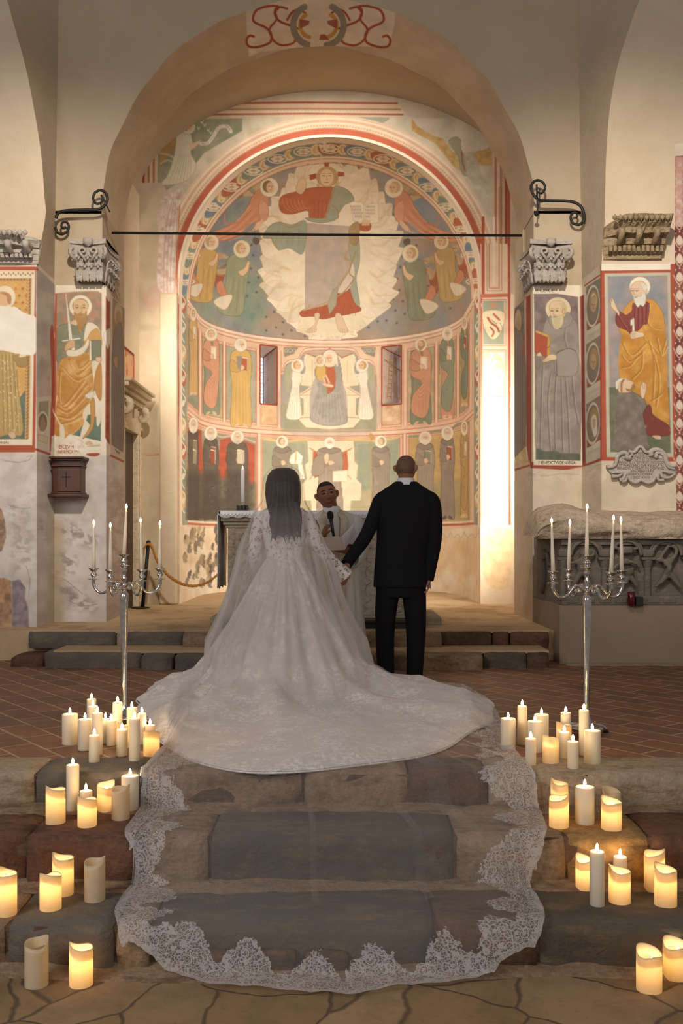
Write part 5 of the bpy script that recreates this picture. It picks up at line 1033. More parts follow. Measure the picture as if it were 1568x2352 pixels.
# --- floors
def tri_tile():
    m = NT('terracotta_herringbone'); m.rough(.62); co = m.coord('Object')
    mp = m.n('ShaderNodeMapping'); mp.inputs['Rotation'].default_value = (0, 0, math.radians(52)); m.l(co, mp.inputs[0])
    br = m.n('ShaderNodeTexBrick', Scale=1.0); br.offset = .5
    m.l(mp.outputs[0], br.inputs['Vector']); br.inputs['Brick Width'].default_value = .38; br.inputs['Row Height'].default_value = .19; br.inputs['Mortar Size'].default_value = .009; br.inputs['Mortar Smooth'].default_value = .3
    br.inputs['Color1'].default_value = (*hexlin(0x8A5E44), 1); br.inputs['Color2'].default_value = (*hexlin(0x70503C), 1); br.inputs['Mortar'].default_value = (*hexlin(0xB89878), 1); br.inputs['Bias'].default_value = -.1
    a = m.noise(co, 3, 7); c = m.mix(m.ramp(a, [(.4, (0,)*3), (.7, (.5,)*3)]), br.outputs['Color'], hexlin(0x5C4232)); c = m.mix(m.ramp(m.noise(co, 9, 5), [(.55, (0,)*3), (.75, (.35,)*3)]), c, hexlin(0xB08C68)); m.base(c)
    m.bump(m.math('ADD', m.math('MULTIPLY', br.outputs['Fac'], -.6), m.math('MULTIPLY', m.noise(co, 30, 5), .3)), .5, .01); return m.m
def flag_mat():
    m = NT('flagstones'); m.rough(.75); co = m.coord('Object')
    wp = m.n('ShaderNodeTexNoise', Scale=2.2, Detail=3.0); m.l(co, wp.inputs['Vector'])
    mx = m.n('ShaderNodeVectorMath', _operation='MULTIPLY_ADD'); m.l(wp.outputs['Color'], mx.inputs[0]); mx.inputs[1].default_value = (.22, .22, 0); m.l(co, mx.inputs[2])
    mp = m.n('ShaderNodeMapping'); mp.inputs['Scale'].default_value = (1, 1.15, 0); m.l(mx.outputs[0], mp.inputs[0])
    v = m.n('ShaderNodeTexVoronoi', _feature='DISTANCE_TO_EDGE', Scale=2.6); m.l(mp.outputs[0], v.inputs['Vector'])
    v2 = m.n('ShaderNodeTexVoronoi', Scale=2.6); m.l(mp.outputs[0], v2.inputs['Vector'])
    sp_ = m.n('ShaderNodeSeparateColor'); m.l(v2.outputs['Color'], sp_.inputs[0])
    base = m.ramp(sp_.outputs[0], [(0, hexlin(0x9A7C56)), (.5, hexlin(0x88704E)), (1, hexlin(0xA48866))])
    a = m.noise(co, 4, 8, .65); base = m.mix(m.ramp(a, [(.45, (0,)*3), (.66, (.6,)*3)]), base, hexlin(0x70583E))
    base = m.mix(m.ramp(m.noise(co, 26, 6, .7), [(.55, (0,)*3), (.7, (.4,)*3)]), base, hexlin(0x6A5038))
    jr = m.ramp(m.math('ADD', v.outputs['Distance'], m.math('MULTIPLY', m.noise(co, 14, 4), .03)), [(.018, (.9,)*3), (.040, (0,)*3)])
    m.base(m.mix(jr, base, hexlin(0x5A4A3A))); m.bump(m.math('SUBTRACT', m.math('MULTIPLY', m.noise(co, 20, 6), .35), jr), .6, .012); return m.m
M['tile'] = tri_tile(); M['flag'] = flag_mat()
def stone(name, h1, h2, h3=None, k=1.0, sc=2.2, bump=.7):
    m = NT(name); m.rough(.85); m.b.inputs['Specular IOR Level'].default_value = .25; co = m.coord('Object')
    mp = m.n('ShaderNodeMapping'); mp.inputs['Scale'].default_value = (.6, 1.4, 1.6); m.l(co, mp.inputs[0]); co2 = mp.outputs[0]
    k = k*.82; c = m.ramp(m.noise(co2, sc, 9, .68), [(.32, hexlin(h1, k)), (.66, hexlin(h2, k))])
    if h3: c = m.mix(m.ramp(m.noise(co2, sc*3.1, 8, .75), [(.50, (0,)*3), (.62, (.85,)*3)]), c, hexlin(h3, k))
    c = m.mix(m.ramp(m.noise(co, 34, 7, .75), [(.42, (.35,)*3), (.60, (0,)*3)]), c, hexlin(h3, k*.6))
    m.base(c); m.bump(m.math('ADD', m.noise(co, 9, 8, .65), m.math('MULTIPLY', m.noise(co, 55, 5), .3)), bump, .03); return m.m
M['st_beige'] = stone('beige_stone', 0x9C8468, 0xB89E80, 0x7A6450); M['st_grey'] = stone('grey_stone', 0x6A655E, 0x7E776C, 0x8E806C); M['st_brown'] = stone('brown_stone', 0x6E5644, 0x846A54, 0x4E4036)
M['st_red'] = stone('reddish_stone', 0x74503E, 0x8A6852, 0x5A4036); M['st_pale'] = stone('pale_stone', 0xB8A88E, 0xC8B8A0, 0x9C8468); M['st_slate'] = stone('dark_slate', 0x5A544D, 0x6E675D, 0x85745D); M['st_ochre'] = stone('ochre_stone', 0xB08850, 0xC8A470, 0x80603C)
def plane(name, x0, x1, y0, y1, z, mat):
    return mesh_obj(name, [(x0, y0, z), (x1, y0, z), (x1, y1, z), (x0, y1, z)], [(0, 1, 2, 3)], mat, kind='structure')
plane('floor', -4.6, 4.6, 1.2, 4.4, ZF0, M['flag'])
bm = bmesh.new(); bbox(bm, -4.6, 4.6, 5.2, 9.4, ZT-.3, ZT); bm_obj('floor_terrace', bm, M['tile'], kind='structure')
M['afloor'] = plaster('altar_floor_plaster', 0xC4AC8A, 0xB09674, 1, .4, 0x8C6E4C, .5, 1.5)
bm = bmesh.new(); bbox(bm, -3.3, 2.7, 9.35, 17.0, ZA-.4, ZA); bm_obj('floor_altar', bm, M['afloor'], kind='structure')
# --- steps, stone by stone
def rough_block(bm, x0, x1, y0, y1, z0, z1, seed=0, amp=.012, cuts=(10, 3, 2)):
    rs = np.random.RandomState(seed); nx = max(3, int((x1-x0)/.07)); ny, nz = 4, 4
    def w(u, v, q):  # rounded box with noise
        return 1
    vs = {}
    def vert(i, j, k):
        if (i, j, k) in vs: return vs[(i, j, k)]
        x = x0+(x1-x0)*i/nx; y = y0+(y1-y0)*j/ny; z = z0+(z1-z0)*k/nz
        r = .007
        if i == 0: x += r*((j in (0, ny))+(k in (0, nz)))*.7
        if i == nx: x -= r*((j in (0, ny))+(k in (0, nz)))*.7
        if j == 0: y += r*((i in (0, nx))*.6+(k in (0, nz))*1.0)
        if k == nz: z -= r*((i in (0, nx))*.5+(j == 0)*.8)
        n1 = (vnoise(np.array(x*5.0+seed), np.array(z*9.0+seed*3), 900+seed % 7)-.5); n2 = (vnoise(np.array(x*14.0), np.array(z*22.0+y*9), 910+seed % 5)-.5)
        if j == 0: y += amp*2.2*(n1+n2*.7)
        if k == nz and j < ny: z -= amp*abs(n2)*.8
        v = bm.verts.new((x, y, z)); vs[(i, j, k)] = v; return v
    for i in range(nx):
        for j in range(ny): bm.faces.new((vert(i, j, nz), vert(i+1, j, nz), vert(i+1, j+1, nz), vert(i, j+1, nz)))
        for k in range(nz): bm.faces.new((vert(i, 0, k), vert(i+1, 0, k), vert(i+1, 0, k+1), vert(i, 0, k+1)))
    for j in range(ny):
        for k in range(nz):
            bm.faces.new((vert(0, j, k), vert(0, j, k+1), vert(0, j+1, k+1), vert(0, j+1, k))); bm.faces.new((vert(nx, j, k), vert(nx, j+1, k), vert(nx, j+1, k+1), vert(nx, j, k+1)))
def stone_row(y0, y1, z0, z1, d, parts, seed):
    for q, (xa, xb, mt) in enumerate(parts):
        bm = bmesh.new(); a = P(xa, 0, d).x if xa > -900 else -4.6; b = P(xb, 0, d).x if xb < 9000 else 4.6
        rough_block(bm, a+.001, b-.001, y0, y1, z0, z1, seed*10+q, amp=.016 if mt != 'st_pale' else .01)
        bm_obj('stone_step', bm, M[mt], kind='structure', smooth=True)
Z_1, Z_2 = .405, .183
Y0, Y1, Y2 = 4.93, 4.488, 4.024
mort = M['rough']
for (y0, y1, z0, z1) in ((Y0+.015, 5.4, .1, ZT-.012), (Y1+.015, 5.1, .1, Z_1-.012), (Y2+.015, 4.7, -.1, Z_2-.012)):
    bm = bmesh.new(); bbox(bm, -4.6, 4.6, y0, y1, z0, z1); bm_obj('stone_bed', bm, M['st_brown'], kind='structure')
stone_row(Y0, 5.25, Z_1-.01, ZT+.006, Y0, [(-999, 80, 'st_pale'), (80, 330, 'st_grey'), (330, 695, 'st_beige'), (697, 938, 'st_beige'), (940, 1120, 'st_brown'), (1120, 9999, 'st_pale')], 1)
stone_row(Y1, 5.0, Z_2-.01, Z_1+.004, Y1, [(-999, 60, 'st_red'), (60, 330, 'st_red'), (330, 480, 'st_beige'), (482, 1044, 'st_slate'), (1046, 1300, 'st_beige'), (1302, 1490, 'st_ochre'), (1492, 9999, 'st_red')], 2)
stone_row(Y2, 4.6, -.01, Z_2+.004, Y2, [(-999, 12, 'st_beige'), (14, 262, 'st_grey'), (264, 345, 'st_beige'), (347, 1000, 'st_slate'), (1002, 1235, 'st_brown'), (1237, 9999, 'st_slate')], 3)
bm = bmesh.new()   # small fill stones low in the riser of the first step
for xa, xb in ((420, 540), (560, 680), (700, 800), (1000, 1100)): rough_block(bm, P(xa, 0, Y2).x, P(xb, 0, Y2).x, Y2-.03, Y2+.05, 0, .09, xa)
bm_obj('stone_step', bm, M['st_brown'], kind='structure', smooth=True)
for (yr, zb_, xs_) in ((Y0, Z_1, (-999, 9999)), (Y1, Z_2, (-999, 9999)), (Y2, 0, (-999, 9999))):   # mortar fillets at the foot of the risers
    bm = bmesh.new(); n = 90; rws = []
    for i in range(n+1):
        x = -4.6+9.2*i/n; w_ = .05+.09*float(vnoise(np.array(x*2.3+yr), np.array(yr), 55)); rws.append([bm.verts.new((x, yr+.03, zb_+.035)), bm.verts.new((x, yr-.02, zb_+.014)), bm.verts.new((x, yr-w_*.7, zb_+.009)), bm.verts.new((x, yr-w_, zb_-.004))])
    for a_, b_ in zip(rws[:-1], rws[1:]):
        for j in range(3): bm.faces.new((a_[j], a_[j+1], b_[j+1], b_[j]))
    bm_obj('mortar_fillet', bm, M['st_beige'], kind='structure', smooth=True)
# steps to the altar floor
ZL = ZT+.145; YL, YU = 8.8, 9.24
stone_row(YL, 9.5, ZT-.02, ZL, YL, [(100, 325, 'st_grey'), (965, 1110, 'st_beige'), (1110, 1210, 'st_slate'), (1210, 1262, 'st_brown')], 4)
stone_row(YL-.13, 9.5, ZT-.02, ZL-.01, YL-.13, [(323, 395, 'st_grey'), (400, 560, 'st_grey'), (562, 760, 'st_beige'), (762, 900, 'st_beige'), (900, 1110, 'st_beige')], 5)
stone_row(YL+.1, 9.5, ZT-.02, ZT+.09, YL, [(15, 92, 'st_red')], 8)
stone_row(YU, 9.7, ZL-.02, ZA+.004, YU, [(64, 265, 'st_grey'), (266, 290, 'st_pale'), (291, 425, 'st_grey'), (1010, 1130, 'st_brown'), (1131, 1170, 'st_red'), (1172, 1262, 'st_red')], 6)
stone_row(YU-.16, 9.7, ZL-.02, ZA-.0, YU-.16, [(418, 600, 'st_beige'), (602, 820, 'st_beige'), (822, 1016, 'st_beige')], 7)
bm = bmesh.new(); bbox(bm, P(70, 0, YU).x, P(1262, 0, YU).x, YU+.035, 9.8, ZA-.02, ZA+.009, .004); bm_obj('floor_altar_edge', bm, M['afloor'], kind='structure')
bm = bmesh.new(); bbox(bm, P(120, 0, YL).x, P(1262, 0, YL).x, YL+.03, YU+.1, ZL-.02, ZL+.008, .004); bm_obj('floor_step_bed', bm, M['afloor'], kind='structure')
# ground slab strip and plinth under the sarcophagus
PX0 = P(1285, 0, 9.1).x; ZP = P(0, 1391, 9.1).z; PXL = P(1192, 0, DM).x
bm = bmesh.new()
pf = [(PX0, 9.1), (4.6, 9.1), (4.6, 9.75), (rx+.0, 9.75), (RX1, DM+.05), (RX0+.02, DM+.05), (PXL+.27, DM-.2)]
pf = [(PX0, 9.1), (4.6, 9.1), (4.6, 9.72), (rx, 9.72), (RX1, DM+.02), (RX0, DM+.02)]
prism(bm, pf, lambda u, v, w_: (u, v, w_), ZT-.02, ZP); o = bm_obj('trim_2', bm, M['plinth'], kind='structure')
bm = bmesh.new(); rough_block(bm, P(1300, 0, 9.0).x, 4.6, 8.95, 9.15, ZT-.05, ZT+.012, 44); bm_obj('trim_3', bm, M['st_pale'], kind='structure')
# --- doorway on the left wall of the bay
XL = -2.62
dn = empty('door_1', (XL, 12.1, ZA)); dn['kind'] = 'structure'
M['limestone'] = stone('carved_limestone', 0xE0D0B4, 0xD4C2A4, 0xBFA988, 1.15, 3, .35); M['doorwood'] = simple('dark_door_wood', hexlin(0x4A3828), .7, nscale=6)  # door leaf is plain dark brown wood with uneven tone
bm = bmesh.new()
zl = ZA+2.15
for y0, y1 in ((11.45, 11.62), (12.42, 12.6)): bbox(bm, XL, XL+.09, y0, y1, ZA, zl, .01); bbox(bm, XL+.09, XL+.11, y0+.03, y1-.03, ZA+.05, zl-.02, .008)
bbox(bm, XL, XL+.09, 11.45, 12.6, zl, zl+.17, .01)
bm_obj('door_frame', bm, M['limestone'], dn)
bm = bmesh.new()
for k, (h, pr) in enumerate(((.05, .10), (.05, .15), (.06, .20), (.04, .24))): bbox(bm, XL, XL+pr, 11.45-pr*.6, 12.62+pr*.5, zl+.35+.05*k, zl+.35+.05*k+h, .01)
for k in range(24): bbox(bm, XL+.08, XL+.14, 11.40+k*.052, 11.43+k*.052, zl+.32, zl+.355, .004)
bm_obj('door_cornice', bm, M['limestone'], dn)
for yy in (11.55, 12.5):
    bm = bmesh.new(); tube(bm, [(XL+.08, yy, zl+.34), (XL+.16, yy, zl+.30), (XL+.17, yy, zl+.22), (XL+.12, yy, zl+.18), (XL+.10, yy, zl+.22), (XL+.12, yy, zl+.24)], [.04, .045, .04, .035, .03, .02], 10, smooth_n=4); bm_obj('bracket', bm, M['limestone'], dn, smooth=True)
bm = bmesh.new(); bbox(bm, XL-.02, XL+.02, 11.62, 12.42, ZA, zl); bm_obj('door_leaf', bm, M['doorwood'], dn)
bm = bmesh.new(); bbox(bm, XL-.01, XL+.015, 11.5, 12.45, zl+.62, zl+1.0, .004); bm_obj('painted_panel', bm, plaster('door_fresco', 0xD8B890, 0xC88A60, 1, .2, 0xB05A3C, .8, 5), dn)
bm = bmesh.new()
for a, b in (((11.5, .62), (12.45, .62)), ((11.5, 1.0), (12.45, 1.0)), ((12.45, .62), (12.45, 1.0))): tube(bm, [(XL+.02, a[0], zl+a[1]), (XL+.02, b[0], zl+b[1])], .012, 6)
bm_obj('painted_border', bm, M['border_red'], dn)
# ================================================================ things
M['silver'] = simple('tarnished_silver', (.62, .60, .57), .16, 1, nscale=30, namt=.2)
M['iron'] = simple('wrought_iron', (.018, .017, .016), .55, .3, bump=.3)
M['walnut'] = simple('walnut_wood', hexlin(0x4A2412), .45, nscale=9, namt=.35)
M['dark'] = simple('dark_inlay', (.01, .008, .007), .6)
M['carved'] = stone('carved_marble', 0xC9C0B4, 0xB4AAA0, 0xDAD2C8, 1, 5, .5); M['carved2'] = stone('weathered_carved_stone', 0xC2AE8C, 0xAA9272, 0x7E6A50, 1, 7, .6)
M['sarc'] = stone('grey_relief_stone', 0x8C8478, 0x7A7268, 0x9C9284, .95, 4, .5); M['lid'] = stone('rough_tomb_lid', 0xE2D0BA, 0xD0BCA2, 0xA8927A, 1.15, 4, 1.2)
M['altar'] = stone('altar_marble', 0xC9BFAA, 0xB8AC96, 0x9C8E78, 1, 3, .4)
M['linen'] = simple('white_linen', (.78, .78, .80), .9, nscale=40, namt=.05, bump=.2, bscale=200)
M['rope'] = simple('twisted_rope', hexlin(0xB47C38), .8, nscale=60, namt=.3)
def spiral(bm, c, r0, r1, turns, a0, to3, rad, n=40):
    pts = []
    for k in range(n):
        t = k/(n-1); a = a0+turns*2*PI*t; r = r0+(r1-r0)*t; pts.append(to3(c[0]+r*math.cos(a), c[1]+r*math.sin(a)))
    tube(bm, pts, [rad, rad*.7], 8)
# --- tie rod and scroll brackets
bm = bmesh.new(); tube(bm, [P(257, 535, 10.6), P(728, 539, 10.6), P(1198, 541, 10.6)], .0135, 10)
tag(bm_obj('tie_rod', bm, M['iron'], smooth=True), 'long thin black iron rod spanning the big arch', 'tie rod')
def bracket(sg, lab):
    r = empty('wall_bracket', P(128 if sg < 0 else 1338, 500, 10.2), lab, 'bracket', 'wrought iron scroll brackets')
    d = 10.18; cvt = (lambda x, y: P(x, y, d)) if sg < 0 else (lambda x, y: P(1468-x+0, y-15 if False else y, d))
    if sg < 0:
        L1 = [(128, 501), (134, 490), (150, 484), (190, 482), (222, 481), (238, 474), (247, 458), (242, 443), (230, 437), (217, 444), (214, 458), (222, 468), (233, 464), (236, 452)]
        L2 = [(127, 522), (131, 533), (142, 538), (154, 532), (158, 520), (153, 511), (143, 512), (141, 520), (147, 525), (151, 520)]
        tip = [(232, 448), (240, 462), (252, 487)]
    else:
        L1 = [(1338, 513), (1341, 498), (1336, 478), (1322, 466), (1300, 462), (1262, 461), (1238, 459), (1224, 446), (1219, 430), (1225, 418), (1236, 414), (1248, 421), (1251, 434), (1243, 444), (1234, 441)]
        L2 = [(1340, 508), (1330, 516), (1316, 513), (1310, 502), (1313, 491), (1321, 488), (1326, 494), (1323, 501)]
        tip = [(1232, 424), (1233, 450), (1234, 478), (1232, 494)]
    for nm, L, rr in (('scroll_arm', L1, .017), ('lower_scroll', L2, .015), ('hook', tip, .010)):
        bm = bmesh.new(); tube(bm, [P(x, y, 10.14 if nm != 'lower_scroll' else 10.2) for x, y in L], [rr, rr*.7], 8, smooth_n=5); bm_obj(nm, bm, M['iron'], r, smooth=True)
    if sg > 0:
        bm = bmesh.new(); tube(bm, [P(x, y, 10.1) for x, y in [(1238, 432), (1239, 452), (1236, 478)]], .006, 6); lathe(bm, [(.012, -.02), (.03, 0), (.012, .02)], 8, *P(1232, 492, 10.1)); bm_obj('hanging_chain', bm, M['iron'], r)
bracket(-1, 'wrought iron scroll bracket on the wall above the left capital'); bracket(1, 'wrought iron scroll bracket with hanging chain above the right capital')
# --- capitals
def acanthus(bm, x, y, z, h, w, out, ang):
    """leaf: centre line rises then curls outward, lobed edges"""
    ca, sa = math.cos(ang), math.sin(ang); n = 9; rows = []
    for i in range(n):
        t = i/(n-1); o = out*(.15+.25*t+.9*max(0, t-.6)**1.3*1.6); zz_ = h*(t if t < .85 else .85-(t-.85)*1.3)
        wd = w*(.55+.45*math.sin(t*PI*.9))*(1+.22*math.sin(t*26))*(1 if t < .8 else (1-t)/.2*.7+.3)
        row = []
        for j in range(7):
            s_ = (j-3)/3; dep = o-abs(s_)**2*w*.35+(.008 if j == 3 else 0)-(.006 if j in (2, 4) else 0)
            lx_, ly_ = s_*wd, -dep; row.append(bm.verts.new((x+lx_*ca-ly_*sa*-1*0+ (-sa)*(-ly_)*-1*0+lx_*0+(ly_*-0), y, z)))
            row[-1].co = Vector((x+lx_*ca+ly_*(-sa)*-1*0, y, z)); row[-1].co = Vector((x+lx_*ca+(-ly_)*sa, y+lx_*sa-(-ly_)*ca, z+zz_-abs(s_)*h*.06))
        rows.append(row)
    for a, b in zip(rows[:-1], rows[1:]):
        for j in range(6): bm.faces.new((a[j], a[j+1], b[j+1], b[j]))
def capital(xc, yc, z0, z1, hw, hd, lab, sg):
    r = empty('column_capital', (xc, yc, z0), lab, 'capital', 'carved stone capitals of the arch'); H = z1-z0
    bm = bmesh.new()
    for t0, t1, a, b in ((0, .8, .78, .92),):
        V = []
        for z, k in ((z0, .74), (z0+H*.4, .76), (z0+H*.8, .92)): V.append([bm.verts.new((xc+sx*hw*k, yc+sy*hd*k, z)) for sx, sy in ((-1, -1), (1, -1), (1, 1), (-1, 1))])
        for A_, B_ in zip(V[:-1], V[1:]):
            for i in range(4): bm.faces.new((A_[i], A_[(i+1) % 4], B_[(i+1) % 4], B_[i]))
    bm_obj('bell', bm, M['carved'], r)
    bm = bmesh.new()   # abacus with concave sides
    for za, zb, k in ((z0+H*.80, z0+H*.88, .96), (z0+H*.88, z1, 1.06)):
        pts = []
        for (ax, ay), (bx_, by_) in (((-1, -1), (1, -1)), ((1, -1), (1, 1)), ((1, 1), (-1, 1)), ((-1, 1), (-1, -1))):
            for q in range(8):
                t = q/8; c_ = 1-.16*math.sin(PI*t); x = ax+(bx_-ax)*t; y = ay+(by_-ay)*t
                if ax == bx_: x *= c_
                else: y *= c_
                pts.append((xc+x*hw*k, yc+y*hd*k))
        prism(bm, pts, lambda u, v, w_: (u, v, w_), za, zb)
    bm_obj('abacus', bm, M['carved'], r)
    for row, (zz_, h, w_, out, n) in enumerate(((z0, H*.46, hw*.21, .11, 4), (z0+H*.14, H*.56, hw*.19, .13, 3))):
        bm = bmesh.new()
        for k in range(n):
            t = (k+.5)/n*2-1
            acanthus(bm, xc+t*hw*.78, yc-hd*.76, zz_, h, w_, out, 0)
            acanthus(bm, xc-sg*hw*.76, yc+t*hd*.78, zz_, h, w_*.9, out, PI/2*-sg)
        o = bm_obj('leaves', bm, M['carved'], r, smooth=True); so = o.modifiers.new('t', 'SOLIDIFY'); so.thickness = .012
    bm = bmesh.new()
    for cx_, cy_ in ((-1, -1), (1, -1), (-sg, 1)):
        X, Y_ = xc+cx_*hw*.98, yc+cy_*hd*.98
        pts = [(X*.75+xc*.25, Y_*.75+yc*.25, z0+H*.5)]
        for k in range(14):
            a = -PI/2+k*.62; rr = .055*(1-k/16); dx, dy = (X-xc), (Y_-yc); L = math.hypot(dx, dy); pts.append((X-dx/L*.03+dx/L*rr*math.cos(a), Y_-dy/L*.03+dy/L*rr*math.cos(a), z0+H*.70+rr*math.sin(a)))
        tube(bm, pts, [.022, .012], 8); bm_obj('volute', bm, M['carved'], r, smooth=True); bm = bmesh.new()
    for k in (-1, 1):   # inner helices and flower
        pts = [(xc+k*hw*.1, yc-hd*.9, z0+H*.45)]+[(xc+k*(hw*.3+.04*(1-q/12)*math.cos(q*.6+PI*.0)), yc-hd*1.0, z0+H*.70+.04*(1-q/12)*math.sin(q*.6)) for q in range(10)]
        tube(bm, pts, [.016, .01], 8); bm_obj('inner_scroll', bm, M['carved'], r, smooth=True); bm = bmesh.new()
    lathe(bm, [(.0, -.05), (.05, -.02), (.05, .03), (0, .05)], 10, xc, yc-hd*.98, z0+H*.93, cap=False)
    bm_obj('abacus_flower', bm, M['carved'], r, smooth=True)
capital(P(212, 0, DM).x, DM+.12, P(0, 652, DM).z, P(0, 560, DM).z, .175, .30, 'pale carved leafy capital at left arch springing, above the swordsman panel', -1)
capital(P(1256, 0, DM).x, DM+.10, P(0, 655, DM).z, P(0, 562, DM).z, .205, .30, 'pale carved leafy capital at right arch springing, above the monk panel', 1)
# --- cornice fragments
def cornice(x0, x1, y0, lab, dark, ytop, ybot, broken):
    mt = M['carved2'] if dark else M['carved']; r = empty('cornice_fragment', P((x0+x1)/2, ybot, DP), lab, 'cornice fragment', 'reused antique cornice fragments')
    H = P(0, ytop, DP).z-P(0, ybot, DP).z; zb = P(0, ybot, DP).z; X0, X1 = P(x0, 0, DP).x, P(x1, 0, DP).x
    prof = [(0, .0), (.05, .02), (.05, .12), (.09, .14), (.10, .34), (.13, .36), (.13, .55), (.24, .58), (.26, .72), (.32, .80), (.36, 1.0), (0, 1.0)]
    bm = bmesh.new(); n = 26; rows = []
    for i in range(n+1):
        t = i/n; x = X0+(X1-X0)*t; kk = 1.0
        if broken < 0: kk = min(1, .25+t*2.6) if t < .3 else 1
        if broken > 0: kk = min(1, .3+(1-t)*2.2)
        rows.append([bm.verts.new((x+(.04*h*(1 if t > .9 else 0))+RNG.uniform(-.004, .004), DP-.0-p*kk*.8*(1+RNG.uniform(-.06, .06)), zb+h*H*(1 if h < .9 else (.78+.22*min(1, kk*1.2))))) for p, h in prof])
    for a, b in zip(rows[:-1], rows[1:]):
        for j in range(len(prof)-1): bm.faces.new((a[j], a[j+1], b[j+1], b[j]))
    bm.faces.new(rows[0]); bm.faces.new(rows[-1][::-1]); bm_obj('moulding', bm, mt, r)
    bm = bmesh.new(); nd = int((X1-X0)/.045)
    for k in range(nd):
        x = X0+.03+k*.045; bbox(bm, x, x+.03, DP-.115, DP-.07, zb+H*.16, zb+H*.32, .004)
    bm_obj('dentils', bm, mt, r)
    m_ = 3 if dark else 4
    for k in range(m_):
        x = X0+(X1-X0)*(.22+.30*k) if dark else X0+(X1-X0)*(.1+.27*k); 
        if x > X1-.04: continue
        bm = bmesh.new(); tube(bm, [(x, DP-.08, zb+H*.60), (x, DP-.20, zb+H*.62), (x, DP-.23, zb+H*.54), (x, DP-.17, zb+H*.42), (x, DP-.12, zb+H*.38), (x, DP-.12, zb+H*.46)], [.035, .03, .02], 8, smooth_n=3); bm_obj('modillion', bm, mt, r, smooth=True)
    n = int((X1-X0)/.05)
    for k in range(n):
        x = X0+.04+k*.05
        if x > X1-.01: continue
        bm = bmesh.new(); lathe(bm, [(0, -.03), (.022, -.015), (.024, .01), (0, .03)], 8, x, DP-.285, zb+H*.90, cap=False); bm_obj('bead', bm, mt, r, smooth=True)
cornice(1384, 1516, 0, 'weathered brown cornice block with brackets above the ochre-mantled saint panel', True, 512, 598, -1)
cornice(-60, 88, 0, 'white carved cornice block at left edge above the patterned panel', False, 548, 608, 1)
# --- wooden wall cabinet
d = 10.08; r = empty('wall_cabinet', P(150, 1140, d), 'small dark walnut cabinet with a cross, hung on the left pier', 'cabinet')
def pb(bm, x0, x1, y0, y1, da, db, bev=.004): bbox(bm, P(x0, 0, da).x, P(x1, 0, da).x, da, db, P(0, y1, da).z, P(0, y0, da).z, bev)
bm = bmesh.new(); pb(bm, 120, 186, 1052, 1134, d+.04, DM); bm_obj('body', bm, M['walnut'], r)
bm = bmesh.new(); pb(bm, 112, 190, 1048, 1053, d-.03, DM); pb(bm, 116, 187, 1053, 1057, d, DM); bm_obj('top_moulding', bm, M['walnut'], r)
bm = bmesh.new(); pb(bm, 117, 187, 1067, 1071, d+.01, DM); bm_obj('upper_moulding', bm, M['walnut'], r)
bm = bmesh.new(); pb(bm, 116, 187, 1130, 1134, d+.01, DM); pb(bm, 109, 190, 1134, 1141, d-.03, DM); bm_obj('bottom_moulding', bm, M['walnut'], r)
bm = bmesh.new(); pb(bm, 132, 184, 1073, 1129, d+.015, d+.05); do = bm_obj('door', bm, M['walnut'], r)
bm = bmesh.new(); pb(bm, 150.5, 152.5, 1084, 1118, d+.008, d+.02, .001); pb(bm, 141, 162, 1094, 1096.5, d+.008, d+.02, .001); o = bm_obj('cross', bm, M['dark'], None); o.parent = do; 
# --- inscriptions painted on the walls
def text_obj(name, body, loc, size, mat, parent=None, rot=0, ext=.0006, sx=1, align='CENTER', tilt=0):
    cu = bpy.data.curves.new(name, 'FONT'); cu.body = body; cu.size = size; cu.extrude = ext; cu.align_x = align; cu.align_y = 'CENTER'; cu.space_line = 1.0
    t = bpy.data.objects.new('t', cu); link(t); dg = bpy.context.evaluated_depsgraph_get(); dg.update()
    me = bpy.data.meshes.new_from_object(t.evaluated_get(dg)); bpy.data.objects.remove(t)
    me.transform(Matrix.Translation(loc) @ Matrix.Rotation(rot, 4, 'Z') @ Matrix.Rotation(PI/2, 4, 'X') @ Matrix.Rotation(tilt, 4, 'Z') @ Matrix.Diagonal((sx, 1, 1, 1)))
    me.materials.clear(); me.materials.append(mat); o = bpy.data.objects.new(name, me); link(o)
    if parent: o.parent = parent; o.location = -Vector(parent.location)
    return o
M['ink'] = simple('dark_letter_paint', hexlin(0x4C3A2C), .9); M['redink'] = simple('red_letter_paint', hexlin(0xB0664A), .9)
M['faint'] = simple('faint_carved_letters', hexlin(0x7C6856), .9); pr = bpy.data.objects['wall_pier_right']; pl = bpy.data.objects['wall_pier_left']
text_obj('inscription', 'S BENEDICTVS DE NVRSIA:-', P(1280, 1063, DM-.002), .050, M['ink'], pr, sx=.66)
text_obj('inscription', 'H. ADDVO E', P(1250, 668, DM-.002), .040, M['faint'], pr, sx=.8)
text_obj('inscription', 'OLEVM', P(152, 1027, DM-.002), .050, M['redink'], pl); text_obj('inscription', 'INFIRMORVM', P(156, 1038, DM-.002), .048, M['redink'], pl, sx=.78)
text_obj('inscription', 'entolu', P(8, 1016, DP-.002), .042, M['faint'], bpy.data.objects['wall_block_left'])
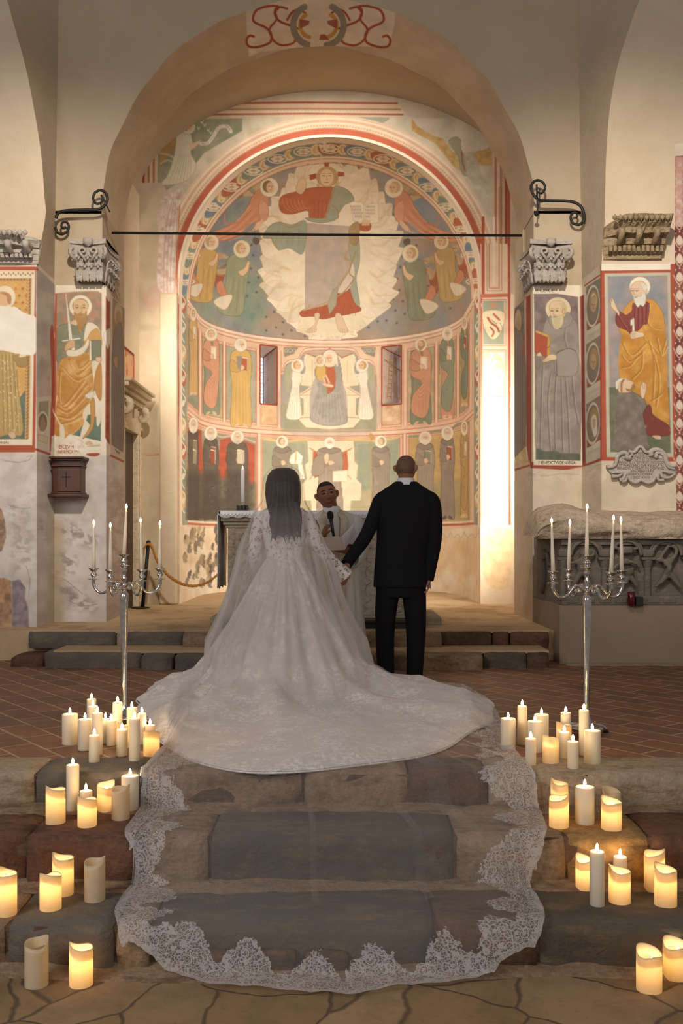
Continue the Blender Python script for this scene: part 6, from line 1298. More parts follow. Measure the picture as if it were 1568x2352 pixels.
# --- stone plaque with scrolled frame
r = empty('stone_plaque', P(1468, 1070, DP), 'scrolled stone cartouche plaque with Latin inscription on right wall', 'plaque')
T_ = lambda x, y: (1380+x/8.34, 1020+y/8.34)
outl = crom([T_(*p) for p in [(600, 150), (660, 60), (770, 60), (830, 140), (930, 170), (1060, 120), (1200, 220), (1240, 360), (1380, 430), (1400, 520), (1290, 560), (1150, 540), (1110, 640), (1010, 650), (900, 740), (740, 690), (640, 740), (520, 660), (380, 640), (400, 560), (180, 560), (130, 460), (240, 400), (290, 230), (420, 140), (520, 180)]], 5, True)
bm = bmesh.new(); prism(bm, [tuple(q) for q in outl], lambda u, v, w_: P(u, v, DP)+Vector((0, w_, 0)), -.03, .0); bm_obj('slab', bm, M['carved'], r)
bm = bmesh.new()
def sc(pts, w0, w1=None, dep=-.04): tube(bm, [P(*T_(*p), DP)+Vector((0, dep, 0)) for p in pts], [w0, w1 or w0], 8, smooth_n=5)
sc([(640, 150), (690, 70), (760, 70), (820, 150), (900, 165)], .016); sc([(570, 165), (640, 150)], .014)
sc([(540, 260), (480, 270), (470, 200), (400, 170), (300, 230), (270, 350), (230, 420), (120, 450), (90, 400)], .026, .014)
sc([(500, 150), (560, 170), (560, 220), (520, 230)], .022, .012); sc([(940, 230), (930, 150), (1020, 110), (1130, 140), (1200, 220), (1240, 350), (1300, 420), (1400, 430)], .026, .014)
sc([(990, 230), (1040, 250), (1030, 190), (1110, 170), (1180, 230), (1210, 340), (1270, 450), (1380, 480)], .02, .012)
sc([(170, 550), (250, 550)], .012); sc([(180, 620), (300, 620), (390, 570)], .022, .01); sc([(330, 690), (400, 670), (450, 560)], .02, .016); sc([(380, 720), (450, 700), (480, 620)], .02, .012)
sc([(520, 620), (540, 690), (640, 740), (740, 690), (880, 745), (980, 690), (1000, 620)], .018); sc([(1050, 620), (1080, 690), (1180, 690)], .02, .012); sc([(1110, 560), (1170, 640), (1300, 640), (1390, 560)], .02, .01); sc([(1230, 530), (1300, 560), (1390, 540)], .018, .01)
bm_obj('scroll_frame', bm, M['carved'], r, smooth=True)
for k, (s_, x, y, sz) in enumerate([('D M', 735, 120, .04), ('FARO', 735, 178, .048), ('ALDVS II', 740, 238, .05), ('DVX SPOLETI ET COMES XV', 760, 296, .046), ('SANCTIS INTERVENIT IN LOCO', 745, 352, .046), ('MONASTERIO SVB REGVLA S.', 740, 408, .048), ('BENEDICTI OBIIT IN DOMINO', 740, 464, .05), ('XVII FEBRVARII', 760, 524, .05), ('ANNO DOMINI', 730, 582, .05), ('DCC XXVIII', 760, 640, .048)]):
    text_obj('inscription', s_, P(*T_(x, y), DP)+Vector((0, -.033, 0)), sz*.70, M['faint'], r, sx=.98)
# --- altar
d = 10.1; ZAL = P(0, 1174, d).z; r = empty('altar', (P(745, 0, d).x, 10.6, ZA), 'carved pale stone altar with rosette reliefs, behind the couple', 'altar')
aX = lambda px: P(px, 0, d).x
bm = bmesh.new(); bbox(bm, aX(490), aX(1008), d-.25, d+.75, ZA, ZA+.085, .01); bm_obj('plinth', bm, M['altar'], r)
bm = bmesh.new(); bbox(bm, aX(522), aX(966), d+.03, d+.6, ZA+.085, ZAL-.17, .006); bm_obj('body', bm, M['altar'], r)
bm = bmesh.new(); bbox(bm, aX(512), aX(976), d-.0, d+.66, ZAL-.14, ZAL-.105, .006); bbox(bm, aX(516), aX(972), d+.015, d+.65, ZAL-.17, ZAL-.14, .01); bbox(bm, aX(507), aX(981), d-.03, d+.7, ZAL-.105, ZAL-.01, .012); bm_obj('table_top', bm, M['altar'], r)
bm = bmesh.new()
def ringr(cx, cz, rr, w_): tube(bm, [(cx+rr*math.cos(a), d+.028, cz+rr*math.sin(a)) for a in np.linspace(0, 2*PI, 33)], w_, 6, cap=False)
for px in (578, 908):
    for py in (1245, 1312, 1378):
        c = P(px, py, d); ringr(c.x, c.z, .128, .007); ringr(c.x, c.z, .112, .005)
        for k in range(8 if py != 1312 else 6):
            a = 2*PI*k/(8 if py != 1312 else 6)
            if py == 1245: tube(bm, [(c.x+.03*math.cos(a), d+.028, c.z+.03*math.sin(a)), (c.x+.11*math.cos(a), d+.028, c.z+.11*math.sin(a))], .009, 6)
            else: tube(bm, [(c.x, d+.028, c.z), (c.x+.07*math.cos(a+.25), d+.026, c.z+.07*math.sin(a+.25)), (c.x+.105*math.cos(a), d+.028, c.z+.105*math.sin(a))], [.004, .012, .004], 6); tube(bm, [(c.x, d+.028, c.z), (c.x+.07*math.cos(a-.25), d+.026, c.z+.07*math.sin(a-.25)), (c.x+.105*math.cos(a), d+.028, c.z+.105*math.sin(a))], [.004, .007, .004], 6)
        ringr(c.x, c.z, .028, .008); bm_obj('rosette', bm, M['altar'], r, smooth=True); bm = bmesh.new()
bm = bmesh.new()
for px in (533, 538, 624, 864, 950, 956): tube(bm, [P(px, 1205, d)+Vector((0, .028, 0)), P(px, 1395, d)+Vector((0, .028, 0))], .005, 6)
for k in range(8):
    for px in (535.5, 953): bbox(bm, aX(px-2), aX(px+2), d+.018, d+.032, P(0, 1212+k*23+14, d).z, P(0, 1212+k*23, d).z, .003)
for px in (524, 964): pass
tube(bm, [P(524, 1203, d)+Vector((0, .026, 0)), P(964, 1203, d)+Vector((0, .026, 0))], .008, 6)
for k in range(9):   # trailing vine beside the centre
    for px, s_ in ((845, 1), (640, -1)): c = P(px, 1215+k*20, d); tube(bm, [(c.x-.02*s_, d+.028, c.z+.04), (c.x+.03*s_*(-1)**k, d+.028, c.z), (c.x-.02*s_, d+.028, c.z-.04)], .006, 6, smooth_n=4)
bm_obj('relief_border', bm, M['altar'], r, smooth=True)
# cloth
def sheet(name, rows, mat, parent=None, smooth=True, solid=None):
    nr, nc = len(rows), len(rows[0]); o = mesh_obj(name, [v for rw in rows for v in rw], [(i*nc+j, i*nc+j+1, (i+1)*nc+j+1, (i+1)*nc+j) for i in range(nr-1) for j in range(nc-1)], mat, parent, smooth)
    if solid: s_ = o.modifiers.new('s', 'SOLIDIFY'); s_.thickness = solid
    return o
rows = []; X0, X1 = aX(505)-.012, aX(983)+.012
prof = [(X0-.005, ZAL-.78), (X0-.008, ZAL-.6), (X0-.006, ZAL-.3), (X0-.004, ZAL-.05), (X0, ZAL), (X0+.02, ZAL+.003)]+[(X0+(X1-X0)*t, ZAL+.004) for t in np.linspace(.05, .95, 30)]+[(X1-.02, ZAL+.003), (X1, ZAL), (X1+.004, ZAL-.05), (X1+.006, ZAL-.4), (X1+.01, ZAL-.78)]
for j in range(18):
    y = d-.045+j*.045; rows.append([(x+.008*math.sin(j*1.1+z*9)*(z < ZAL-.02), y, z+(.012*math.sin(j*2.2) if z < ZAL-.7 else 0)) for x, z in prof])
rows.insert(0, [(x, d-.05, z-.0) for x, z in prof])
cl = sheet('altar_cloth', rows, M['linen'], solid=.004); tag(cl, 'white altar cloth with lace edge hanging over the altar side', 'altar cloth')
bm = bmesh.new(); n = 150
top = [P(505+478*i/n, 1174, d-.055) for i in range(n+1)]
vs = []; 
for i, p in enumerate(top): vs.append((p.x, d-.052, ZAL+.004)); vs.append((p.x, d-.058-.004*math.sin(i*.9), ZAL-.055-.018*abs(math.sin(i*.35))))
o = mesh_obj('lace_border', vs, [(2*i, 2*i+2, 2*i+3, 2*i+1) for i in range(n)], M['linen'], None, True); s_ = o.modifiers.new('s', 'SOLIDIFY'); s_.thickness = .003; o.parent = cl
bm = bmesh.new()
for i in range(60): tube(bm, [(X0+(X1-X0)*i/60, d-.062, ZAL-.02), (X0+(X1-X0)*(i+.5)/60, d-.064, ZAL-.045), (X0+(X1-X0)*(i+1)/60, d-.062, ZAL-.02)], .005, 5, smooth_n=3)
o = bm_obj('lace_loops', bm, M['linen'], None, smooth=True); o.parent = cl
# low black kneeling bench
r = empty('kneeling_bench', (P(745, 0, 9.5).x, 9.5, ZA), 'long low black wooden bench before the altar', 'bench')
M['blackwood'] = simple('black_painted_wood', (.012, .012, .013), .45)
bm = bmesh.new(); bbox(bm, P(494, 0, 9.4).x, P(972, 0, 9.4).x, 9.4, 9.72, ZA+.065, ZA+.09, .004); bm_obj('seat_board', bm, M['blackwood'], r)
bm = bmesh.new(); bbox(bm, P(510, 0, 9.4).x, P(958, 0, 9.4).x, 9.44, 9.68, ZA+.004, ZA+.065, .003); bm_obj('base', bm, M['blackwood'], r)
# --- candles
def wax_mat(name, col, sss=.35):
    m = NT(name); m.base(col); m.rough(.45); m.b.inputs['Subsurface Weight'].default_value = sss; m.b.inputs['Subsurface Radius'].default_value = (1, .6, .3); m.b.inputs['Subsurface Scale'].default_value = .03
    m.b.inputs['Specular IOR Level'].default_value = .35; return m.m
M['wax'] = wax_mat('ivory_wax', (.80, .72, .55)); M['taperwax'] = wax_mat('taper_wax', (.82, .76, .66), .25)
def led_mat():
    m = NT('glowing_wax_shell'); t = m.t; tr = m.n('ShaderNodeBsdfTranslucent', Color=(.95, .74, .42, 1)); di = m.n('ShaderNodeBsdfPrincipled'); di.inputs['Base Color'].default_value = (.80, .71, .50, 1); di.inputs['Roughness'].default_value = .45
    mx = m.n('ShaderNodeMixShader'); mx.inputs[0].default_value = .38; m.l(di.outputs[0], mx.inputs[1]); m.l(tr.outputs[0], mx.inputs[2]); m.l(mx.outputs[0], m.out.inputs[0]); return m.m
M['led'] = led_mat()
def flame_mat():
    m = NT('candle_flame'); m.base((0, 0, 0)); e = m.b.inputs['Emission Color']; m.b.inputs['Emission Strength'].default_value = 14
    co = m.n('ShaderNodeTexCoord'); sx = m.n('ShaderNodeSeparateXYZ'); m.l(co.outputs['Generated'], sx.inputs[0]); m.l(m.ramp(sx.outputs[2], [(0, (1, .42, .10)), (.25, (1, .70, .32)), (.6, (1, .86, .58))]), e)
    m.m.cycles.emission_sampling = 'NONE'; return m.m
M['flame'] = flame_mat(); M['wick'] = simple('burnt_wick', (.03, .02, .015), .9)
def flame_mesh(bm, x, y, z, s=1.0, lean=0):
    prof = [(0, 0), (.0042, .0015), (.0066, .005), (.0078, .010), (.0078, .015), (.0066, .021), (.0046, .027), (.0022, .032), (.0, .035)]
    seg = 12; prev = None
    for r_, h in prof:
        ring = [bm.verts.new((x+lean*h*.8+max(r_, .0002)*s*math.cos(2*PI*i/seg), y+max(r_, .0002)*s*math.sin(2*PI*i/seg), z+h*s)) for i in range(seg)]
        if prev:
            for i in range(seg): bm.faces.new((prev[i], prev[(i+1) % seg], ring[(i+1) % seg], ring[i]))
        prev = ring
def add_flame(root, x, y, z, s=1.0, lean=0, power=.32):
    bm = bmesh.new(); tube(bm, [(x, y, z-.003), (x+.001, y, z+.008*s)], .0012, 5); bm_obj('wick', bm, M['wick'], root)
    bm = bmesh.new(); flame_mesh(bm, x, y, z+.004, s, lean); bm_obj('flame', bm, M['flame'], root, smooth=True)
    l = bpy.data.lights.new('flame_light', 'POINT'); l.energy = power; l.color = (1, .62, .26); l.shadow_soft_size = .012
    o = bpy.data.objects.new('flame_light', l); link(o); o.parent = root; o.location = Vector((x, y, z+.022*s))-Vector(root.location)
def depth_at(yb, zl, y_far=None):
    dd = (CZ-zl)*F/(yb-HY); return min(dd, y_far) if y_far else dd
def pillar(px, ytop, ybot, wpx, lit, lab, group, far=None, lean=0, zl=ZT):
    wr = wpx/2; dd = depth_at(ybot, zl, far); rad = wr/F*dd; yc = dd+rad
    dc_ = yc; rad = wr/F*dc_; x = (px-784)/F*dc_; zt_ = CZ+(HY-ytop)/F*(dc_-rad*.2); h = zt_-zl
    if lit == 'flame':
        r = empty('pillar_candle', (x, yc, zl), lab, 'candle', group)
        bm = bmesh.new(); b = .004; lathe(bm, [(rad-.002, 0), (rad, .003), (rad, h*.5), (rad*1.0, h-b), (rad-b*.4, h-b*.3), (rad-b, h), (rad*.55, h-.004), (.004, h-.006)], 32, 0, 0, 0); bm_obj('wax_body', bm, M['wax'], r, smooth=True, local=True)
        add_flame(r, x, yc, zl+h-.002, .95, lean)
    else:
        r = empty('wax_lantern_candle', (x, yc, zl), lab, 'candle', group)
        seg = 40; ph = RNG.uniform(0, 6.28) if lean == 0 else lean; amp = .011 if h > .1 else .007
        rows = []; bm = bmesh.new(); nz = 8
        rim = [h-amp*1.0+amp*(math.sin(a+ph)+.55*math.sin(2*a+ph*1.7)+.25*math.sin(3*a+ph)) for a in [2*PI*i/seg for i in range(seg)]]
        for k in range(nz+1): rows.append([bm.verts.new((rad*math.cos(2*PI*i/seg), rad*math.sin(2*PI*i/seg), rim[i]*k/nz)) for i in range(seg)])
        for k in range(3): rows.append([bm.verts.new(((rad-.003-.004*k)*math.cos(2*PI*i/seg), (rad-.003-.004*k)*math.sin(2*PI*i/seg), rim[i]-.003-.018*k)) for i in range(seg)])
        for a, b in zip(rows[:-1], rows[1:]):
            for i in range(seg): bm.faces.new((a[i], a[(i+1) % seg], b[(i+1) % seg], b[i]))
        me = bpy.data.meshes.new('shell'); bm.to_mesh(me); bm.free(); me.materials.append(M['led']); me.polygons.foreach_set('use_smooth', [True]*len(me.polygons)); o = bpy.data.objects.new('shell', me); link(o); o.parent = r
        bm = bmesh.new(); seg = 24
        lathe(bm, [(rad*.86, h*.62), (rad*.4, h*.60), (.004, h*.60)], seg, 0, 0, 0, cap=False); bm_obj('wax_floor', bm, M['wax'], r, smooth=True, local=True)
        if lit != 'off':
            bm = bmesh.new(); flame_mesh(bm, x, yc-rad*.3, zl+h*.62, 1.0, .2); bm_obj('flame', bm, M['flame'], r, smooth=True)
            l = bpy.data.lights.new('bulb_light', 'POINT'); l.energy = lit*.5; l.color = (1, .66, .28); l.shadow_soft_size = .008
            lo = bpy.data.objects.new('bulb_light', l); link(lo); lo.parent = r; lo.location = (0, 0, h*.55)
            l = bpy.data.lights.new('bulb_light', 'POINT'); l.energy = lit*.22; l.color = (1, .70, .32); l.shadow_soft_size = .006
            lo = bpy.data.objects.new('bulb_light', l); link(lo); lo.parent = r; lo.location = (0, 0, h*.80)
Lz = lambda x: x/2.8975; Ly = lambda y: 1540+y/2.8963
g1, g2, g3, g4 = 'candles on the terrace at left', 'candles on the upper step at left', 'candles on the lower step at left', 'candles on the floor at left'
for px, yt, yb, w_, lit, lab, grp, zl, far in [
 (465, 290, 500, 103, 'flame', 'wide burning ivory candle, leftmost on the left terrace edge', g1, ZT, None),
 (566, 325, 538, 90, 'flame', 'burning wide candle second from left in the left terrace cluster', g1, ZT, None),
 (609, 190, 400, 62, 'flame', 'slim burning candle at the very back left of the left terrace cluster', g1, ZT, None),
 (619, 238, 440, 66, 'flame', 'slim burning candle directly in front of the rearmost one, left cluster', g1, ZT, None),
 (648, 282, 566, 70, 'flame', 'tall slim burning candle behind the small front one, left cluster', g1, ZT, None),
 (627, 432, 618, 72, 'flame', 'short slim burning candle at the front left edge of terrace cluster', g1, ZT, None),
 (702, 320, 490, 50, 'flame', 'thin burning candle mostly hidden behind its neighbour, middle of left cluster', g1, ZT, None),
 (739, 332, 505, 68, 'flame', 'short burning candle in the middle of the left terrace cluster', g1, ZT, None),
 (782, 212, 470, 64, 'flame', 'tall burning candle beside the left candelabra pole', g1, ZT, None),
 (877, 248, 470, 68, 'flame', 'burning candle just right of the left candelabra pole', g1, ZT, None),
 (822, 345, 520, 84, .10, 'glowing wavy-rimmed candle hidden behind a burning one, left terrace cluster', g1, ZT, None),
 (812, 392, 577, 74, 'flame', 'burning candle before the glowing one, left terrace cluster front', g1, ZT, None),
 (895, 318, 612, 72, 'flame', 'tallest burning candle at front of the left terrace cluster', g1, ZT, None),
 (944, 285, 495, 60, 'flame', 'burning candle behind the tallest front one, left terrace cluster', g1, ZT, None),
 (998, 364, 500, 64, 'flame', 'burning candle whose top shows above the glowing one by the lace', g1, ZT, None),
 (1008, 395, 575, 107, .20, 'glowing wavy candle at right end of left terrace cluster, by the gown', g1, ZT, None),
 (370, 768, 1033, 128, .18, 'glowing wide candle, leftmost on the upper left step', g2, Z_1, None),
 (484, 628, 950, 84, 'flame', 'tall slim burning candle on the upper left step', g2, Z_1, 4.9),
 (572, 800, 985, 82, 'flame', 'burning candle top showing behind the front glowing one, upper left step', g2, Z_1, 4.85),
 (580, 835, 1052, 126, .24, 'glowing candle at the front of the upper left step', g2, Z_1, None),
 (705, 742, 955, 116, .20, 'glowing candle in the middle of the upper left step', g2, Z_1, 4.86),
 (803, 765, 1005, 120, 'off', 'unlit greenish wavy candle on the upper left step', g2, Z_1, None),
 (866, 702, 950, 116, 'flame', 'burning wide candle nearest the lace on the upper left step', g2, Z_1, 4.88),
 (420, 1222, 1515, 138, .22, 'glowing candle standing behind another on the lower left step', g3, Z_2, None),
 (337, 1342, 1612, 142, .26, 'glowing candle at the front edge of the lower left step', g3, Z_2, None),
 (46, 1325, 1645, 130, .24, 'glowing candle at the left picture edge on the lower step', g3, Z_2, None),
 (630, 1250, 1550, 138, 'off', 'unlit yellowish candle on the lower left step near the lace', g3, Z_2, None),
 (243, 1792, 2125, 155, 'off', 'unlit yellowish candle on the lowest floor at left', g4, ZF0, None),
 (540, 1818, 2122, 155, .30, 'glowing candle on the lowest floor at left, high scooped rim', g4, ZF0, None)]:
    pillar(Lz(px), Ly(yt), Ly(yb), w_/2.8975, lit, lab, grp, far, zl=zl)
h1, h2, h3, h4 = [g.replace('left', 'right') for g in (g1, g2, g3, g4)]
for px, yt, yb, w_, lit, lab, grp, zl, far in [
 (193, 320, 530, 98, 'flame', 'wide burning candle nearest the gown on the right terrace edge', h1, ZT, None),
 (287, 237, 500, 64, 'flame', 'tall slim burning candle, second from left in right terrace cluster', h1, ZT, None),
 (372, 337, 552, 98, 'flame', 'wide burning candle in front of a similar one, right terrace cluster', h1, ZT, None),
 (415, 292, 490, 94, 'flame', 'wide burning candle partly behind its twin, right terrace cluster', h1, ZT, None),
 (343, 452, 640, 70, 'flame', 'short white burning candle at front left of right terrace cluster', h1, ZT, None),
 (475, 432, 627, 108, .06, 'dimly glowing yellow candle in front of the right terrace cluster', h1, ZT, None),
 (576, 280, 470, 68, 'flame', 'burning candle with leaning flame before a scooped one, right cluster', h1, ZT, None),
 (564, 345, 500, 100, .08, 'wavy-rimmed glowing candle mostly hidden at back of right cluster', h1, ZT, None),
 (567, 410, 592, 72, 'flame', 'small burning candle in the middle of right terrace cluster', h1, ZT, None),
 (624, 472, 662, 74, 'flame', 'short white burning candle at the very front of right terrace edge', h1, ZT, None),
 (697, 264, 570, 66, 'flame', 'tall burning candle standing before the right candelabra pole', h1, ZT, None),
 (753, 400, 632, 110, 'flame', 'widest burning candle, rightmost of the right terrace cluster', h1, ZT, None),
 (534, 728, 985, 115, .05, 'dim scooped candle behind a glowing one, upper right step', h2, Z_1, 4.86),
 (531, 828, 1055, 130, .26, 'bright glowing candle at left front of the upper right step', h2, Z_1, None),
 (703, 775, 1038, 126, 'flame', 'wide burning candle in the middle of the upper right step', h2, Z_1, None),
 (882, 785, 990, 118, 'off', 'unlit greyish candle behind a glowing one, upper right step', h2, Z_1, 4.86),
 (880, 850, 1072, 135, .26, 'bright glowing candle, rightmost on the upper right step', h2, Z_1, None),
 (700, 1235, 1475, 116, .26, 'glowing candle behind the tall slim one, lower right step', h3, Z_2, None),
 (785, 1205, 1580, 96, 'flame', 'tall slim burning candle on the lower right step', h3, Z_2, None),
 (938, 1240, 1482, 90, 'flame', 'burning candle top showing behind a glowing one, lower right step', h3, Z_2, None),
 (934, 1308, 1563, 142, .30, 'bright glowing candle in the middle of the lower right step', h3, Z_2, None),
 (1166, 1195, 1483, 136, .12, 'softly glowing candle standing behind another at right of lower step', h3, Z_2, None),
 (1240, 1300, 1585, 146, .24, 'glowing candle, rightmost at the front of the lower right step', h3, Z_2, None),
 (1131, 1855, 2160, 168, .20, 'large glowing candle with slanted scooped rim on floor at right', h4, ZF0, None),
 (1305, 1800, 2075, 160, .20, 'glowing candle cut by the right picture edge on the lowest floor', h4, ZF0, None)]:
    pillar(1100+Lz(px), Ly(yt), Ly(yb), w_/2.8975, lit, lab, grp, far, zl=zl)
# --- candelabra with tapers
def candelabra(px, yb, ycup, offs, ang, side):
    dd = depth_at(yb, ZT); x0 = (px-784)/F*dd; k = F/dd; H = P(0, ycup, dd).z-ZT
    r = empty('candelabra', (x0, dd, ZT), f'tall five-branched silver candelabra standing on the {side} of the bride', 'candelabra', 'floor candelabra')
    L = lambda x, y, z: (x0+x, dd+y, ZT+z)
    bm = bmesh.new()
    lathe(bm, [(.10, .035), (.095, .05), (.06, .06), (.03, .075), (.022, .10), (.016, .13), (.016, H*.2), (.019, H*.4), (.026, H*.74), (.028, H*.76), (.020, H*.775), (.012, H*.785)], 24, x0, dd, ZT); bm_obj('pole', bm, M['silver'], r, smooth=True)
    bm = bmesh.new()
    lathe(bm, [(.012, H*.78), (.016, H*.79), (.014, H*.80), (.022, H*.805), (.014, H*.812), (.012, H*.83), (.014, H*.85), (.018, H*.86), (.010, H*.87), (.012, H*.89), (.020, H*.905), (.012, H*.915), (.018, H*.925), (.022, H*.93), (.034, H*.932), (.034, H*.935), (.014, H*.938), (.022, H*.955), (.024, H*.962), (.014, H*.972), (.016, H*.985), (.036, H*.998), (.038, H), (.03, H-.002), (.01, H-.006)], 24, x0, dd, ZT); bm_obj('centre_stem', bm, M['silver'], r, smooth=True)
    for q in range(3):
        a = q*2*PI/3+.5; bm = bmesh.new(); tube(bm, [L(.05*math.cos(a), .05*math.sin(a), .055), L(.11*math.cos(a), .11*math.sin(a), .045), L(.15*math.cos(a), .15*math.sin(a), .015)], [.014, .012, .014], 8, smooth_n=3); f_ = bm_obj('foot', bm, M['silver'], r, smooth=True)
        bm = bmesh.new(); lathe(bm, [(.016, 0), (.018, .008), (.01, .016)], 12, *L(.15*math.cos(a), .15*math.sin(a), 0)); fo = bm_obj('rubber_pad', bm, M['dark'], None); fo.parent = f_
    cups = [(0, 0, H)]
    for q, (ox, oy) in enumerate(offs):
        rr = math.hypot(ox, oy); ca, sa = ox/rr, oy/rr; W = lambda s_, z: L(s_*ca, s_*sa, z); hc = H*.945-.075
        bm = bmesh.new(); z0 = H*.80
        tube(bm, [W(.012, z0), W(.03, z0+.012), W(.055, z0+.030), W(.08, z0+.030), W(.105, z0+.008), W(.13, z0-.022), W(.165, z0-.034), W(.20, z0-.016), W(rr, z0+.02), W(rr, z0+.052)], [.008, .010, .008, .009, .012], 10, smooth_n=4)
        tube(bm, [W(.07, z0+.034), W(.05, z0+.012), W(.062, z0-.006), W(.078, z0+.004), W(.07, z0+.014)], .006, 8, smooth_n=4); arm = bm_obj('arm', bm, M['silver'], r, smooth=True)
        bm = bmesh.new(); zc_ = z0+.05; cx, cy, cz = W(rr, 0)
        lathe(bm, [(.008, zc_-.002), (.036, zc_+.002), (.037, zc_+.005), (.012, zc_+.007), (.010, zc_+.014), (.020, zc_+.028), (.021, zc_+.034), (.015, zc_+.042), (.013, zc_+.05), (.018, zc_+.056), (.033, zc_+.070), (.034, zc_+.073), (.026, zc_+.071), (.01, zc_+.066)], 20, cx, cy, ZT); c_ = bm_obj('cup', bm, M['silver'], None, smooth=True); c_.parent = arm
        cups.append((rr*ca, rr*sa, zc_+.072))
    return x0, dd, cups
def taper(base, h, tilt, lab, grp):
    r = empty('taper_candle', base, lab, 'candle', grp); b = Vector(base); t = b+Vector((tilt*h, 0, h)); bm = bmesh.new()
    tube(bm, [b-Vector((0, 0, .006)), b.lerp(t, .4), b.lerp(t, .93), t], [.0125, .0105, .006, .0035], 14); bm_obj('wax_body', bm, M['taperwax'], r, smooth=True); add_flame(r, t.x, t.y, t.z-.002, .9, 0, .22)
rr = .222
offL = [(-rr*math.cos(.35), rr*math.sin(.35)), (-.035, -.218), (.145, -.168), (rr*math.cos(.3), rr*math.sin(.3))]
x0, dd, cups = candelabra(285, 1662, 1273, offL, 0, 'left')
gt = 'tapers in the left candelabra'
for (cx, cy, cz), h, tl, lab in zip(cups, (.285, .275, .255, .285, .27), (.05, .0, .0, -.03, .0), ('tallest centre taper candle burning in the left candelabra', 'burning taper on the outer left arm of the left candelabra', 'burning taper on the inner left arm of the left candelabra', 'burning taper on the inner right arm of the left candelabra', 'burning taper on the outer right arm of the left candelabra')):
    taper((x0+cx, dd+cy, ZT+cz-.002), h, tl, lab, gt)
offR = [(-rr*math.cos(.3), -rr*math.sin(.3)), (-.058, .214), (.088, -.204), (rr*math.cos(.25), rr*math.sin(.25)*.5)]
x0, dd, cups = candelabra(1347, 1688, 1276, offR, 0, 'right')
gt = 'tapers in the right candelabra'
for (cx, cy, cz), h, tl, lab in zip(cups, (.275, .28, .275, .295, .29), (.01, -.03, .03, .05, -.02), ('tallest centre taper candle burning in the right candelabra', 'burning taper on the outer left arm of the right candelabra', 'burning taper on the inner left arm of the right candelabra', 'burning taper on the inner right arm of the right candelabra', 'burning taper on the outer right arm of the right candelabra')):
    taper((x0+cx, dd+cy, ZT+cz-.002), h, tl, lab, gt)
# --- altar candle in its dark metal holder
b = P(557, 1173, 10.35); b.z = ZAL+.008
r = empty('candle_holder', b, 'small dark square metal candle holder on the altar', 'candle holder')
bm = bmesh.new(); rs = np.random.RandomState(2)
for k in range(3):
    for j in range(4): x = b.x-.058+j*.032+rs.uniform(-.004, .004); bbox(bm, x, x+.024, b.y-.05+k*.035, b.y-.02+k*.035, b.z+rs.uniform(0, .012), b.z+rs.uniform(.045, .07), .003)
bbox(bm, b.x-.06, b.x+.06, b.y-.055, b.y+.05, b.z, b.z+.012, .002); bm_obj('blocks', bm, simple('blackened_bronze', (.05, .045, .04), .4, .8), r)
bm = bmesh.new(); lathe(bm, [(.02, .06), (.018, .075), (.02, .09)], 14, b.x, b.y, b.z); bm_obj('socket', bm, M['silver'], r)
t = P(557, 1077, 10.35).z; r = empty('altar_candle', (b.x, b.y, b.z+.09), 'tall straight white burning candle on the left of the altar', 'candle')
bm = bmesh.new(); lathe(bm, [(.021, 0), (.021, t-b.z-.095), (.018, t-b.z-.09), (.003, t-b.z-.09)], 24, b.x, b.y, b.z+.09); bm_obj('wax_body', bm, simple('white_wax', (.82, .82, .80), .4), r, smooth=True); add_flame(r, b.x, b.y, t-.003, .9)
# --- rope barrier
dS = 12.2; b = P(333, 1396, dS); b.z = ZA; r = empty('rope_post', b, 'leaning black metal rope post on the altar floor at left', 'rope post')
top = P(341, 1246, dS)
bm = bmesh.new(); lathe(bm, [(.115, 0), (.115, .008), (.06, .016), (.02, .02), (.0, .02)], 28, b.x-.06, b.y, b.z, sx=1); bm_obj('base', bm, M['iron'], r)
bm = bmesh.new(); tube(bm, [(b.x-.03, b.y, ZA+.01), tuple(top)], .022, 12); bm_obj('post', bm, M['iron'], r, smooth=True); bm = bmesh.new(); bmesh.ops.create_uvsphere(bm, u_segments=14, v_segments=8, radius=.027); bmesh.ops.translate(bm, verts=bm.verts, vec=top); bm_obj('knob', bm, M['iron'], r, smooth=True)
bm = bmesh.new(); cl_ = crom([P(x, y, dS-.05+.0) for x, y in [(329, 1275), (330, 1262), (335, 1253), (342, 1250), (350, 1258), (362, 1290), (385, 1320), (415, 1340), (445, 1346), (475, 1338), (495, 1324), (512, 1305)]], 8)
for ph in (0, 2*PI/3, 4*PI/3):
    pts = []
    for i, p in enumerate(cl_):
        a = i*.9+ph; pts.append((p[0], p[1]+.009*math.cos(a), p[2]+.009*math.sin(a)) if False else (p[0]+.006*math.sin(a), p[1]+.010*math.cos(a), p[2]+.009*math.sin(a)))
    tube(bm, pts, .0105, 6)
tag(bm_obj('barrier_rope', bm, M['rope'], smooth=True), 'thick twisted golden brown rope hanging from the black post', 'rope')
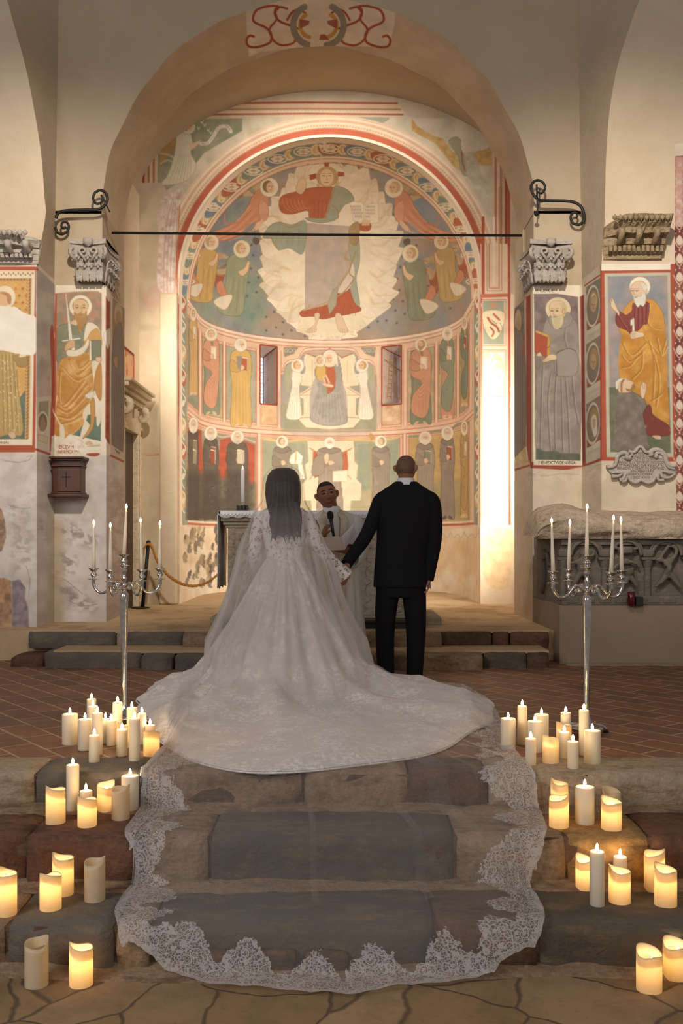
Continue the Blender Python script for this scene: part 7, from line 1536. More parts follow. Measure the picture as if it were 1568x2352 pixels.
# --- sarcophagus
zt_ = P(0, 1240, 9.1).z; r = empty('sarcophagus', (3.0, 9.5, ZP), 'carved grey stone sarcophagus with arches and figures under rough lid', 'sarcophagus')
sx0 = P(1290, 0, 9.12).x; sx1 = 4.2; yF = 9.14
bm = bmesh.new(); pf = [(sx0, yF+.04), (sx1, yF+.04), (sx1, 9.7), (rx, 9.7), (RX1, DM-.02), (P(1232, 0, 10.2).x, 10.2)]; prism(bm, pf, lambda u, v, w_: (u, v, w_), ZP, zt_+.02); bm_obj('chest', bm, M['sarc'], r)
bm = bmesh.new()
def sp3(x, y, dep=0): p = P(x, y, yF); return Vector((p.x, yF-dep, p.z))
bbox(bm, sx0, sx1, yF-.0, yF+.06, zt_-.05, zt_+.01, .01); bbox(bm, sx0, sx1, yF-.02, yF+.06, ZP, ZP+.09, .012)
for k in range(7): x = P(1300+k*37, 0, yF).x; bbox(bm, x, x+.11, yF-.03, yF+.01, ZP+.02, ZP+.075, .01)
bm_obj('frame', bm, M['sarc'], r)
for k in range(5):
    cx = 1345+k*93
    if cx < 1700:
        bm = bmesh.new()
        for rr_, w_ in ((34, .018), (40, .010)): tube(bm, [sp3(cx+rr_*math.cos(a), 1276-rr_*math.sin(a), -.0) for a in np.linspace(0, PI, 20)], w_, 8)
        bm_obj('arch', bm, M['sarc'], r, smooth=True)
for cx in (1294, 1389, 1488, 1583):
    bm = bmesh.new(); p = sp3(cx, 1378); zb_ = p.z; zh = sp3(cx, 1286).z
    lathe(bm, [(.045, 0), (.045, .02), (.03, .035), (.028, zh-zb_-.09), (.034, zh-zb_-.08), (.03, zh-zb_-.07), (.055, zh-zb_), (.06, zh-zb_+.012)], 14, p.x, yF+.02, zb_); 
    bbox(bm, p.x-.065, p.x+.065, yF-.035, yF+.04, zh, zh+.025, .005); bbox(bm, p.x-.05, p.x+.05, yF-.02, yF+.03, zh+.025, zh+.10, .02); bm_obj('column', bm, M['sarc'], r, smooth=False)
def figure(cx, kind):
    bm = bmesh.new(); q = lambda pts, w_, n=3: tube(bm, [sp3(cx+x, y, .015) for x, y in pts], w_, 8, smooth_n=n)
    if kind == 0:
        q([(0, 1262), (-4, 1275)], .035); q([(-2, 1285), (-6, 1310)], [.05, .045]); q([(-2, 1282), (-22, 1292), (-34, 1292)], [.022, .014]); q([(4, 1282), (20, 1275), (24, 1262)], [.022, .014]); q([(-6, 1312), (-20, 1335), (-28, 1355)], [.032, .018]); q([(0, 1312), (10, 1335), (16, 1358)], [.032, .018])
    elif kind == 1:
        q([(0, 1255), (0, 1272)], .06); q([(-6, 1290), (-24, 1300), (-34, 1312)], [.022, .012]); q([(6, 1290), (22, 1294), (32, 1304)], [.022, .012]); q([(0, 1282), (0, 1296)], .028); q([(4, 1306), (8, 1318)], [.055, .045]); q([(6, 1322), (-6, 1340), (-22, 1350)], [.028, .016]); q([(8, 1322), (20, 1340), (26, 1352)], [.028, .016]); q([(-14, 1262), (-28, 1256)], .018); q([(14, 1262), (28, 1258)], .018)
        for k in range(5): q([(14+k*4, 1288), (12+k*4, 1296)], .008)
    else:
        q([(6, 1252), (-4, 1264), (-16, 1284), (-8, 1290)], [.02, .016]); q([(12, 1252), (22, 1262), (18, 1278), (4, 1286)], [.022, .018]); q([(-26, 1286), (-6, 1288), (16, 1286)], .02); q([(2, 1290), (2, 1300)], .04); q([(-2, 1306), (6, 1310)], [.06, .055]); q([(0, 1316), (-10, 1332), (-28, 1348)], [.035, .016]); q([(6, 1316), (18, 1332), (34, 1352)], [.035, .016])
    remesh('carved_figure', bm, M['sarc'], r, .012, 3)
for cx, k in ((1340, 0), (1437, 1), (1530, 2)): figure(cx, k)
bm = bmesh.new()   # winged figure on the short side
for pts, w_ in (([(1248, 1262), (1250, 1285)], .03), ([(1246, 1285), (1250, 1320), (1244, 1360)], .03), ([(1256, 1270), (1262, 1300)], .02)): tube(bm, [P(x, y, 9.95-(x-1240)*.018) for x, y in pts], w_, 8, smooth_n=3)
bm_obj('side_relief', bm, M['sarc'], r, smooth=True)
bm = bmesh.new(); nx, ny = 60, 16; zt2 = zt_+.01; rows = []
def lidp(u, v):   # u along, v: 0 bottom front .. 1 back
    x = P(1226, 0, 9.1).x+.0+u*(4.3-P(1226, 0, 9.1).x); 
    prof = [(9.08, zt2), (9.04, zt2+.05), (9.06, zt2+.13), (9.16, zt2+.20), (9.45, zt2+.25), (9.72, zt2+.26)]
    t = v*(len(prof)-1); i = min(int(t), len(prof)-2); f = t-i; y = prof[i][0]*(1-f)+prof[i+1][0]*f; z = prof[i][1]*(1-f)+prof[i+1][1]*f
    n = vnoise(np.array(x*3.1), np.array(v*7.0), 71)+.5*vnoise(np.array(x*9.1), np.array(v*17.0), 72)-.75
    z += n*.05*(v > .02)+(.075*math.exp(-((x-2.12)/.22)**2)*(v > .3)); y += n*.05
    if u < .04: k = u/.04; z = zt2+(z-zt2)*(k**.5*.9+.1); 
    return (x, y, z)
back = 10.25
rows = [[lidp(i/nx, j/ny) for i in range(nx+1)] for j in range(ny+1)]
sheet('lid', rows, M['lid'], r); 
bm = bmesh.new(); prism(bm, [(P(1226, 0, 9.1).x+.03, 9.12), (4.25, 9.12), (4.25, 9.68), (rx, 9.68), (RX1, DM-.02), (P(1225, 0, 10.2).x, 10.2)], lambda u, v, w_: (u, v, w_), zt2, zt2+.17); bm_obj('lid_core', bm, M['lid'], r)
p = P(1448, 1379, 9.08); p.z = ZP
rv = empty('votive_lamp', p, 'small dark red glass votive lamp on the sarcophagus ledge', 'lamp')
rv.location.y = 9.06
bm = bmesh.new(); lathe(bm, [(.028, .0), (.034, .01), (.034, .125), (.030, .13)], 20, p.x, 9.06, ZP); g = NT('red_glass'); g.base((.10, .004, .006)); g.rough(.08); g.b.inputs['Transmission Weight'].default_value = .25; bm_obj('glass', bm, g.m, rv, smooth=True)
bm = bmesh.new(); bbox(bm, p.x+.036, p.x+.10, 9.06-.03, 9.06+.03, ZP, ZP+.085, .004); bm_obj('casing', bm, M['blackwood'], rv)
# ================================================================ people
def skin_mat(name, col):
    m = NT(name); f = m.noise(m.coord(), 30, 4); m.base(m.ramp(f, [(.3, tuple(c*.88 for c in col)), (.7, tuple(c*1.08 for c in col))])); m.rough(.5); m.b.inputs['Subsurface Weight'].default_value = .12; m.b.inputs['Subsurface Radius'].default_value = (1, .4, .2); m.b.inputs['Subsurface Scale'].default_value = .01
    return m.m
M['skin_g'] = skin_mat('tan_skin', hexlin(0x9C6E54)); M['skin_p'] = skin_mat('brown_skin', hexlin(0x8A5A42)); M['skin_b'] = skin_mat('fair_skin', hexlin(0xC09078))
M['suit'] = simple('black_suit_cloth', (.006, .006, .008), .85, spec=.2, bump=.15, bscale=300); M['shirt'] = simple('white_shirt', (.75, .76, .80), .8)
M['shoe'] = simple('black_leather', (.01, .01, .01), .3)
def hair_mat(name, c):
    m = NT(name); m.rough(.45); co = m.coord('Object', (60, 60, 4)); m.base(m.ramp(m.noise(co, 2.5, 6), [(.35, tuple(x*.5 for x in c)), (.7, tuple(x*1.5 for x in c))])); m.bump(m.noise(co, 3, 5), .6, .01); return m.m
M['hair_b'] = hair_mat('dark_brown_hair', (.030, .018, .014)); M['hair_p'] = simple('short_black_hair', (.018, .015, .014), .8, nscale=200, namt=.5, bump=.6, bscale=400); M['stubble'] = simple('shaved_scalp', hexlin(0x6A4A3C), .6, nscale=120, namt=.15, bump=.15, bscale=500)
def headpt(th, ph):   # ph: 0 top..pi bottom; th: angle, face toward -y at th=-pi/2
    sp = np.sin(ph)**np.where(ph < PI/2, .78, .92); x = .074*sp*np.cos(th); y = .096*sp*np.sin(th); z = .114*np.cos(ph)
    low = np.clip(-z/.118, 0, 1); x = x*(1-.30*low**1.3); yb = np.where(y > 0, y*(1-.42*low), y*(1-.10*low)-.012*low)
    y = yb; g = lambda cx, cz, sx, sz: np.exp(-((x-cx)/sx)**2-((z-cz)/sz)**2); fr = np.clip(-y/.05, 0, 1)
    d = .024*g(0, -.018, .012, .018)+.010*g(0, .010, .009, .028)+.007*(g(.028, .036, .02, .010)+g(-.028, .036, .02, .010))-.010*(g(.030, .016, .017, .012)+g(-.030, .016, .017, .012))
    d += .007*g(0, -.052, .022, .006)+.006*g(0, -.062, .018, .006)-.004*g(0, -.072, .02, .006)+.010*g(0, -.095, .02, .016)+.004*(g(.040, -.015, .018, .02)+g(-.040, -.015, .018, .02))+.006*(g(.012, -.026, .008, .008)+g(-.012, -.026, .008, .008))
    return x, y-d*fr, z
def head_into(bm, cen, rot, s=1.0, ears=True):
    nt, npn = 64, 48; rings = []; rot = Matrix(rot) if not isinstance(rot, Matrix) else rot
    for j in range(1, npn):
        th = np.linspace(0, 2*PI, nt, endpoint=False); x, y, z = headpt(th, np.full(nt, PI*j/npn))
        rings.append([bm.verts.new(cen+rot @ (Vector((a, b, c))*s)) for a, b, c in zip(x, y, z)])
    for a, b in zip(rings[:-1], rings[1:]):
        for i in range(nt): bm.faces.new((a[i], a[(i+1) % nt], b[(i+1) % nt], b[i]))
    bm.faces.new(rings[0]); bm.faces.new(rings[-1][::-1])
    if ears:
        for e in (-1, 1):
            c = [cen+rot @ (Vector(v)*s) for v in ((e*.072, .008, .022), (e*.084, .016, .026), (e*.086, .018, .006), (e*.078, .010, -.022))]
            tube(bm, c, [.008*s, .012*s, .012*s, .006*s], 10, smooth_n=3)
def cap_shell(name, cen, rot, s, mat, parent, hairline, off=1.03, thick=None):
    nt, npn = 72, 50; th = np.linspace(0, 2*PI, nt, endpoint=False); V = []; mask = []
    for j in range(npn+1):
        x, y, z = headpt(th, np.full(nt, PI*max(j, .02)/npn))
        for a, b, c in zip(x, y, z): V.append(cen+rot @ (Vector((a*off*1.01, b*off, c*off))*s)); mask.append(hairline(a, b, c))
    Fc = []
    for j in range(npn):
        for i in range(nt):
            q = (j*nt+i, j*nt+(i+1) % nt, (j+1)*nt+(i+1) % nt, (j+1)*nt+i)
            if all(mask[k] for k in q): Fc.append(q)
    return mesh_obj(name, V, Fc, mat, parent, True)
def hand_into(bm, wrist, fwd, up, curl=.5, s=1.0, side=1, spread=.3):
    """palm + five fingers; fwd: toward the fingertips, up: back of the hand"""
    f = Vector(fwd).normalized(); u = Vector(up); u = (u-f*u.dot(f)).normalized(); r = f.cross(u)*side; w = Vector(wrist)
    for k in range(4): tube(bm, [w+r*(k-1.5)*.012*s, w+f*.05*s+r*(k-1.5)*.019*s, w+f*.085*s+r*(k-1.5)*.021*s], [.016*s, .0145*s, .0105*s], 8)
    for k, L in enumerate((.070, .080, .074, .058)):
        b = w+f*.085*s+r*(k-1.5)*.021*s; d = (f+r*(k-1.5)*.09*spread).normalized(); pts = [b]; a = 0
        for q, fr in enumerate((.45, .32, .23)):
            a += curl*(1.0 if q else .7); dd_ = d*math.cos(a)-u*math.sin(a); pts.append(pts[-1]+dd_*L*fr*s)
        tube(bm, pts, [.0098*s, .0092*s, .0085*s, .0068*s], 8)
    b = w+f*.022*s-r*.028*s; d = (f*.65-r*.75-u*.15).normalized(); p1 = b+d*.035*s; d2 = (f*.85-r*.25-u*.35*curl*2).normalized(); tube(bm, [w+f*.01*s-r*.012*s, b, p1, p1+d2*.028*s, p1+d2*.050*s], [.014*s, .0135*s, .011*s, .0098*s, .0075*s], 8)
def loft(bm, rings, seg=28, cap=True):   # (centre, rx, ry[, power])
    R_ = []
    for rg in rings:
        c, rx_, ry_ = rg[:3]; pw = rg[3] if len(rg) > 3 else 1.0; row = []
        for i in range(seg):
            a = 2*PI*i/seg; ca, sa = math.cos(a), math.sin(a); row.append(bm.verts.new((c[0]+rx_*math.copysign(abs(ca)**pw, ca), c[1]+ry_*math.copysign(abs(sa)**pw, sa), c[2])))
        R_.append(row)
    for a, b in zip(R_[:-1], R_[1:]):
        for i in range(seg): bm.faces.new((a[i], a[(i+1) % seg], b[(i+1) % seg], b[i]))
    if cap: bm.faces.new(R_[0][::-1]); bm.faces.new(R_[-1])
    return R_
Rz = lambda a: Matrix.Rotation(a, 3, 'Z'); Ry = lambda a: Matrix.Rotation(a, 3, 'Y'); Rx = lambda a: Matrix.Rotation(a, 3, 'X')
# ---------------------------------------------------------------- groom
DG = 8.15; G = lambda px, py, dy=0: P(px, py, DG+dy)
gr = empty('person', (G(920, 0).x, DG, ZT), 'man with shaved head in black suit seen from behind, holding the hand of the bride', 'person')
HGc = G(932, 1078); hrot = Rz(PI-.30) @ Rx(.04) @ Matrix.Diagonal((1.10, 1.02, .98))
bm = bmesh.new(); head_into(bm, HGc, hrot, 1.0)
tube(bm, [G(932, 1092, .0), G(931, 1112, .015), G(930, 1130, .02)], [.060, .058, .06], 16)
loft(bm, [((G(930, 0).x, DG+.02, G(0, y).z), w_, d_) for y, w_, d_ in ((1125, .10, .07), (1140, .18, .09), (1180, .19, .10), (1240, .16, .09), (1300, .15, .09), (1340, .15, .10))])
tube(bm, [G(978, 1150), G(998, 1195), G(998, 1242), G(991, 1290), G(984, 1325)], [.04, .036, .034, .030, .026], 12, smooth_n=3); tube(bm, [G(886, 1150), G(873, 1156), G(855, 1198, -.03), G(836, 1238, -.1), G(810, 1274, -.22), G(796, 1302, -.33)], [.03, .036, .034, .032, .028, .026], 12, smooth_n=3)
for a, b, c, d_ in ((893, 885, 884, 887), (949, 954, 955, 951)): tube(bm, [G(a, 1340, .02), G(b, 1400, .02), G(c, 1470, .03), G(d_, 1570, .02)], [.06, .055, .045, .036], 12, smooth_n=3)
hand_into(bm, G(796, 1300, -.34), (-.10, -.35, -1), (1, -.5, .1), .30, 1.0, 1, .2)
hand_into(bm, G(984, 1328, 0), (-.05, -.1, -1), (1, 0, 0), .5, .9, -1)
remesh('body', bm, M['skin_g'], gr, .006, 3)
cap_shell('shaved_hair', HGc, hrot, 1.0, M['stubble'], gr, lambda x, y, z: (z > .052 and y < 0) or (y >= 0 and z > -.045-.0*y) and not (abs(x) > .066 and -.03 < z < .035 and y < .03), 1.012)
bm = bmesh.new(); loft(bm, [((G(932, 0).x, DG+.012, G(0, y).z), w_, w_*1.02) for y, w_ in ((1114, .080), (1106, .073), (1100, .069), (1098, .068))], cap=False); o = bm_obj('shirt_collar', bm, M['shirt'], gr, smooth=True); s_ = o.modifiers.new('s', 'SOLIDIFY'); s_.thickness = .004
bm = bmesh.new()
loft(bm, [((G(cx, 0).x, DG+.02, G(0, y).z), hw/280.6, d_, .9) for y, cx, hw, d_ in ((1106, 932, 26, .078), (1113, 932, 34, .085), (1124, 932, 52, .095), (1138, 932, 66, .112), (1160, 933, 69, .125), (1200, 932, 67, .13), (1240, 927, 62, .125), (1275, 922, 60, .122), (1310, 921, 62, .13), (1349, 921.5, 64.5, .14))], 40)
tube(bm, [G(978, 1140), G(992, 1152), G(998, 1195), G(998, 1242), G(991, 1290), G(983, 1334)], [.055, .068, .064, .058, .050, .044], 18, smooth_n=3)
tube(bm, [G(886, 1140), G(873, 1152), G(855, 1198, -.03), G(836, 1238, -.1), G(810, 1274, -.22), G(794, 1298, -.31)], [.055, .066, .060, .056, .050, .046], 18, smooth_n=3)
jk = remesh('suit_jacket', bm, M['suit'], gr, .008, 5)
bm = bmesh.new(); loft(bm, [((G(920, 0).x, DG+.02, G(0, y).z), w_, d_) for y, w_, d_ in ((1325, .20, .12), (1350, .205, .125), (1372, .195, .12))], 32)
tube(bm, [G(893, 1345, .02), G(886, 1400, .02), G(884, 1460, .03), G(885, 1520, .02), G(887, 1562, .02)], [.105, .090, .078, .072, .070], 20, smooth_n=3); tube(bm, [G(949, 1345, .02), G(953, 1400, .02), G(955, 1460, .03), G(953, 1520, .02), G(951, 1562, .02)], [.105, .092, .080, .070, .066], 20, smooth_n=3)
remesh('trousers', bm, M['suit'], gr, .008, 4)
for cx in (886, 951):
    bm = bmesh.new(); x = G(cx, 0).x; loft(bm, [((x, DG+.10, ZT+.001), .045, .14), ((x, DG+.10, ZT+.03), .05, .145), ((x, DG+.07, ZT+.06), .045, .10), ((x, DG+.02, ZT+.09), .04, .05)]); bm_obj('shoe', bm, M['shoe'], gr, smooth=True)
# ---------------------------------------------------------------- priest
DR = 8.42; H_ = lambda px, py, dy=0: P(px, py, DR+dy)
pr_ = empty('person', (H_(775, 0).x, DR, ZT), 'priest with glasses in white alb and stole speaking into a microphone', 'person')
HPc = H_(751, 1139); prot = Rz(.10) @ Ry(-.20) @ Rx(-.04) @ Matrix.Diagonal((1.10, 1.0, 1.04))
bm = bmesh.new(); head_into(bm, HPc, prot, 1.0)
tube(bm, [H_(756, 1155, .01), H_(761, 1176, .015), H_(764, 1190, .02)], [.062, .064, .09], 16)
loft(bm, [((H_(770, 0).x, DR+.04, H_(0, y).z), w_, d_) for y, w_, d_ in ((1190, .12, .07), (1210, .17, .09), (1300, .15, .09), (1400, .14, .09), (1540, .10, .08))])
tube(bm, [H_(726, 1200), H_(722, 1245, -.10), H_(738, 1236, -.22), H_(744, 1226, -.24)], [.05, .042, .032, .026], 12); tube(bm, [H_(808, 1206, .03), H_(818, 1258, -.06), H_(798, 1266, -.2), H_(793, 1266, -.22)], [.05, .042, .03, .026], 12)
hand_into(bm, H_(741, 1232, -.24), (.35, -.10, .9), (-.9, -.3, .35), .85, .92, -1, .15)
hand_into(bm, H_(796, 1267, -.22), (-1, -.25, .12), (0, -.2, -1), .35, .9, -1)
pb_ = remesh('body', bm, M['skin_p'], pr_, .005, 2)
cap_shell('short_hair', HPc, prot, 1.0, M['hair_p'], pr_, lambda x, y, z: z > (.078 if y < -.045 else .078-(y+.045)*1.6) if y < .0 else z > -.04, 1.035)
hp = lambda x, y, z: HPc+prot @ Vector((x, y, z))
for e in (-1, 1):
    bm = bmesh.new(); bmesh.ops.create_uvsphere(bm, u_segments=12, v_segments=8, radius=.0095); bmesh.ops.translate(bm, verts=bm.verts, vec=hp(e*.029, -.0755, .014)); eye = bm_obj('eye', bm, simple('eye_white', (.22, .19, .17), .4), pr_, smooth=True)
    bm = bmesh.new(); bmesh.ops.create_uvsphere(bm, u_segments=10, v_segments=8, radius=.0055); bmesh.ops.translate(bm, verts=bm.verts, vec=hp(e*.029+.001, -.0808, .0135)); o = bm_obj('iris', bm, M['dark'], None, smooth=True); o.parent = eye; o.location = (0, 0, 0)
    bm = bmesh.new(); tube(bm, [hp(e*.045, -.078, .038), hp(e*.030, -.092, .043), hp(e*.014, -.096, .038)], [.002, .0035, .003], 6, smooth_n=3); bm_obj('eyebrow', bm, M['hair_p'], pr_, smooth=True)
    bm = bmesh.new(); tube(bm, [hp(e*.018, -.083, .017), hp(e*.030, -.087, .0195), hp(e*.042, -.080, .016)], .0024, 6, smooth_n=3); bm_obj('eyelid', bm, M['hair_p'], pr_, smooth=True)
bm = bmesh.new(); tube(bm, [hp(-.024, -.098, -.060), hp(-.01, -.112, -.0575), hp(.01, -.112, -.0565), hp(.026, -.096, -.053)], [.0015, .003, .003, .0015], 6, smooth_n=3); bm_obj('mouth', bm, simple('lip', hexlin(0x5C2E26), .5), pr_, smooth=True)
M['gold'] = simple('thin_metal_rim', (.55, .42, .28), .25, 1)
bm = bmesh.new()
for e in (-1, 1):
    tube(bm, [hp(e*.031+.021*math.copysign(abs(math.cos(a))**.7, math.cos(a)), -.107+.010*abs(math.cos(a))*(math.cos(a)*e > 0), .012+.0155*math.copysign(abs(math.sin(a))**.8, math.sin(a))) for a in np.linspace(0, 2*PI, 25)], .0013, 6); tube(bm, [hp(e*.053, -.096, .020), hp(e*.076, -.03, .024), hp(e*.080, .008, .022)], .0016, 6)
tube(bm, [hp(-.010, -.107, .016), hp(0, -.112, .019), hp(.010, -.107, .016)], .0013, 6)
bm_obj('glasses', bm, M['gold'], pr_, smooth=True)
def cloth_mat(name, col, nsc=14, bump=.4, sheen=.3):
    m = NT(name); m.base(col); m.rough(.85); m.b.inputs['Sheen Weight'].default_value = sheen; co = m.coord('Object', (1, 1, .18)); m.bump(m.math('ADD', m.noise(co, nsc, 3, .5), m.math('MULTIPLY', m.noise(m.coord(), 300, 2), .04)), bump, .03); return m.m
M['alb'] = cloth_mat('white_alb_cloth', (.66, .64, .60)); M['stole'] = simple('cream_stole', hexlin(0xD0C4AE), .8, nscale=50)
bm = bmesh.new()
rings = []; seg = 64
for y, cx, hw, d_, fa in ((1168, 762, 17.5, .066, 0), (1174, 764, 29, .085, 0), (1184, 770, 50, .105, .01), (1200, 771, 57, .12, .02), (1230, 772, 58, .125, .03), (1270, 773, 54, .12, .03), (1310, 776, 49, .12, .03), (1380, 780, 50, .14, .05), (1450, 782, 54, .16, .07), (1520, 784, 58, .18, .08), (1548, 785, 60, .19, .09)):
    c = H_(cx, y); row = []
    for i in range(seg):
        a = 2*PI*i/seg; k = 1+fa*math.sin(a*11+y*.004)+fa*.5*math.sin(a*5+1); row.append(bm.verts.new((c.x+hw/272*math.cos(a)*k, DR+.03+d_*math.sin(a)*k, c.z)))
    rings.append(row)
for a, b in zip(rings[:-1], rings[1:]):
    for i in range(seg): bm.faces.new((a[i], a[(i+1) % seg], b[(i+1) % seg], b[i]))
rb = bm_obj('alb', bm, M['alb'], pr_, smooth=True)
for pts, rs_ in (([(810, 1192, .03), (824, 1216, .0), (826, 1250, -.06), (814, 1272, -.14), (806, 1276, -.17)], [.06, .075, .085, .10, .10]), ([(730, 1192, .03), (722, 1220, .0), (722, 1246, -.08), (734, 1243, -.17)], [.06, .07, .075, .07])):
    bm = bmesh.new(); tube(bm, [H_(*q) for q in pts], rs_, 24, cap=False, smooth_n=4); o = bm_obj('sleeve', bm, M['alb'], pr_, smooth=True); s_ = o.modifiers.new('s', 'SOLIDIFY'); s_.thickness = .004
bm = bmesh.new(); loft(bm, [((H_(761, 0).x, DR+.01, H_(0, y).z), w_, w_) for y, w_ in ((1180, .082), (1170, .074), (1163, .070))], cap=False); o = bm_obj('collar', bm, M['shirt'], pr_, smooth=True); s_ = o.modifiers.new('s', 'SOLIDIFY'); s_.thickness = .004
for e, xs in ((-1, (752, 742, 744, 748)), (1, (776, 790, 788, 786))):
    vs = []
    for k, (x, y, dy) in enumerate(zip(xs, (1172, 1192, 1250, 1400), (-.03, -.115, -.125, -.14))):
        for j in range(5): c = H_(x+(j-2)*4.2, y+abs(x-764)*.0, dy+.012*abs((x+(j-2)*4-768)/30)**2); vs.append(c)
    o = mesh_obj('stole', vs, [(k*5+j, k*5+j+1, (k+1)*5+j+1, (k+1)*5+j) for k in range(3) for j in range(4)], M['stole'], pr_, True); s_ = o.modifiers.new('s', 'SOLIDIFY'); s_.thickness = .006
# microphone and booklet in his hands
a, b = H_(757, 1176, -.27), H_(766, 1232, -.29); r = empty('microphone', b, 'black handheld microphone held up by the priest', 'microphone')
ax = (a-b).normalized(); bm = bmesh.new(); tube(bm, [b, b+ax*.05, b+ax*.12, b+ax*.15], [.010, .013, .015, .019], 16); bm_obj('handle', bm, simple('glossy_black', (.012, .012, .016), .25), r, smooth=True)
bm = bmesh.new(); tube(bm, [b+ax*.145, b+ax*.155, b+ax*.175, b+ax*.20, b+ax*.212], [.018, .025, .027, .023, .008], 16); bm_obj('grille', bm, simple('dark_mesh', (.02, .02, .022), .6, bump=.8, bscale=900), r, smooth=True)
r = empty('booklet', H_(775, 1262, -.28), 'open white booklet held by the priest', 'booklet')
M['card'] = simple('pale_card', hexlin(0xC8B8B0), .7)
def leaf(name, q, mat):
    vs = [H_(x, y, dy) for x, y, dy in q]; n = (vs[1]-vs[0]).cross(vs[2]-vs[0]).normalized()*.002; mesh_obj(name, [v+n for v in vs]+[v-n for v in vs], [(0, 1, 2, 3), (7, 6, 5, 4), (0, 4, 5, 1), (1, 5, 6, 2), (2, 6, 7, 3), (3, 7, 4, 0)], mat, r)
leaf('cover', [(738, 1235, -.30), (784, 1232, -.32), (791, 1263, -.32), (747, 1265, -.30)], M['card']); leaf('page', [(784, 1232, -.32), (812, 1204, -.24), (816, 1222, -.22), (791, 1263, -.31)], simple('white_page', (.72, .68, .76), .7))
bm = bmesh.new()
for k in range(6): tube(bm, [H_(790+k*.3, 1232+k*4.6, -.325), H_(808, 1216+k*3.2, -.262)], .0007, 4)
bm_obj('page_text', bm, simple('faded_ink', (.35, .22, .28), .9), r)
# ---------------------------------------------------------------- bride
DB_ = 7.6; B_ = lambda px, py, dy=0: P(px, py, DB_+dy)
BXc, BYc = B_(652, 0).x, DB_
br = empty('person', (BXc, BYc, ZT), 'bride seen from behind with long dark hair, lace gown and very long veil', 'person')
bm = bmesh.new(); head_into(bm, B_(650, 1112, .02), Rz(PI), .95)
tube(bm, [B_(650, 1130, .02), B_(650, 1172, .02)], [.05, .055], 14)
loft(bm, [((BXc, BYc+.03, ZT+z), w_, d_) for z, w_, d_ in ((1.40, .09, .06), (1.36, .17, .08), (1.30, .185, .095), (1.2, .165, .10), (1.08, .135, .09), (1.0, .125, .09), (.92, .15, .11), (.85, .17, .12), (.5, .1, .1), (.06, .08, .08))])
tube(bm, [B_(704, 1188, .02), B_(722, 1232, .0), B_(738, 1262, .02), B_(768, 1296, .08), B_(784, 1315, .12)], [.048, .040, .036, .028, .024], 12, smooth_n=3)
tube(bm, [B_(598, 1188, .02), B_(588, 1235, .0), B_(584, 1275, .0), B_(592, 1300, .2), B_(600, 1302, .3)], [.048, .040, .036, .028, .024], 12, smooth_n=3)
hand_into(bm, B_(781, 1308, .12), (.60, .35, -.75), (-.3, -1, .1), .55, .85, -1, .15); hand_into(bm, B_(600, 1302, .3), (0, 1, .1), (0, 0, 1), .5, .85)
remesh('body', bm, M['skin_b'], br, .006, 3)
bm = bmesh.new(); rs = np.random.RandomState(8)
loft(bm, [((B_(cx, 0).x, DB_+dy, B_(0, y).z), hw/301, d_) for y, cx, hw, d_, dy in ((1074, 650, 14, .05, .02), (1080, 650, 27, .09, .015), (1092, 650, 36, .115, .01), (1110, 650, 40.5, .128, .0), (1135, 650, 41.5, .128, -.0), (1160, 651, 39, .105, -.015), (1185, 655, 34, .07, -.075), (1205, 657, 30, .05, -.095), (1218, 657, 24, .03, -.10), (1226, 657, 16, .02, -.10))], 32)
for k in range(26):
    x0 = 622+k*2.7+rs.uniform(-2, 2); y1 = 1226+rs.uniform(0, 26); a = rs.uniform(0, 6)
    tube(bm, [B_(x0+(650-x0)*.2, 1150, -.10), B_(x0, 1180, -.12), B_(x0+3*math.sin(a), 1205, -.125), B_(x0-3*math.sin(a), 1222, -.12), B_(x0+4*math.sin(a), y1, -.12)], [.010, .011, .010, .009, .003], 8, smooth_n=4)
remesh('long_hair', bm, M['hair_b'], br, .006, 2)
def lace_mat(name, big=55, hole=.42, skin=False, base=(.80, .77, .76)):
    m = NT(name); m.base(base); m.rough(.8); co = m.coord('Object'); v = m.n('ShaderNodeTexVoronoi', _feature='DISTANCE_TO_EDGE', Scale=big); m.l(co, v.inputs['Vector']); v2 = m.n('ShaderNodeTexVoronoi', _feature='DISTANCE_TO_EDGE', Scale=big/3.2); m.l(co, v2.inputs['Vector'])
    f = m.noise(co, big*.25, 3); a = m.math('LESS_THAN', v.outputs['Distance'], .07); b = m.math('LESS_THAN', v2.outputs['Distance'], .10); c = m.math('GREATER_THAN', f, 1-hole); al = m.math('MAXIMUM', m.math('MAXIMUM', a, b), c); al = m.math('ADD', m.math('MULTIPLY', al, .8), .12, True)
    m.l(al, m.b.inputs['Alpha']); return m.m
M['lace'] = lace_mat('fine_lace', 110, .54); M['lace2'] = lace_mat('coarse_lace', 70, .48)
bm = bmesh.new(); loft(bm, [((BXc, BYc+.03, ZT+z), w_+.008, d_+.008) for z, w_, d_ in ((1.385, .13, .07), (1.35, .175, .082), (1.30, .187, .095), (1.2, .168, .10), (1.08, .138, .09), (1.0, .128, .09), (.94, .145, .105))], 40, cap=False); bm_obj('lace_bodice', bm, M['lace'], br, smooth=True)
for pts, rs_ in (([(702, 1184, .02), (722, 1232, .0), (738, 1262, .02), (768, 1297, .07), (781, 1312, .10), (790, 1322, .12)], [.058, .05, .048, .05, .062, .07]), ([(600, 1184, .02), (588, 1235, .0), (584, 1275, .0), (592, 1300, .2)], [.058, .05, .046, .06])):
    bm = bmesh.new(); tube(bm, [B_(*q) for q in pts], rs_, 24, cap=False, smooth_n=5); bm_obj('lace_sleeve', bm, M['lace2'], br, smooth=True)
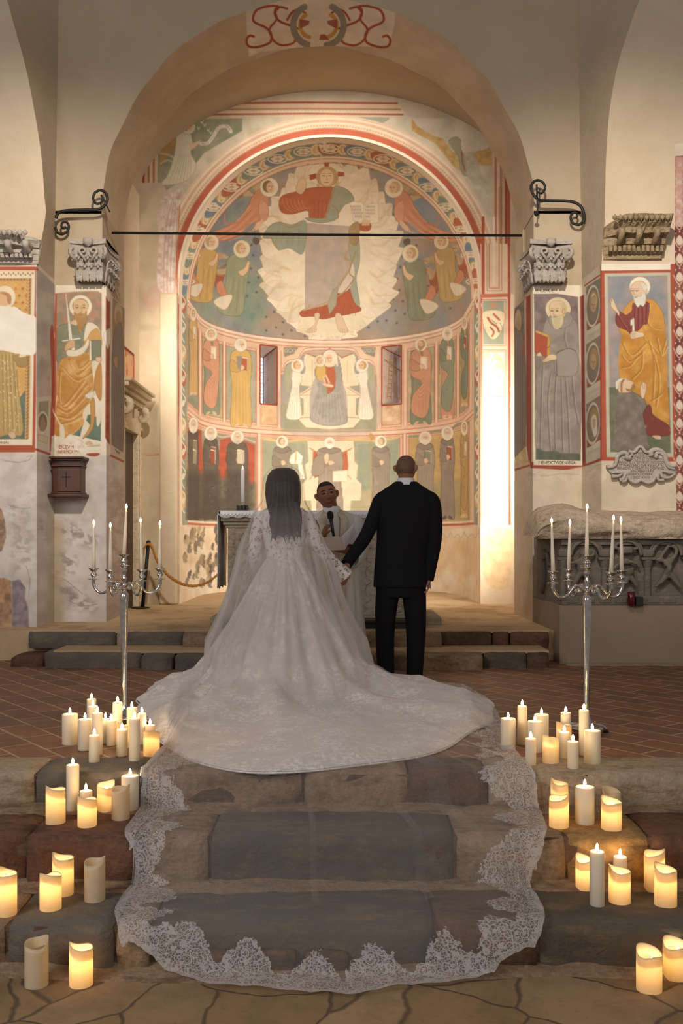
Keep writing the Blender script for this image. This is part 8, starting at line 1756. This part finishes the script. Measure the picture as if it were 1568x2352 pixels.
for k in range(14):
    bm = bmesh.new(); bmesh.ops.create_uvsphere(bm, u_segments=8, v_segments=6, radius=.006, matrix=Matrix.Translation(B_(655, 1225+k*5.2, -.085))); bm_obj('button', bm, M['shirt'], br, smooth=True)
# gown: a spreading height field round the waist
hem_px = [(385, 1566), (340, 1596), (322, 1624), (342, 1668), (376, 1708), (412, 1738), (450, 1757), (510, 1768), (560, 1774), (640, 1775), (760, 1772), (860, 1764), (950, 1748), (1040, 1716), (1095, 1676), (1128, 1645), (1112, 1606), (1060, 1590), (1000, 1572), (930, 1560)]
hg = []
for x, y in hem_px: d_ = (CZ-ZT)*F/(y-HY); hg.append(((x-784)/F*d_-BXc, d_-BYc))
hg += [(.6, .5), (.2, .55), (-.3, .55), (-.75, .52)]
ha = [math.atan2(p[0], -p[1]) for p in hg]; hr = [math.hypot(*p) for p in hg]      # angle 0 = toward the camera, + = right
od = np.argsort(ha); ha = np.array(ha)[od]; hr = np.array(hr)[od]; HA = np.concatenate([ha-2*PI, ha, ha+2*PI]); HR = np.tile(hr, 3)
def hem_r(a): return np.interp(a, HA, HR)
ga = np.linspace(-PI, PI, 721); gv = hem_r(ga); kk = np.ones(9)/9; gv = gv*(1+.012*np.sin(ga*17+1)+.010*np.sin(ga*7+2)); gv = np.convolve(np.concatenate([gv[-5:-1], gv, gv[1:5]]), kk, 'valid')
def hem_r(a): return np.interp((np.asarray(a)+PI) % (2*PI)-PI, ga, gv)
zr = np.array([.12, .15, .20, .27, .36, .48, .62, .80, 1.0, 1.5, 4.0]); zv = np.array([1.0, .96, .86, .70, .50, .29, .13, .055, .032, .022, .018])
def gown_z(a, r):
    st = 1+.55*np.clip(np.cos(a), 0, 1)**1.5; re = .12+(r-.12)/st; z = np.interp(re, zr, zv); hm = hem_r(a); e = np.clip((hm-r)/.15, 0, 1); tr = np.clip((r-.25)/.5, 0, 1)
    n = .5+.5*np.sin(a*11+1.1*np.sin(r*2.2)+.5); n2 = .5+.5*np.sin(a*5+2.0+r*.8); z2 = .050*tr*e*(n**4)+.075*tr*e*n2**6*np.exp(-((r-1.0)/.9)**2)
    z3 = .05*np.exp(-((r*np.sin(a)+.05-.18*np.clip(r-1, 0, 2))/.09)**2)*np.clip((r-.6)/.7, 0, 1)*e*np.clip(2.1-r, 0, 1)*np.clip(np.cos(a), 0, 1)
    return np.clip(z*(e*.4+.6)+z2+z3, .008, None)+.004
def gown_fn(U, V):
    hm = hem_r(U); r = .12+(hm-.12)*V**1.35; env = np.exp(-((r-.42)/.34)**2); rr = r*(1+.11*env*np.sin(U*13+1.5*np.sin(U*2))+.045*env*np.sin(U*29+2*np.sin(U*3))); sq = np.clip((r-.12)/.3, 0, 1)
    return BXc+rr*np.sin(U), BYc+.03*(1-sq)-rr*np.cos(U)*(.82+.18*sq), ZT+gown_z(U, r)
def gown_mat():
    m = NT('ivory_brocade_gown'); co = m.coord('Object'); m.rough(.7); m.b.inputs['Sheen Weight'].default_value = .4
    nz = m.noise(co, 7, 6, .7); fl_ = m.noise(co, 38, 5, .75); f = m.math('MULTIPLY', m.ramp(nz, [(.44, (0,)*3), (.58, (1,)*3)]), m.ramp(fl_, [(.47, (0,)*3), (.52, (1,)*3)]))
    m.base(m.mix(f, (.62, .585, .56), (.88, .85, .82))); m.bump(m.math('ADD', m.math('MULTIPLY', f, .5), m.math('MULTIPLY', m.noise(co, 240, 2), .15)), .35, .006); return m.m
M['gown'] = gown_mat()
go = grid_mesh('gown', gown_fn, np.linspace(-PI, PI, 721), np.linspace(0, 1, 150), M['gown']); go.parent = br; go.location = -Vector(br.location)
bm = bmesh.new()
for k in range(180):
    pass
# piping along the hem
def hem3(a, f=1.0): r = hem_r(a)*f; return Vector((BXc+r*math.sin(a), BYc-r*math.cos(a), ZT+.010))
tube(bm, [hem3(a) for a in np.linspace(-2.2, 2.2, 240)], .006, 6, cap=True); bm_obj('hem_piping', bm, M['gown'], go, smooth=True, local=True)
# veil
prf = [(9, ZT), (4.945, ZT+.012), (4.915, ZT-.004), (4.87, Z_1+.012), (4.50, Z_1+.012), (4.468, Z_1-.004), (4.43, Z_2+.012), (4.03, Z_2+.012), (3.998, Z_2-.004), (3.955, .012), (2, .012)]
py_ = np.array([p[0] for p in prf])[::-1]; pz_ = np.array([p[1] for p in prf])[::-1]
prof_z = lambda y: np.interp(y, py_, pz_)
yy_ = np.linspace(9, 2.4, 8000); rowpx = HY+(CZ-prof_z(yy_))/yy_*F
def ground(px, py): y = float(np.interp(py, rowpx, yy_)); return np.array([(px-784)/F*y, y])
Bp = [(408, 1600), (394, 1655), (378, 1712), (346, 1762), (318, 1810), (322, 1858), (288, 1909), (292, 1953), (306, 2018), (266, 2085), (270, 2138), (306, 2172), (357, 2212), (413, 2246), (475, 2265), (576, 2273), (685, 2283), (793, 2290), (859, 2280), (967, 2266), (1058, 2260), (1100, 2250), (1148, 2221), (1203, 2188), (1246, 2134), (1247, 2090), (1219, 2040), (1239, 1989), (1256, 1909), (1236, 1844), (1224, 1775), (1177, 1717), (1142, 1640), (1112, 1602)]
Bg = crom([ground(*p) for p in Bp], 14); seglen = np.concatenate([[0], np.cumsum(np.linalg.norm(np.diff(Bg, axis=0), axis=1))]); LB = seglen[-1]
NU, NT_ = 520, 0
u_ = np.linspace(0, 1, NU); Bx = np.interp(u_*LB, seglen, Bg[:, 0]); By = np.interp(u_*LB, seglen, Bg[:, 1])
keys = [(1.712, .004, .004, 0, .02), (1.702, .06, .06, 0, .015), (1.672, .115, .12, 0, .01), (1.60, .156, .156, 0, .0), (1.50, .164, .165, 0, -.0), (1.42, .178, .168, 0, -.01), (1.35, .222, .165, 0, -.02), (1.22, .275, .195, 0, -.0), (1.08, .33, .21, .0, .0), (.95, .37, .28, .01, 0), (.75, .43, .44, .015, 0), (.55, .51, .62, .02, 0), (.38, .60, .82, .03, 0)]
kc = crom([np.array(k) for k in keys], 7)
pang = (u_-.5)*2*math.radians(112)
rowsV = []; vd = []; ul_rows = []
for z_, rx_, ry_, cxo, cyo in kc:
    env = min(1, max(0, (1.44-z_)/.3)); w1 = 1+.035*env*np.sin(pang*15)+.02*env*np.sin(pang*31+1)
    X = BXc-.006+cxo+rx_*np.sin(pang)*w1; Y_ = BYc+cyo-ry_*np.cos(pang)*w1; Zz = np.full(NU, ZT+z_)
    ul_rows.append(u_*LB); rowsV.append(np.stack([X, Y_, Zz], 1)); vd.append(np.minimum(u_, 1-u_)*(2.2 if z_ < 1.45 else 6)+max(0, z_-1.3)*.8)
L0 = rowsV[-1]; NS = 110
def under(X, Y_):
    a = np.arctan2(X-BXc, -(Y_-BYc)); r = np.hypot(X-BXc, Y_-BYc); inside = r < hem_r(a); g = np.where(inside, ZT+gown_z(a, np.maximum(r, .12)), -9); return np.maximum(g, prof_z(Y_))
for k in range(1, NS+1):
    s = k/NS; X = L0[:, 0]*(1-s)+Bx*s; Y_ = L0[:, 1]*(1-s)+By*s; ln = np.hypot(Bx-L0[:, 0], By-L0[:, 1]); g = under(X, Y_)
    up = L0[:, 2]*(1-s*3.2)+0*s; fold = (.5+.5*np.sin(u_*46+2*np.sin(u_*9)))**3*.022*np.clip((1-s)*6, 0, 1)+(.004*np.sin(u_*LB*34)+.006*np.sin(u_*LB*13))*np.clip(s*3-2, 0, 1)
    Zz = np.maximum(np.maximum(g+.010, up), 0)+np.abs(fold); rowsV.append(np.stack([X, Y_, Zz], 1)); P3 = np.stack([X, Y_], 1); dd2 = np.sqrt(((P3[:, None, :]-Bg[None, ::2, :])**2).sum(-1)); zz2 = np.abs(Zz[:, None]-prof_z(Bg[::2, 1])[None, :])*.8; dt = dd2+zz2; vd.append(np.minimum(dt.min(1), vd[-1]+.04)); ul_rows.append(seglen[::2][dt.argmin(1)])
VV = np.array(rowsV); VD = np.array(vd); nr = VV.shape[0]
def veil_mat():
    m = NT('tulle_and_lace_veil'); m.t.nodes.remove(m.b); at = m.n('ShaderNodeAttribute', _attribute_name='edge'); sp_ = m.n('ShaderNodeSeparateColor'); m.l(at.outputs['Color'], sp_.inputs[0]); ul, v = sp_.outputs[0], sp_.outputs[1]   # metres / 10
    co = m.coord('Object'); df = m.n('ShaderNodeBsdfDiffuse', Color=(.82, .79, .78, 1)); tl = m.n('ShaderNodeBsdfTranslucent', Color=(.75, .72, .71, 1)); ms = m.n('ShaderNodeMixShader'); ms.inputs[0].default_value = .35; m.l(df.outputs[0], ms.inputs[1]); m.l(tl.outputs[0], ms.inputs[2])
    uu_ = m.math('MULTIPLY', ul, 10.0); vv_ = m.math('MULTIPLY', v, 10.0)
    sc1 = m.math('ABSOLUTE', m.math('SINE', m.math('MULTIPLY', uu_, 11.0))); nz = m.noise(co, 16, 5, .75)
    wdt = m.math('ADD', m.math('ADD', .12, m.math('MULTIPLY', m.math('POWER', sc1, 1.6), .13)), m.math('MULTIPLY', m.math('SUBTRACT', nz, .5), .22))
    inl = m.math('LESS_THAN', vv_, wdt)
    out = m.math('GREATER_THAN', vv_, m.math('MULTIPLY', m.math('ABSOLUTE', m.math('SINE', m.math('MULTIPLY', uu_, 62.0))), .016))
    v1 = m.n('ShaderNodeTexVoronoi', _feature='DISTANCE_TO_EDGE', Scale=84); m.l(co, v1.inputs['Vector']); v3 = m.n('ShaderNodeTexVoronoi', _feature='F1', Scale=24); m.l(co, v3.inputs['Vector'])
    net = m.math('LESS_THAN', v1.outputs['Distance'], .07); rg = m.math('LESS_THAN', m.math('ABSOLUTE', m.math('SUBTRACT', m.math('MODULO', m.math('MULTIPLY', v3.outputs['Distance'], 3.2), 1.0), .5)), .13)
    edge = m.math('LESS_THAN', m.math('ABSOLUTE', m.math('SUBTRACT', vv_, wdt)), .012); rim = m.math('LESS_THAN', vv_, .035); sol = m.math('GREATER_THAN', m.noise(co, 21, 4, .7), .57)
    lp = m.math('MAXIMUM', m.math('MAXIMUM', net, rg), m.math('MAXIMUM', m.math('MULTIPLY', edge, .8), m.math('MAXIMUM', sol, m.math('MULTIPLY', rim, .5)))); lace = m.math('ADD', m.math('MULTIPLY', lp, .50), .20)
    lw = m.n('ShaderNodeLayerWeight', Blend=.35); tul = m.math('ADD', m.math('MULTIPLY', lw.outputs['Facing'], .12), m.math('ADD', .03, m.math('MULTIPLY', sp_.outputs[2], .34)))
    al = m.math('MULTIPLY', m.math('MAXIMUM', m.math('MULTIPLY', inl, lace), tul), out, True)
    tp = m.n('ShaderNodeBsdfTransparent'); fx = m.n('ShaderNodeMixShader'); m.l(al, fx.inputs[0]); m.l(tp.outputs[0], fx.inputs[1]); m.l(ms.outputs[0], fx.inputs[2]); m.l(fx.outputs[0], m.out.inputs[0]); return m.m
M['veil'] = veil_mat()
vo = mesh_obj('veil', [], [], M['veil'], br); bpy.data.objects.remove(vo)
idx = np.arange(nr*NU).reshape(nr, NU); q = np.stack([idx[:-1, :-1], idx[:-1, 1:], idx[1:, 1:], idx[1:, :-1]], -1).reshape(-1, 4)
# doubled pleats running down the tulle
ex_v, ex_f, ex_e = [], [], []; base_n = nr*NU
for (ua, ub, wa, wb, s0, s1) in ((.40, .36, .006, .012, -62, 20), (.455, .43, .004, .010, -62, 10), (.53, .56, .004, .012, -62, 12), (.575, .61, .008, .012, -62, 20), (.63, .66, .006, .012, -60, 10), (.35, .30, .006, .012, -58, 16), (.33, .355, .004, .010, 8, NS-14), (.365, .385, .003, .012, 0, NS-16), (.40, .405, .002, .003, 4, NS-10), (.30, .322, .003, .006, 20, NS-20), (.60, .565, .003, .004, 0, NS-12), (.625, .60, .004, .014, 0, NS-12), (.665, .66, .003, .005, 20, NS-20), (.69, .70, .006, .012, 20, NS-30), (.72, .73, .004, .006, 30, NS-28), (.52, .50, .002, .002, 10, NS-14)):
    n0 = len(ex_v); R0 = len(kc)-1
    for k in range(s0, s1):
        t = (k-s0)/(s1-s0); uc = ua+(ub-ua)*t; wd = wa+(wb-wa)*math.sin(PI*min(1, t*1.1))
        for j in (-1, 0, 1):
            un = min(max(uc+j*wd, 0), 1)*(NU-1); i0 = int(un); fr = un-i0; p = VV[R0+k, i0]*(1-fr)+VV[R0+k, min(i0+1, NU-1)]*fr; ex_v.append(p+np.array([0, -.002, .006+(.008 if j == 0 else 0)])); ex_e.append((uc*LB/10, .09))
    for k in range(s1-s0-1):
        for j in range(2): a = base_n+n0+k*3+j; ex_f.append((a, a+1, a+4, a+3))
allv = np.vstack([VV.reshape(-1, 3), np.array(ex_v)]); allf = np.vstack([q, np.array(ex_f)])
me = bpy.data.meshes.new('veil'); me.vertices.add(len(allv)); me.vertices.foreach_set('co', allv.astype(np.float32).ravel()); nf = len(allf); me.loops.add(nf*4); me.loops.foreach_set('vertex_index', allf.ravel().astype(np.int32)); me.polygons.add(nf); me.polygons.foreach_set('loop_start', np.arange(0, nf*4, 4, dtype=np.int32)); me.polygons.foreach_set('loop_total', np.full(nf, 4, np.int32)); me.polygons.foreach_set('use_smooth', [True]*nf); me.materials.append(M['veil']); me.update(calc_edges=True)
col = np.ones((len(allv), 4), np.float32); col[:, 2] = 0; col[:nr*NU, 2] = np.repeat(np.clip(1-(np.arange(nr)-len(kc)+1)/22, 0, 1)*np.clip((np.arange(nr)-38)/22, 0.0, 1)+np.clip((np.arange(nr)-len(kc))/20, 0, 1)*.22, NU); col[:nr*NU, 0] = np.array(ul_rows).ravel()/10; col[:nr*NU, 1] = VD.ravel()/10; ee = np.array(ex_e); col[nr*NU:, 0] = ee[:, 0]; col[nr*NU:, 1] = ee[:, 1]
me.color_attributes.new('edge', 'FLOAT_COLOR', 'POINT').data.foreach_set('color', col.ravel()); vo = bpy.data.objects.new('veil', me); link(vo); vo.parent = br; vo.location = -Vector(br.location)
